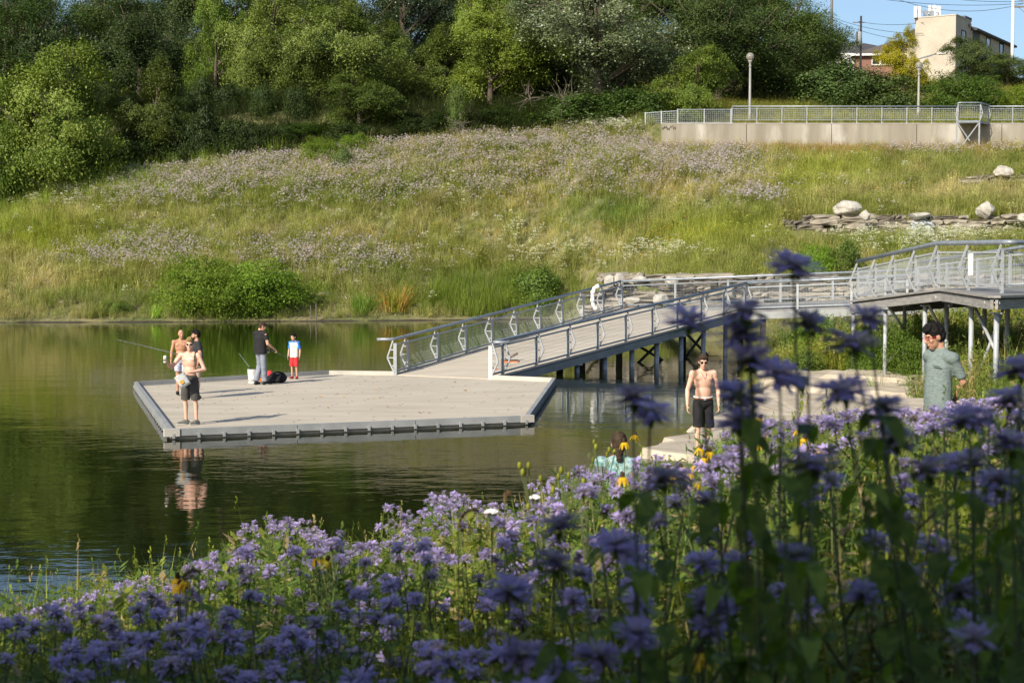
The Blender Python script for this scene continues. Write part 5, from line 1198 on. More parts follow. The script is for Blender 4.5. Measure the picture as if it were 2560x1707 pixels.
def person(label, loc, yaw, height, skin, J=None, head=(0,0), hs=1.0, girth=1.0, hair=None, hairm='hair_black', shirt=None, shorts=None, pants=None, shoes='shoe_black', sunglasses=False, glasses=None,
           curl=(.5,.5), palm=((0,0,0),(0,0,0)), shirt_fn=None, shirt_mats=None, sleeve=.62, hem=.86, short_len=.88, voxel=.0095, extra=None, cat='person', lean=0.0, beard=None, belt=None, headroll=0.0, detail_head=False, longhair=False):
    root = empty('person', label, cat, loc, None, yaw); k = height/1.75
    D = {a: Vector(b) for a, b in DEF.items()}; D.update({a: Vector(b) for a, b in (J or {}).items()})
    SC = Matrix.Scale(k, 4); LT = Matrix.Rotation(lean, 4, 'X')
    UP = SC if not lean else SC @ Matrix.Translation((0,0,.93)) @ LT @ Matrix.Translation((0,0,-.93))
    NK = Vector((0,.012,1.485))
    HD = UP @ Matrix.Translation(NK) @ Matrix.Rotation(head[0], 4, 'Z') @ Matrix.Rotation(headroll, 4, 'Y') @ Matrix.Rotation(head[1], 4, 'X') @ Matrix.Scale(hs, 4) @ Matrix.Translation(-NK)
    sides = ('L', 'R'); g = girth
    def torso(q, e=0.0, top=True):
        q.ell((0,.005,.955), (.158*g+e,.118*g+e,.13+e*.6)); q.ell((0,-.002,1.10), (.142*g+e,.105*g+e,.17)); q.ell((0,.004,1.285), (.162*g+e,.112*g+e,.18+e*.3))
        q.rcone((.13,.008,1.42), (-.13,.008,1.42), .062+e*.8, .062+e*.8)
        for s in (1,-1):
            q.rcone((s*.13,.01,1.42), D['sh'+sides[s < 0]], .064+e*.8, .060+e)
            q.rcone((s*.03,.022,1.485), (s*.13,.015,1.445), .040+e*.5, .035+e*.5)
            if not shirt: q.ell((s*.074,-.060,1.345), (.080*g+e*.5,.042*g+e*.5,.052))
    # the body, one continuous surface
    q = MB(); q.M = UP; torso(q)
    for s in (1,-1):
        S_ = sides[s < 0]; sh, el, wr = D['sh'+S_], D['el'+S_], D['wr'+S_]
        q.M = UP; q.rcone(sh, el, .054*g, .040*g); q.ell(lerp(sh, el, .12), (.058*g,.056*g,.066)); q.rcone(el, lerp(el, wr, .35), .041*g, .043*g); q.rcone(lerp(el, wr, .3), wr, .043*g, .027)
        # hand
        fd = (wr-el).normalized(); pn = Vector(palm[0 if s > 0 else 1])
        if pn.length < .1: pn = Vector((-s*.9,-.1,0))
        pn = (pn-fd*pn.dot(fd)).normalized(); ac = fd.cross(pn)*(-s)
        if ac.y > 0 and abs(fd.z) > .6: ac = -ac
        R = Matrix((ac, pn, fd)).transposed(); pc = wr+fd*.052
        q.ell(pc, (.040,.017,.052), R); cl = curl[0 if s > 0 else 1]
        for i, ln in enumerate((.036,.041,.038,.030)):
            b0 = pc+fd*.042+ac*(.030-.020*i); a1 = cl*.7; a2 = cl*1.9
            d1 = fd*math.cos(a1)+pn*math.sin(a1); d2 = fd*math.cos(a2)+pn*math.sin(a2)
            q.rcone(b0, b0+d1*ln, .0098, .0088, 8); q.rcone(b0+d1*ln, b0+d1*ln+d2*ln*1.1, .0088, .0075, 8)
        tb0 = wr+fd*.03+ac*.03; td = (ac*.75+fd*.75+pn*.35*(1+cl)).normalized(); q.rcone(tb0, tb0+td*.035, .013, .011, 8); td2 = (td+pn*cl*.8+fd*.3).normalized(); q.rcone(tb0+td*.035, tb0+td*.035+td2*.03, .011, .0085, 8)
        # leg
        q.M = SC; hp, kn, an, to = D['hip'+S_], D['knee'+S_], D['ank'+S_], D['toe'+S_]
        q.rcone(hp, lerp(hp, kn, .45), .083*g, .074*g); q.rcone(lerp(hp, kn, .4), kn, .075*g, .052*g); q.rcone(kn, an, .050*g, .034); cf = lerp(kn, an, .30)+Vector((0,.018,0)); q.rcone(kn, cf, .045*g, .053*g); q.rcone(cf, lerp(kn, an, .75), .052*g, .036)
        q.rcone(an+Vector((0,.03,-.035)), to+Vector((0,.02,.005)), .036, .026)
    q.M = UP; q.rcone((0,.02,1.40), NK+Vector((0,-.004,.06)), .062*g**.5, .054)
    q.M = HD
    q.ell((0,.010,1.652), (.073,.093,.098), None, 24, 16); q.ell((0,-.028,1.585), (.056,.060,.072), None, 20, 12); q.rcone((0,-.062,1.545), (0,-.050,1.535), .026, .03)
    q.rcone((0,-.078,1.655), (0,-.102,1.612), .011, .015); q.ell((0,-.098,1.606), (.019,.012,.011)); q.ell((0,-.072,1.668), (.056,.018,.012))
    for s in (1,-1):
        q.ell((s*.076,.012,1.622), (.010,.019,.032)); q.ell((s*.043,-.056,1.612), (.022,.022,.024))
    q.ell((0,-.082,1.573), (.024,.012,.010))
    body = remesh(q, 'body', skin, root, voxel*(.8 if detail_head else 1), 3, .6)
    for s in (1,-1):
        e = MB(); e.M = HD; e.ell((s*.031,-.0735,1.640), (.0125,.0075,.0065), None, 10, 6); e.build('eye', M['eye_dark'], root, smooth=True, world=False)
        b = MB(); b.M = HD; b.rcone((s*.016,-.086,1.664), (s*.050,-.070,1.663), .0050, .0042, 6); b.build('eyebrow', M[hairm], root, smooth=True, world=False)
    m_ = MB(); m_.M = HD; m_.rcone((.019,-.0885,1.572), (-.019,-.0885,1.572), .0052, .0052, 6); m_.build('mouth', M['lip'], root, smooth=True, world=False)
    # hair
    if hair:
        h = MB(); h.M = HD
        if hair == 'short': h.ell((0,.024,1.672), (.085,.100,.099), None, 22, 14); h.ell((0,.055,1.62), (.078,.064,.077)); h.ell((0,-.052,1.722), (.066,.044,.036))
        if hair == 'mop': h.ell((0,.024,1.674), (.086,.100,.097), None, 22, 14); h.ell((0,.058,1.63), (.079,.064,.080)); h.ell((.01,-.052,1.722), (.066,.046,.036)); [h.rcone((.05*math.cos(a_)*b_, .02+.055*math.sin(a_)*b_, 1.74), (.062*math.cos(a_+.3)*b_, .01+.07*math.sin(a_+.3)*b_, 1.785-.02*b_), .022, .006, 6) for b_ in (.35,.75,1.1) for a_ in np.linspace(0, 5.6, 9)]
        if hair == 'quiff': h.ell((0,.028,1.668), (.083,.097,.097), None, 22, 14); h.ell((0,-.050,1.740), (.064,.056,.046)); h.ell((.012,-.03,1.772), (.054,.062,.036)); h.ell((0,.06,1.63), (.070,.052,.06))
        if hair == 'crop': h.ell((0,.030,1.662), (.0765,.088,.0935), None, 22, 14); h.ell((0,.055,1.62), (.072,.055,.062))
        if hair == 'tied':
            h.ell((0,.022,1.662), (.081,.098,.096), None, 22, 14); h.ell((0,.060,1.61), (.070,.060,.080)); h.ell((0,.085,1.56), (.045,.04,.07)); h.ell((0,.095,1.50), (.032,.03,.06))
        remesh(h, 'hair', M[hairm], root, .007, 2, .8, (.010, 55))
    if beard:
        h = MB(); h.M = HD; h.ell((0,-.050,1.552), (.050,.048,.036)); h.ell((0,-.03,1.58), (.060,.048,.045)); remesh(h, 'beard', M[beard], root, .007, 2, .8, (.004, 60))
    if sunglasses:
        e = MB(); e.M = HD
        for s in (1,-1): e.ell((s*.033,-.087,1.640), (.027,.010,.019), None, 14, 8)
        e.rcone((.012,-.094,1.646), (-.012,-.094,1.646), .004, .004, 6)
        for s in (1,-1): e.rcone((s*.058,-.078,1.645), (s*.077,.01,1.64), .0035, .003, 6)
        e.build('sunglasses', M['lens'], root, smooth=True, world=False)
    if glasses:
        e = MB(); e.M = HD
        for s in (1,-1):
            ring_ = [Vector((s*.034+.023*math.cos(a), -.094+.010*abs(math.cos(a))*0, 1.640+.016*math.sin(a))) for a in np.linspace(0, 2*PI, 17)]
            e.tube(ring_, .0020, 6, caps=False); e.rcone((s*.057,-.092,1.646), (s*.078,.01,1.64), .0034, .003, 6)
        e.rcone((.008,-.097,1.646), (-.008,-.097,1.646), .003, .003, 6); e.build('glasses', M[glasses], root, smooth=True, world=False)
    # clothes
    if shirt:
        q = MB(); q.M = UP; torso(q, .013)
        frust(q, (0,.002,1.33), (0,.006,hem), .164*g+.010, .170*g+.018)
        q.v[-48:] = [tuple(UP @ Vector(((UP.inverted() @ Vector(v)).x, (UP.inverted() @ Vector(v)).y*.78, (UP.inverted() @ Vector(v)).z))) for v in q.v[-48:]]
        for S_ in sides:
            sh, el = D['sh'+S_], D['el'+S_]; q.rcone(sh-Vector((0,0,.01)), lerp(sh, el, .25), .056*g, .060*g); frust(q, lerp(sh, el, .1), lerp(sh, el, sleeve), .061*g, .064*g)
        q.rcone((0,.02,1.43), (0,.016,1.475), .075, .066)
        remesh(q, 'shirt', M[shirt], root, voxel, 14, .6, (.011, 8), mats=[M[x] for x in shirt_mats] if shirt_mats else None, matfn=(lambda c: shirt_fn(c/k)) if shirt_fn else None)
    lower = shorts or pants
    if lower:
        q = MB(); q.M = SC; q.ell((0,.004,.930), (.172*g,.138*g,.130)); frust(q, (0,.004,.92), (0,.004,1.015), .150*g, .150*g); q.v[-48:] = [(v[0], v[1]*.80, v[2]) for v in q.v[-48:]]
        for S_ in sides:
            hp, kn, an = D['hip'+S_], D['knee'+S_], D['ank'+S_]
            if shorts: q.rcone(hp, lerp(hp, kn, .3), .098*g, .096*g); frust(q, lerp(hp, kn, .1), lerp(hp, kn, short_len), .098*g, .094*g)
            else: q.rcone(hp, kn, .098*g, .083); frust(q, lerp(hp, kn, .9), lerp(kn, an, .94), .080, .078); q.ell(lerp(kn, an, .88), (.084,.086,.05)); q.rcone(lerp(hp,kn,.95), lerp(kn,an,.1), .083, .078)
        remesh(q, 'shorts' if shorts else 'trousers', M[lower], root, voxel, 2, .6, (.014, 8))
    if belt:
        q = MB(); q.M = SC; n = 26
        for z, r_, mm, nm in ((1.005,.014,belt,'belt'),(1.028,.012,'white_plastic','waistband')):
            ring_ = [Vector(((.158*g)*math.cos(a), .004+.125*g*math.sin(a), z-.012*(-math.sin(a)))) for a in np.linspace(0, 2*PI, n)]
            b = MB(); b.M = SC; b.tube(ring_, r_, 8, caps=False); b.build(nm, M[mm], root, smooth=True, world=False)
        b = MB(); b.M = SC; b.box((0,-.136*g,.995), (.04,.012,.03)); b.build('buckle', M['steel_pale'], root, world=False)
    if shoes:
        for S_ in sides:
            an, to = D['ank'+S_]*1, D['toe'+S_]*1; q = MB(); q.M = SC; f = (to-an); f.z = 0; f.normalize()
            hz = an.z-.085
            q.rcone(an+Vector((0,0,-.045))-f*.035, an+Vector((0,0,-.048))+f*.07, .050, .047); q.rcone(an+Vector((0,0,-.048))+f*.07, Vector((to.x, to.y, hz+.034)), .047, .036); q.rcone(an+Vector((0,0,.0)), an+Vector((0,0,-.04))+f*.09, .042, .040); q.rcone(an+Vector((0,0,-.02)), an+Vector((0,0,-.045)), .046, .046)
            sh_ = remesh(q, 'shoe', M[shoes], root, .009, 2, .7)
            q = MB(); q.M = SC; R = Matrix((Vector((f.y,-f.x,0)), f, Vector((0,0,1)))).transposed(); c = lerp(an, to, .42)
            q.ell((c.x, c.y, hz+.012), (.050,.145,.016), R, 18, 8); q.build('sole', M['sole'], sh_, smooth=True, world=False)
    root['label'] = label
    return root, (lambda p, up=True: Matrix.LocRotScale(Vector(loc), Matrix.Rotation(yaw, 3, 'Z'), None) @ ((UP if up else SC) @ Vector(p)))
SK_fair = skinmat('fair_skin', (.60,.37,.27)); SK_tan = skinmat('tanned_skin', (.42,.22,.13)); SK_mid = skinmat('light_brown_skin', (.46,.26,.17)); SK_mid2 = skinmat('warm_skin', (.50,.29,.20))
for nm, c in (('black_tee',(.018,.018,.020)),('char_tee',(.030,.032,.036)),('grey_short',(.060,.058,.055)),('black_short',(.016,.016,.018)),('grey_sweat',(.20,.22,.27)),('red_short',(.52,.035,.04)),('tan_short',(.34,.27,.20)),('blue_sleeve',(.03,.16,.52)),('white_tee',(.66,.66,.62)),('jean',(.06,.09,.16)),('leather_belt',(.20,.075,.04))): M[nm] = clothmat(nm, c)
M['floral'] = mat('flowered_trunks', (.55,.55,.58), .8, 0, 0, 22, (.20,.22,.38))
def teemat(name, a, b, sc, st):
    return mat(name, a, .85, 0, 0, sc, b, bump=.3, bs=20, stretch=st, spec=.2)
M['grey_tee'] = teemat('heathered_grey_tee', (.11,.145,.143), (.205,.25,.243), 40, (1,1,5)); M['teal_print'] = teemat('teal_print_blouse', (.04,.16,.18), (.36,.47,.47), 24, (1,1,1))
def tees(c):   # raglan shirt: white front and back, blue sleeves and neck
    return ((np.abs(c[:, 0]) > .172) & (c[:, 2] > 1.05)) | (c[:, 2] > 1.44)
def foot(U, V): p = atz(U, V, 0); return (p.x, p.y, .0)
# 1 the shirtless man at the dock corner
fl = foot(476, 1061)
pA, wA = person('blond shirtless man in sunglasses and grey shorts holding a can and bag on the dock', fl, -.20, 1.78, SK_fair, head=(.25,-.05), hair='quiff', hairm='hair_blond', sunglasses=True, shorts='grey_short', shoes='shoe_grey', short_len=.98,
    J=dict(elR=(-.36,-.10,1.17), wrR=(-.40,-.26,1.30), elL=(.33,-.02,1.14), wrL=(.10,-.24,1.09), kneeL=(.12,-.01,.50), ankL=(.13,.01,.085), ankR=(-.10,.02,.085), toeR=(-.215,-.105,.03), toeL=(.06,-.14,.03)), curl=(.75,.8), palm=((0,.3,-1),(.9,-.2,0)))
# 2 older bald man behind with the rod
fb = foot(454, 987)
pB, wB = person('older bald shirtless man in flowered trunks with a long fishing rod behind the blond man', fb, .25, 1.66, SK_tan, head=(.25,.02), hair='crop' if False else None, hairm='hair_grey', shorts='floral', shoes='shoe_black', short_len=.7,
    J=dict(elR=(-.25,.0,1.16), wrR=(-.27,-.04,.92), elL=(.22,-.06,1.14), wrL=(-.02,-.26,1.10)), curl=(.8,.4), palm=((0,0,-1),(0,0,0)))
# 3 man in black tee beside him, face turned left
fc = foot(492, 996)
pC, wC = person('bearded man in black t-shirt and tan shorts standing close behind the blond man', fc, -1.15, 1.69, SK_mid, head=(-.2,.08), girth=1.18, hair='mop', shirt='char_tee', shorts='tan_short', beard='hair_black', shoes='shoe_black',
    J=dict(elL=(.27,.04,1.14), wrL=(.26,-.03,.90)))
# 4 man fishing with his back half turned
fd_ = foot(652, 962)
pD, wD = person('man in black t-shirt and grey sweatpants seen from behind, holding a short rod', fd_, 2.55, 1.74, SK_mid2, head=(-.65,.42), hair='short', hairm='hair_brown', shirt='black_tee', pants='grey_sweat', shoes='shoe_black', girth=1.06,
    J=dict(elR=(-.27,.0,1.14), wrR=(-.30,-.22,1.0), elL=(.22,-.08,1.14), wrL=(.06,-.28,1.02), kneeL=(.11,-.10,.51), ankL=(.16,.02,.085), ankR=(-.06,-.10,.085), toeR=(-.10,-.30,.03), toeL=(.22,-.17,.03)), curl=(.9,.9), palm=((-.4,0,-1),(.4,0,-1)))
# 5 boy
fe = foot(736, 947)
pE, wE = person('small boy in white and blue raglan shirt and red shorts on the dock', fe, -.35, 1.28, SK_mid2, head=(-.30,.18), hs=1.20, girth=.98, hair='short', shirt='white_tee', shirt_mats=('white_tee','blue_sleeve'), shirt_fn=tees, shorts='red_short', shoes='shoe_red', short_len=1.0, hem=.85, sleeve=.8)
# print on the boy's shirt
pr_ = MB(); pr2 = MB()
for i in range(5):
    z = 1.33-i*.055
    for kx in range(4):
        x = -.07+kx*.045+random.uniform(-.008,.008); yv = -(.128-.9*x*x)
        (pr_ if (i+kx) % 2 else pr2).box(Vector((x, yv-.003, z))*(1.28/1.75), (.030,.006,.018))
for q_, c in ((pr_, (.62,.42,.16)), (pr2, (.35,.55,.55))):
    q_.build('shirt_print', mat('print', c, .8), pE, world=False)
# 6 man walking on the rock shelf
U6, V6 = 1757, 1140; d6 = atz(U6, V6, .08)
pF, wF = person('shirtless man in black shorts with brown belt walking on the limestone shelf', (d6.x, d6.y, .08), .10, 1.74, SK_fair, head=(-.12,.22), hair='short', hairm='hair_brown', sunglasses=True, shorts='black_short', shoes='shoe_black', belt='leather_belt', short_len=.98, girth=1.0,
    J=dict(elR=(-.27,.02,1.14), wrR=(-.285,-.05,.89), elL=(.27,.03,1.14), wrL=(.26,-.05,.90), kneeL=(.11,.04,.49), ankL=(.11,.22,.12), toeL=(.12,.04,.03), kneeR=(-.10,-.05,.50), ankR=(-.11,-.03,.085), toeR=(-.14,-.23,.03)))
nk = MB(); nk.tube([wF((.055,.0,1.47)), wF((.03,-.10,1.40)), wF((0,-.125,1.34)), wF((-.03,-.10,1.40)), wF((-.055,.0,1.47))], .004, 5); o = nk.build('necklace', M['leather_belt'], pF, world=False)
_inv = pF.matrix_basis.inverted(); 
for v in o.data.vertices: v.co = Matrix.LocRotScale(pF.location, pF.rotation_euler, None).inverted() @ v.co
# 7 boy in the grey shirt
d7 = at(2345, 1050, 11.4); g7 = gh(d7.x, d7.y); H7 = CZ-(818-650)/4000*11.4-g7
pG, wG = person('boy with red glasses in heathered grey t-shirt, hands behind his back', (d7.x, d7.y, g7), -.98, H7*1.015, SK_mid, head=(-.40,.36), hs=1.06, hair='mop', shirt='grey_tee', shorts='jean', shoes='shoe_black', glasses='red_frame', detail_head=True, voxel=.007, girth=.88,
    J=dict(elL=(.215,.13,1.16), wrL=(.06,.19,.97), elR=(-.215,.13,1.16), wrR=(-.06,.20,.99), shL=(.165,.03,1.41), shR=(-.165,.03,1.41)), sleeve=.85, hem=.84)
pk = MB(); pk.M = Matrix.Scale(H7*1.015/1.75, 4); pk.bar((.04,-.137,1.335), (.125,-.118,1.325), .006, .012, up=(0,-1,0)); pk.build('pocket_zip', M['black'], pG, world=False)
# 8 seated woman, from behind
d8 = at(1548, 1110, 15.4); g8 = gh(d8.x, d8.y); top8 = CZ-(1078-650)/4000*15.4; off = top8-g8-.90
pH, wH = person('woman with dark tied hair and teal patterned top sitting at the water, back turned', (d8.x, d8.y, g8-.84+off*.5), PI-.15, 1.66, SK_mid, head=(.1,.0), hair='tied', hairm='hair_brown', shirt='teal_print', pants='jean', shoes='shoe_black',
    J=dict(kneeL=(.14,-.38,1.18), kneeR=(-.14,-.38,1.18), ankL=(.13,-.62,.90), ankR=(-.13,-.62,.90), toeL=(.14,-.82,.85), toeR=(-.14,-.82,.85), elL=(.27,-.10,1.16), wrL=(.12,-.34,1.18), elR=(-.27,-.10,1.16), wrR=(-.12,-.34,1.18)))
# ---------------------------------------------------------------- things they hold or set down
can = wA((-.405,-.305,1.355)); q = MB(); q.lathe([(.0,-.075),(.028,-.075),(.033,-.066),(.033,.06),(.026,.075),(0,.075)], 14, 0, can); o = q.build('drink_can', M['white_plastic'], smooth=True); tag(o, 'white drink can in the raised hand of the blond man', 'can')
bgp = wA((-.02,-.335,.93)); bgo = empty('bait_bag', 'open white printed bait bag held at the waist of the blond man', 'bag', bgp)
Rb = Matrix.Rotation(-.55, 3, 'Y') @ Matrix.Rotation(.15, 3, 'X')
q = MB(); nx = 6
vs = []
for j in range(5):
    for i in range(12):
        a = 2*PI*i/12; z = -.14+.07*j; th = .012+.038*(j/4)**1.2; vs.append(bgp+Rb @ Vector((.115*math.cos(a)*(1+.06*j/4), th*math.sin(a), z+.012*math.sin(i*2.1)*(j/4))))
fs = [(j*12+i, j*12+(i+1) % 12, (j+1)*12+(i+1) % 12, (j+1)*12+i) for j in range(4) for i in range(12)]+[tuple(range(11,-1,-1))]
q.add(vs, fs); b_ = q.build('sack', mat('bag_film', (.68,.70,.70), .35, 0, 0, 14, (.42,.44,.46)), bgo, smooth=True)
q = MB(); q.bar(bgp+Rb @ Vector((-.06,-.046,-.02)), bgp+Rb @ Vector((.02,-.048,-.02)), .004, .07, up=(Rb @ Vector((0,0,1)))); q.build('print_patch', mat('print_orange', (.62,.30,.03), .6), bgo)
q = MB(); q.bar(bgp+Rb @ Vector((-.09,-.030,-.09)), bgp+Rb @ Vector((.08,-.032,-.09)), .004, .03, up=(Rb @ Vector((0,0,1)))); q.build('print_band', M['curb'], bgo)
stp = MB(); stp.tube([wA((.13,.08,1.42)), wA((.135,-.02,1.485)), wA((.135,-.09,1.40)), wA((.16,-.115,1.25)), wA((.17,-.09,1.12))], .014, 6); o = stp.build('shoulder_strap', mat('camo_strap', (.10,.11,.06), .9, 0, 0, 30, (.03,.03,.02))); tag(o, 'dark camouflage shoulder strap over the blond man', 'strap')
def rod(label, grip, tip, reel=True, reel_side=(0,0,-1)):
    grip, tip = Vector(grip), Vector(tip); r = empty('fishing_rod', label, 'fishing rod', grip); d = (tip-grip).normalized(); L = (tip-grip).length
    n = 8; pts = [lerp(grip, tip, i/n)+Vector((0,0,-.10*L/3*(i/n)**2*.5)) for i in range(n+1)]
    MB().tube(pts, [.011*(1-.8*i/n)+.0015 for i in range(n+1)], 6).build('blank', mat('rod_blank', (.16,.17,.19), .35), r, smooth=True)
    MB().tube([grip-d*.28, grip-d*.10, grip+d*.12], [.016,.014,.013], 8).build('grip', M['black'], r, smooth=True)
    if reel:
        c = grip+Vector(reel_side)*.08; MB().tube([c-d*.04, c, c+d*.05], [.020,.036,.030], 12).build('reel', M['steel_pale'], r, smooth=True); MB().bar(grip, c, .012, .03).build('reel_foot', M['black'], r)
    g_ = MB()
    for t in (.35,.55,.72,.87): p = lerp(grip, tip, t)+Vector((0,0,-.10*L/3*t*t*.5)); g_.tube([p, p+Vector((0,0,-.03))], .004, 5)
    tag(g_.build('guides', M['steel'], r), kind='stuff'); return r
hB = wB((-.03,-.33,1.09)); rod('long fishing rod pointing up to the left over the water', hB, at(292, 846, hB.y-.3))
hD = wD((.05,-.34,.98)); rod('short fishing rod held by the man in sweatpants', hD, at(722, 893, hD.y+.5), True)
# bucket with a rod standing in it
bp = atz(633, 958, 0); bk2 = empty('white_bucket', 'tall white plastic bucket on the dock left of the fishing man', 'bucket', (bp.x, bp.y, 0))
q = MB(); q.lathe([(0,.003),(.128,.003),(.132,.02),(.148,.37),(.156,.375),(.156,.395),(.147,.395),(.135,.05),(0,.045)], 24, 0, (bp.x,bp.y,0)); q.build('pail', M['white_plastic'], bk2, smooth=True)
for z in (.30, .335): MB().tube([Vector((bp.x+.151*math.cos(a), bp.y+.151*math.sin(a), z)) for a in np.linspace(0, 2*PI, 25)], .007, 6, caps=False).build('rim_band', M['white_plastic'], bk2, smooth=True)
MB().tube([Vector((bp.x+.155*math.cos(a), bp.y-.03-.12*math.sin(a), .33-.22*math.sin(a))) for a in np.linspace(0, PI, 13)], .004, 5).build('handle', M['steel'], bk2)
rod('fishing rod leaning out of the white bucket', (bp.x-.03, bp.y, .36), at(597, 882, bp.y), False)
# tackle beside the man: red and white bag, orange tray, black backpack
tp = atz(668, 953, 0); ck = empty('bait_tray', 'orange bait tray with a red bag beside the fishing man', 'tray', (tp.x, tp.y, 0))
MB().box((tp.x,tp.y+.02,.03), (.46,.26,.03)).build('tray', M['orange'], ck)
for dx, dy, sx_, sy_ in ((-.23,.02,.02,.26),(.23,.02,.02,.26),(0,-.11,.46,.02),(0,.15,.46,.02)): MB().box((tp.x+dx,tp.y+dy,.05), (sx_,sy_,.08)).build('side', M['orange'], ck)
q = MB(); q.ell((tp.x+.03,tp.y+.28,.14), (.10,.07,.15), None, 14, 10); q.build('red_bag', M['red_cloth'], ck, smooth=True)
kp = atz(692, 957, 0); bpk = empty('black_backpack', 'black backpack lying on the dock between the man and the small boy', 'backpack', (kp.x, kp.y, 0))
q = MB(); q.ell((kp.x,kp.y,.13), (.27,.17,.13)); q.ell((kp.x+.14,kp.y+.02,.13), (.15,.16,.12)); q.ell((kp.x-.20,kp.y-.02,.10), (.12,.14,.10)); q.ell((kp.x-.02,kp.y-.13,.08), (.16,.07,.07))
for i, v in enumerate(q.v):
    z = max(.004, v[2]+mnoise.noise(Vector(v)*8)*.03); q.v[i] = (v[0]+mnoise.noise(Vector(v)*7)*.03, v[1], z)
q.build('pack', M['black_short'], bpk, smooth=True)
for y_, h_ in ((-.05,.16),(.06,.18)): MB().tube([Vector((kp.x+.02+.22*math.cos(a), kp.y+y_, .17+h_*.75*math.sin(a))) for a in np.linspace(.1, PI-.1, 11)], .020, 6).build('shoulder_strap', M['black_short'], bpk, smooth=True)
MB().box((kp.x-.07,kp.y-.19,.09), (.12,.02,.05)).build('pocket', M['black'], bpk)
SHV = tree_variant('shade', 14, 9, 2.4, M['leaf_dk'], 91, 16, 230, 90, .34, (.75,.75,.5), .28, plates=True)
# ================================================================ shade trees behind the photographer
for k, (x, y, top, wd) in enumerate(((-13.4,2.0,6.4,5.6),(-10.6,0.0,8.1,6.8),(-7.8,-2.3,9.1,7.0),(-9.6,-4.6,10.2,7.0),(-4.9,-4.3,10.2,6.5),(-2.0,-6.4,10.8,6.6),(1.1,-8.6,11.1,6.8),(4.3,-11.0,11.3,7.0),(-4.4,-8.0,11.0,6.4),(-7.6,-6.2,9.2,6.2))):
    v = SHV; g = gh(x, y); r = empty('tree', 'tree behind the near flower bank, number of its shade patches lying on the flowers', 'tree', (x, y, g-.1), 'shade trees behind the near flower bank', rz=k*1.9)
    r['label'] = 'tree behind the near flower bank that shades the closest flowers'
    for kk, me in (('trunk', v['trunk']), ('crown', v['crown'])):
        o = link(kk, me, r); o.scale = (wd/v['W'], wd/v['W'], (top-g)/v['H'])
# ================================================================ bee balm on the near bank
M['petal'] = leafmat('bee_balm_petal', (.38,.32,.70), (.56,.475,.84), .42, rough=.6, objrand=.14, spec=.1); M['bract'] = leafmat('bee_balm_bract', (.16,.12,.15), (.20,.22,.10), .3)
M['bb_leaf'] = leafmat('bee_balm_leaf', (.10,.165,.028), (.20,.27,.045), .42, objrand=.3); M['bb_stem'] = mat('bee_balm_stem', (.11,.13,.05), .8, 0, .3, 8)
def head_mesh(seed):
    r = np.random.default_rng(seed); V = []; F = []; MI = []
    def strip(c, d, L, w_, bend):
        s = np.cross(d, [0,0,1.0]); s = s/(np.linalg.norm(s)+1e-6); o = len(V)
        for j in range(4):
            t = j/3; p = c+d*L*t+np.array([0,0,1])*(bend*L*(t-.9*t*t*1.6)); ww = w_*(.55+.7*t if j < 3 else .55); V.extend([p-s*ww/2, p+s*ww/2])
        for j in range(3): F.append((o+2*j,o+2*j+1,o+2*j+3,o+2*j+2)); MI.append(0)
    for i in range(64):
        a = r.uniform(0, 2*PI); e = r.uniform(-.62,.85) if i < 52 else r.uniform(.6,1.3); d = np.array([math.cos(a)*math.cos(e), math.sin(a)*math.cos(e), math.sin(e)]); strip(np.array([d[0]*.009, d[1]*.009, .004+d[2]*.008]), d, r.uniform(.017,.027)*(1 if e < .7 else .62), r.uniform(.0056,.0088), r.uniform(-.2,.35))
    m = MB(); m.ell((0,0,.001), (.009,.009,.009), None, 10, 6)
    o = len(V); V.extend([np.array(v) for v in m.v]); F.extend([tuple(i+o for i in f) for f in m.f]); MI.extend([1]*len(m.f))
    for i in range(8):
        a = 2*PI*i/8+r.uniform(-.2,.2); d = np.array([math.cos(a), math.sin(a), -.1]); s = np.array([-d[1], d[0], 0]); L = r.uniform(.018,.030); o = len(V)
        V.extend([d*.004, d*L*.5+s*.006, d*L+np.array([0,0,-.004]), d*L*.5-s*.006]); F.append((o,o+1,o+2,o+3)); MI.append(1)
    me = bpy.data.meshes.new('flower_head'); me.from_pydata([tuple(v) for v in V], [], F); me.materials.append(M['petal']); me.materials.append(M['bract']); me.polygons.foreach_set('material_index', MI); me.update(); return add_rnd(me, r)
HEADS = [head_mesh(400+i) for i in range(5)]
def leaf_mesh(seed):
    r = np.random.default_rng(seed); V = []; F = []; n = 6; L = .090; W_ = .037
    for j in range(n+1):
        t = j/n; w_ = W_*math.sin(PI*min(1, t**.75))*(1-.15*t)+.0006; z = -.022*t*t+.004*math.sin(t*5+seed); x = L*t
        V += [(x,-w_/2,z+w_*.22), (x,0,z), (x,w_/2,z+w_*.22)]
    for j in range(n): a = j*3; F += [(a,a+3,a+4,a+1), (a+1,a+4,a+5,a+2)]
    me = bpy.data.meshes.new('leaf'); me.from_pydata(V, [], F); me.materials.append(M['bb_leaf']); me.polygons.foreach_set('use_smooth', [True]*len(F)); me.update(); return add_rnd(me, r)
LEAVES = [leaf_mesh(i) for i in range(3)]
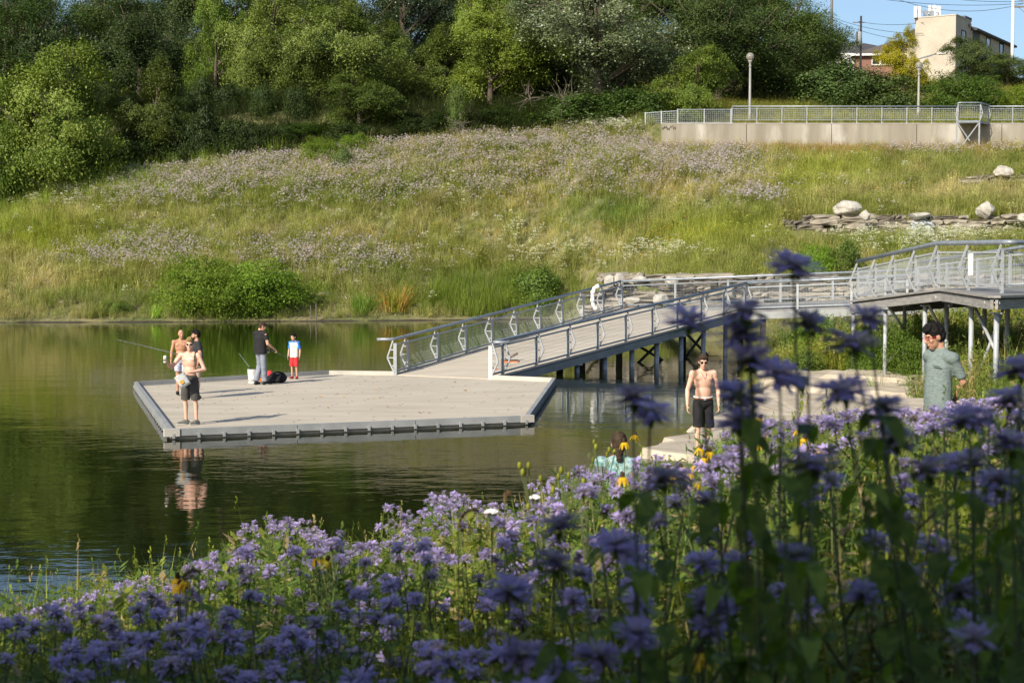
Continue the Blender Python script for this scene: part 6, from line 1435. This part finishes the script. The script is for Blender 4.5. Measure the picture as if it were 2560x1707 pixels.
def plant_plan(seed, nb=2, lean=.12, nleaf=7, simple=False, hgt=1.0):
    """a plan in metres for a plant 'hgt' tall: stem polylines, leaves (pos, rot, scale), heads (pos, rot)"""
    r = random.Random(seed); stems = []; leaves = []; heads = []
    lx, ly = r.uniform(-lean,lean), r.uniform(-lean,lean)
    def at_(t): return Vector((lx*t*t+.02*math.sin(t*5+seed)*t, ly*t*t, t*hgt))
    main = [at_(i/6) for i in range(7)]; stems.append((main, .0034)); heads.append((main[-1], (r.uniform(-.3,.3), r.uniform(-.3,.3), r.uniform(0,6))))
    def leafpair(p, az, s, up):
        for q in (0, PI): leaves.append((p, (0, -up+r.uniform(-.25,.45), az+q+r.uniform(-.3,.3)), s*r.uniform(.75,1.15)))
    for i in range(nleaf):
        t = .14+.80*i/max(1, nleaf-1); leafpair(at_(t), i*PI/2+r.uniform(-.3,.3), 1.15-.55*t, .15)
    for b in range(nb):
        t = r.uniform(.62,.86); a = r.uniform(0, 2*PI); s = at_(t); e = s+Vector((math.cos(a)*r.uniform(.07,.15), math.sin(a)*r.uniform(.07,.15), (1-t)*hgt*r.uniform(.6,1.0))); m_ = lerp(s, e, .5)+Vector((math.cos(a)*.025, math.sin(a)*.025, -.01))
        stems.append(([s, m_, e], .0024)); heads.append((e, (r.uniform(-.35,.35), r.uniform(-.35,.35), r.uniform(0,6)))); leafpair(m_, a+PI/2, .6, .1); leafpair(e-Vector((0,0,.012)), a, .42, .0)
    leafpair(main[-1]-Vector((0,0,.012)), r.uniform(0,6), .5, 0.0)
    return stems, leaves, heads
def joined(parts):
    """(mesh, matrix) pairs -> one mesh that keeps materials and rnd"""
    V = []; F = []; MI = []; RN = []; mats = []
    for me, X in parts:
        o = len(V); V += [tuple(X @ v.co) for v in me.vertices]; rn = me.attributes.get('rnd')
        mp = []
        for m in me.materials:
            if m not in mats: mats.append(m)
            mp.append(mats.index(m))
        for i, p in enumerate(me.polygons): F.append(tuple(v+o for v in p.vertices)); MI.append(mp[p.material_index]); RN.append(rn.data[i].value if rn else .5)
    me = bpy.data.meshes.new('plant'); me.from_pydata(V, [], F)
    for m in mats: me.materials.append(m)
    me.polygons.foreach_set('material_index', MI); a = me.attributes.new('rnd', 'FLOAT', 'FACE'); a.data.foreach_set('value', RN); me.update(); return me
from mathutils import Euler
def X_(p, rot, s): return Matrix.LocRotScale(Vector(p), Euler(rot), Vector((s, s, s)))
PLANS = []
for i in range(8):
    st, lv, hd_ = plant_plan(500+i, nb=(1,2,0,2,1,1,3,0)[i], nleaf=(7,8,7,6,8,7,8,6)[i])
    q = MB()
    for pts, r_ in st: q.tube(pts, [r_*(1.2-.5*k/(len(pts)-1)) for k in range(len(pts))], 5)
    sm_ = q.mesh('stem', M['bb_stem'], smooth=True); rl_ = random.Random(i)
    lm_ = [(rl_.choice(LEAVES), X_(p, ro, s)) for p, ro, s in lv]; hm_ = [(rl_.choice(HEADS), X_(p, ro, 1.0)) for p, ro in hd_]
    lj = joined(lm_); lj.name = 'leaves'
    PLANS.append(dict(stem=sm_, lm=lm_, hm=hm_, leaves=lj, whole=joined([(sm_, Matrix())]+lm_+hm_)))
OUT = np.array([(-200,1545),(0,1535),(150,1505),(240,1478),(330,1452),(450,1440),(520,1388),(620,1372),(645,1290),(760,1300),(830,1348),(950,1372),(985,1248),(1060,1292),(1130,1218),(1200,1262),(1300,1290),(1390,1195),(1470,1162),(1510,1180),(1590,1180),(1625,1160),(1650,1128),(1690,1165),(1770,1160),(1810,1085),(1860,1050),(2000,1040),(2200,1012),(2300,1034),(2450,992),(2760,1000)], float)
r8 = np.random.default_rng(8)
N = 15000
y = r8.uniform(1.9, 25, N)**1.0; x = r8.uniform(-1, 1.0, N)*(y*.36+3.2)
d = shore_dist(x, y); z = ground_h(x, y)
h = r8.uniform(.72,1.12,N)*np.where(x > .1, 1.12, .95)
U, V, _ = proj(np.stack([x, y, z+h], 1)); lim = np.interp(U, OUT[:, 0], OUT[:, 1])+np.abs(r8.normal(size=N))*np.where(y > 7, 14, 34)
hmax = CZ-(lim-650)/4000*y-z; h = np.minimum(h, hmax)
Ub, Vb, _ = proj(np.stack([x, y, z], 1))
keep = (d > .25) & (h > .42) & (np.hypot(x-3.04, y-11.4) > .42) & (np.hypot(x-1.03, y-15.4) > .55) & ~((y > 9.8) & (y < 11.4) & (np.abs(x-y*.267) < .42) & (r8.random(N) < .6)) & ~((y > 19) & (x < 4.6)) & (V < 1760)
dens = np.where(y < 2.5, .30, np.where(y < 5, .40, np.where(y < 9, .40, .36)))
dens = dens*np.where((x > .9) & (y < 4), .8, 1.0)*(.15+1.5*vnoise(x, y, .8, 31)**1.3)
keep &= r8.random(N) < dens*1.25
x, y, z, h, U, V = [a[keep] for a in (x, y, z, h, U, V)]
inv_ = (U > -60) & (U < 2620); order = np.argsort(np.where(inv_, -(h/y), 9)); idx300 = order[:272]; rest = order[272:]
def bb_label(x, y, h, nh, U):
    n_ = ('leafy flowerless', 'single headed', 'two headed', 'three headed', 'four headed', 'five headed')[min(nh, 5)]
    hh = 'tall' if h > 1.05 else 'low' if h < .75 else 'mid height'
    row = 'nearest blurred row' if y < 3.2 else 'second blurred row' if y < 4.2 else 'third row' if y < 5.4 else 'back row'
    z_ = ('at the lower left corner' if U < 350 else 'below the water at the left' if U < 720 else 'below the dock corner' if U < 1050 else 'below the gangway foot' if U < 1400 else 'below the sitting woman' if U < 1650 else 'below the walking man' if U < 1900 else 'below the limestone shelf' if U < 2200 else 'below the standing boy' if U < 2430 else 'at the lower right corner')
    return f'{hh} {n_} bee balm, {row}, {z_}', 'bee balm on the near bank, '+row
for c, i in enumerate(idx300):
    P_ = PLANS[int(r8.integers(0, 8))]; shown_ = [not (x[i] > .25 and y[i] < 4.6 and random.random() < .55) for _ in P_['hm']]; l, gp = bb_label(x[i], y[i], h[i], sum(shown_), U[i])
    r = link('bee_balm', P_['stem'], None, (x[i], y[i], z[i]-.02), (0, 0, r8.uniform(0, 6.28)), (h[i],)*3); tag(r, l, 'flower', gp)
    if c < 110:
        for me, X in P_['lm']: o = link('leaf', me, r); o.matrix_local = X
    else: tag(link('leaves', P_['leaves'], r), kind='stuff')
    for (me, X), ok_ in zip(P_['hm'], shown_):
        if not ok_: continue
        o = link('flower_head', me, r); hs_ = random.uniform(.85,1.2)/h[i]; o.matrix_local = X @ Matrix.Diagonal((hs_*1.15, hs_*1.15, hs_, 1))
n = len(rest); ii = rest
gn_scatter('bee_balm_bed', 'bed of lavender bee balm filling the near bank behind the closest plants', 'flowers', np.stack([x[ii], y[ii], z[ii]-.02], 1), np.stack([r8.normal(size=n)*.06, r8.normal(size=n)*.06, r8.uniform(0, 6.28, n)], 1), h[ii], r8.integers(0, 8, n), np.ones((n,3)), [p['whole'] for p in PLANS])
# the tall dark plants that stand up in front of the water and the lookout
HERO = [(1983,668,2.40,1.0),(1864,783,2.35,0),(1720,804,2.45,.2),(1850,838,2.38,0),(1878,902,2.35,0),(1948,940,2.30,0),(2172,800,2.45,.3),(2128,860,2.42,.2),(2022,812,2.42,.5),(2106,980,2.38,0),(1582,996,2.5,.5),(1625,1034,2.6,.3),(1848,1056,2.45,0),(1846,990,2.5,0),(2204,1022,2.5,.2),(2238,1102,2.55,.3),(2424,1048,2.6,.4),(2318,1176,2.35,.6),(2525,1112,2.4,.3),(2490,1206,2.5,.2),(2520,1000,2.7,.2),(2550,925,2.6,.5),(2035,1165,2.2,0),(1400,1316,2.6,.3),(1385,1408,2.5,.2),(1540,1362,2.7,.1),(1660,1200,2.6,.2),(1270,1480,2.6,.2)]
HLAB = ['left one of two purple bee balm heads over the water left of the walking man', 'right one of two purple bee balm heads over the water left of the walking man', 'purple bee balm head at knee height right of the walking man', 'purple bee balm head at waist height right of the walking man',
 'purple bee balm head left of the boy, just below the shelf', 'lower purple bee balm head left of the boy among the lit flowers', 'purple bee balm head below the elbow of the boy', 'large blurred purple bee balm head under the middle of the boy', 'purple bee balm head at the right edge below the boy', 'lowest purple bee balm head near the right edge', 'purple bee balm head at the right edge level with the waist of the boy', 'highest purple bee balm head at the right edge under the lookout', 'low purple bee balm head beside the tall central stem',
 'blurred bee balm head left of the sitting woman, upper of a pair', 'blurred bee balm head left of the sitting woman, lower of a pair', 'blurred bee balm head right below the sitting woman', 'blurred bee balm head at the feet of the walking man', 'blurred bee balm head low in the middle of the bank']
for k, (U_, V_, y_, sp) in enumerate(HERO):
    p = at(U_, V_, y_); rr_ = random.Random(900+k)
    if k < 23: bx = lerp(p, Vector((.44+rr_.uniform(-.05,.05)+(.35 if U_ > 2080 else (-.22 if U_ < 1700 else 0)), y_, 0)), .62)
    else: bx = p+Vector((rr_.uniform(-.05,.05), 0, 0))
    g = gh(bx.x, y_); base = Vector((bx.x, y_+rr_.uniform(-.05,.05), g-.02)); H = p.z-base.z
    if H < .2: continue
    pts = []
    for i in range(10):
        t = i/9; q = lerp(base, p, t); q.x = base.x+(p.x-base.x)*(t**1.8)+.012*math.sin(t*7+k)*(1-t); pts.append(q-base)
    q = MB(); q.tube(pts, [.0034*(1.15-.6*i/9) for i in range(10)], 6)
    r = q.build('bee_balm', M['bb_stem'], smooth=True); r.location = base
    tag(r, ('tallest dark purple bee balm rising in front of the upper stone ledge' if k == 0 else ['dark purple bee balm head before the gangway railing, left of the tall stem','blurred purple bee balm head over the pale gangway deck','blurred purple bee balm head below the gangway beam','purple bee balm head over the gangway piles','wide purple bee balm head right of the walking man','purple bee balm head touching the left lookout column','purple bee balm head below the left lookout column','purple bee balm head on the tall stem beside the lookout','purple bee balm head over the limestone shelf'][k-1] if k < 10 else HLAB[k-10]), 'flower', 'tall dark bee balm in front of the water')
    for t in np.arange(.26, .97, .080):
        f = t*9; i0 = min(8, int(f)); c = lerp(pts[i0], pts[i0+1], f-i0); az = (int(t*50) % 2)*PI/2+rr_.uniform(-.5,.5)
        for s in (0, PI):
            tu, tv, _ = proj(np.array(base+c)+np.array([math.cos(az+s)*.05, math.sin(az+s)*.05, 0]))
            if 1685 < tu < 1825 and 860 < tv < 1160: continue
            if rr_.random() < .95: link('leaf', rr_.choice(LEAVES), r, c, (0, rr_.uniform(-.1,.75), az+s), (rr_.uniform(.75,1.2)*(1.3-.5*t),)*3)
    link('flower_head', HEADS[k % 5], r, pts[-1], (rr_.uniform(-.25,.25), rr_.uniform(-.25,.25), rr_.uniform(0,6)), (1.5,1.5,.92))
    for s in range(4): link('leaf', rr_.choice(LEAVES), r, pts[-1]-Vector((0,0,.012)), (0, .05, s*PI/2+rr_.uniform(-.2,.2)), (.38,)*3)
# yellow coneflowers
M['cone'] = mat('coneflower_cone', (.05,.030,.015), .9, 0, .3, 40); M['ray'] = leafmat('coneflower_ray', (.62,.36,.008), (.74,.50,.02), .35, objrand=.06)
def ray_mesh():
    V = []; F = []
    for j in range(5):
        t = j/4; w_ = .011*math.sin(PI*(.12+.80*t))+.001; V += [(.006+.020*t, -w_/2, -.028*t*t-.002*t), (.006+.020*t, w_/2, -.028*t*t-.002*t)]
    for j in range(4): a = 2*j; F.append((a, a+2, a+3, a+1))
    me = bpy.data.meshes.new('petal'); me.from_pydata(V, [], F); me.materials.append(M['ray']); me.update(); return add_rnd(me, np.random.default_rng(1))
RAY = ray_mesh(); q = MB(); q.ell((0,0,.008), (.009,.009,.014), None, 10, 8); CONE = q.mesh('cone', M['cone'], smooth=True)
CF = [(1668,1176,7.5),(1684,1190,7.4),(1703,1168,7.6),(1722,1182,7.5),(1737,1164,7.6),(1752,1120,8.2),(1774,1128,8.0),(1760,1145,8.0),(1888,1092,7.4),(1903,1104,7.3),(1914,1086,7.5),(1900,1046,8.0),(2000,1072,7.6),(2012,1096,7.4),(1890,1062,7.8),(1588,1088,9.5),(1556,1192,6.5),(1744,1206,7.2),(1560,1105,9),(444,1444,6.2),(463,1450,6.1),(449,1462,6.1),(790,1394,6.8),(818,1399,6.8),(2048,1120,7.0),(1940,1130,7.2),(1752,1632,3.3)]
for k, (U_, V_, y_) in enumerate(CF):
    p = at(U_, V_, y_); g = gh(p.x, y_); rr_ = random.Random(k); r = empty('coneflower', 'yellow drooping coneflower '+('among the bee balm at the feet of the walking man' if U_ < 1780 and U_ > 1640 else 'at the dark lower left water edge' if U_ < 500 else 'behind the tall dark bee balm stem' if U_ > 1850 else 'beside the sitting woman' if U_ > 1500 else 'in the sunlit middle of the near bank'), 'flower', (p.x, y_, g), 'yellow coneflowers')
    t = Vector((0,0,p.z-g)); MB().tube([(rr_.uniform(-.06,.06),0,0), t*.5+Vector((.01,0,0)), t], .0028, 5).build('stem', M['bb_stem'], r, world=False)
    tl = Matrix.Rotation(rr_.uniform(-.4,.4), 4, 'X') @ Matrix.Rotation(rr_.uniform(-.4,.4), 4, 'Y')
    o = link('cone', CONE, r); o.matrix_local = Matrix.Translation(t) @ tl @ Matrix.Scale(1.15, 4)
    for j in range(9): o = link('petal', RAY, r); o.matrix_local = Matrix.Translation(t) @ tl @ Matrix.Rotation(2*PI*j/9+rr_.uniform(-.15,.15), 4, 'Z') @ Matrix.Scale(1.2, 4)
# white umbels, foxtail and bud stalks
def umbel(label, U_, V_, y_, R_u):
    p = at(U_, V_, y_); g = gh(p.x, y_); r = empty('white_umbel', label, 'flower', (p.x, y_, g)); t = Vector((0,0,p.z-g)); MB().tube([(0,0,0), t*.6, t-Vector((0,0,.05))], .003, 5).build('stem', M['bb_stem'], r, world=False)
    q = MB(); st = MB()
    for i in range(26):
        a = i*2.4; d_ = R_u*math.sqrt(i/26); c = t+Vector((d_*math.cos(a), d_*math.sin(a), .012*(1-(d_/R_u)**2))); st.bar(t-Vector((0,0,.05)), c, .0012, .0012); q.ell(c, (.0085,.0085,.004), None, 7, 4)
    me = q.build('blossoms', M['white_paint'], r, world=False); tag(me, kind='stuff'); tag(st.build('rays', M['bb_stem'], r, world=False), kind='stuff')
umbel('flat white umbel flower left of the bud stalks', 1230, 1281, 6.2, .028); umbel('smaller white umbel flower beside the yellow green buds', 1338, 1245, 6.6, .022)
M['fox'] = leafmat('foxtail_bristle', (.22,.15,.09), (.34,.25,.16), .4)
def foxtail(label, pts, y_):
    P_ = [at(u, v, y_) for u, v in pts]; g = gh(P_[0].x, y_); r = empty('foxtail_grass', label, 'grass stalk', (P_[0].x, y_, g)); MB().tube([Vector((P_[0].x, y_, g)), lerp(Vector((P_[0].x, y_, g)), P_[0], .6), P_[0]], .002, 5).build('stalk', M['bb_stem'], r)
    q = MB(); rr_ = random.Random(3)
    for i in range(140):
        f = rr_.random()*(len(P_)-1); a = min(len(P_)-2, int(f)); c = lerp(P_[a], P_[a+1], f-a); dv = Vector((rr_.gauss(0,1), rr_.gauss(0,1), rr_.gauss(0,1))).normalized(); q.bar(c, c+dv*.011, .0012, .0012)
    q.tube(P_, .0035, 6); o = q.build('spike', M['fox'], r); tag(o, kind='stuff')
foxtail('arching foxtail spike in front of the dark water', [(1146,1318),(1153,1295),(1165,1279),(1182,1273),(1198,1276)], 5.2); foxtail('small foxtail spike bent over in the water reflection', [(1262,1252),(1264,1236),(1270,1229),(1277,1233)], 6.0); foxtail('pale foxtail spike leaning left above the lower left flowers', [(498,1427),(482,1424),(468,1432),(455,1442)], 5.6)
M['bud'] = leafmat('yellow_bud', (.25,.26,.03), (.34,.33,.04), .3)
def budstalk(label, U_, V_, y_, seed):
    p = at(U_, V_, y_); g = gh(p.x, y_); rr_ = random.Random(seed); r = empty('bud_stalk', label, 'plant', (p.x, y_, g)); T_ = p.z-g; st = MB(); 
    st.tube([(0,0,0),(.01,0,T_*.5),(0,0,T_*.9)], .004, 5)
    for i in range(7):
        e = Vector((rr_.uniform(-.09,.09), rr_.uniform(-.06,.06), T_*rr_.uniform(.86,1.02))); st.tube([(0,0,T_*rr_.uniform(.65,.85)), e], .0022, 4); b = MB(); b.ell(e+Vector((0,0,.012)), (.009,.009,.016), None, 8, 6); b.build('bud', M['bud'], r, smooth=True, world=False)
    st.build('stem', M['bb_stem'], r, world=False)
    for i in range(9): link('leaf', rr_.choice(LEAVES), r, (0,0,T_*(.3+.06*i)), (0, rr_.uniform(-.3,.3), i*1.7), (rr_.uniform(.8,1.3),)*3)
budstalk('stalk of yellow green buds left of the sitting woman', 1352, 1178, 6.4, 1); budstalk('bud stalk with broad blue green leaves nearer the sitting woman', 1410, 1165, 6.6, 2); budstalk('short bud stalk right beside the woman', 1506, 1118, 8.0, 3)
def spike(label, U_, V_, y_, seed, tint):
    p = at(U_, V_, y_); g = gh(p.x, y_); rr_ = random.Random(seed); T_ = p.z-g; r = empty('goldenrod', label, 'plant', (p.x, y_, g)); MB().tube([(0,0,0),(.01,0,T_*.5),(0,0,T_)], [.004,.003,.0015], 5).build('stem', M['bb_stem'], r, world=False)
    for i in range(44):
        t = .25+.75*i/44; o = link('leaf', LEAVES[i % 3], r, (0,0,T_*t), (0, -.5-.5*t+rr_.uniform(-.2,.2), i*2.4), ((.75-.45*t),)*3); o.color = (*tint, 1)
spike('bright pointed goldenrod shoot right of the sitting woman', 1604, 1112, 8.5, 1, (2.2,2.2,1.4)); spike('dark narrow shoot at the lower left water edge', 366, 1458, 6.2, 2, (1.2,1.3,1.0)); spike('second narrow shoot at the lower left water edge', 393, 1462, 6.3, 3, (1,1.1,.9)); spike('dark bushy shoot in the middle of the sunlit patch', 838, 1420, 5.6, 4, (.7,.9,.9)); spike('tall dark shoot left of the bushy one in the sunlit patch', 800, 1418, 5.7, 5, (.7,.9,.9))
# ground cover of the near bank and the weeds under the lookout
r9 = np.random.default_rng(9); N = 42000
y = r9.uniform(-1.5, 26, N); x = r9.uniform(-1, 1, N)*(np.maximum(y, 1)*.37+3.8); d = shore_dist(x, y); z = ground_h(x, y); s = r9.uniform(.5,.95,N)
U, V, _ = proj(np.stack([x, y, z+s*.85], 1)); lim = np.interp(U, OUT[:, 0], OUT[:, 1])+np.where(U < 420, -25, 25)
s = np.where(y > 1.6, np.minimum(s, (CZ-(lim-650)/4000*y-z)/.9), s*.5)
m = (d > .1) & (s > .15) & (np.hypot(x-3.04, y-11.4) > .3) & (np.hypot(x-1.03, y-15.4) > .5) & ((y > 1.6) | (np.abs(x) > 1.3)) & (r9.random(N) < np.where(y < 4, .5, .62))
x, y, z, s = [a[m] for a in (x, y, z, s)]; n = len(x)
tn = np.where((vnoise(x, y, .9, 41) > .55)[:, None], np.array([.22,.26,.04]), np.array([.12,.185,.036]))*r9.uniform(.75,1.25,(n,1)); dr_ = (r9.random(n) < .10)[:, None]; tn = np.where(dr_, np.array([.42,.33,.16]), tn)
gn_scatter('bank_undergrowth', 'tangle of leaves and grass under the flowers of the near bank', 'undergrowth', np.stack([x, y, z-.03], 1), np.stack([r9.normal(size=n)*.1, r9.normal(size=n)*.1, r9.uniform(0, 6.28, n)], 1), s, r9.choice(8, n, p=[.07,.07,.06,.05,.05,.25,.25,.2]), tn, GRS+FRB)
N = 46000
x = r9.uniform(2, 30, N); y = r9.uniform(20, 66, N); d = shore_dist(x, y); z = ground_h(x, y); P = np.stack([x, y, z], 1); U, V, _ = proj(P)
def inpoly(x, y, poly):
    c = np.zeros(len(x), bool)
    for i in range(len(poly)):
        ax, ay = poly[i]; bx, by = poly[(i+1) % len(poly)]; q = ((ay > y) != (by > y)); c ^= q & (x < (bx-ax)*(y-ay)/(by-ay+1e-9)+ax)
    return c
shelves = inpoly(x, y, [(2.3,26.6),(6.5,27.0),(8.5,31),(9.2,35.5),(9.6,38.2),(11.4,38),(11.2,42.5),(10.6,46.2),(8,47.6),(6.8,46),(6.6,42),(5.8,40),(4.6,35.6),(3.4,32.3)])
m = (d > .15) & (U < 3500) & ((~shelves) | (r9.random(N) < .035)) & ~((y > 56) & (y < 63.5) & (z > .9)) & (r9.random(N) < np.where((y < 38.5) & (x < 9.6) & (y > 24), .34, .8)); P = P[m]; y_, x_ = y[m], x[m]; n = len(P)
sc = r9.uniform(.45,.95,n)*np.where(shelves[m], .5, 1)*(.6+.7*vnoise(x_, y_, 2.0, 45)); sc = np.minimum(sc, np.clip(d[m]*.6+.2, .2, 2)); sc = np.where((y_ < 38) & (x_ < 6.4), sc*.45, sc)*np.where((x_ > 8.2) & (y_ > 39) & (y_ < 52), 1.7, np.where((x_ > 10.2) & (y_ > 33), 1.5, 1.0))
sc = np.where((y_ < 38.5) & (x_ < 9.6) & (y_ > 24), sc*.5, sc)
tn = np.where((vnoise(x_, y_, 1.6, 46) > .58)[:, None], np.array([.28,.31,.06]), np.array([.15,.22,.045]))*r9.uniform(.75,1.25,(n,1)); dr_ = (r9.random(n) < .16)[:, None]; tn = np.where(dr_, np.array([.48,.38,.18]), tn)
gn_scatter('bank_weeds', 'green and dry weeds on the bank around the lookout columns', 'weeds', P, np.stack([r9.normal(size=n)*.1, r9.normal(size=n)*.1, r9.uniform(0, 6.28, n)], 1), sc, r9.choice(8, n, p=[.08,.08,.08,.06,.06,.24,.2,.2]), tn, GRS+FRB)
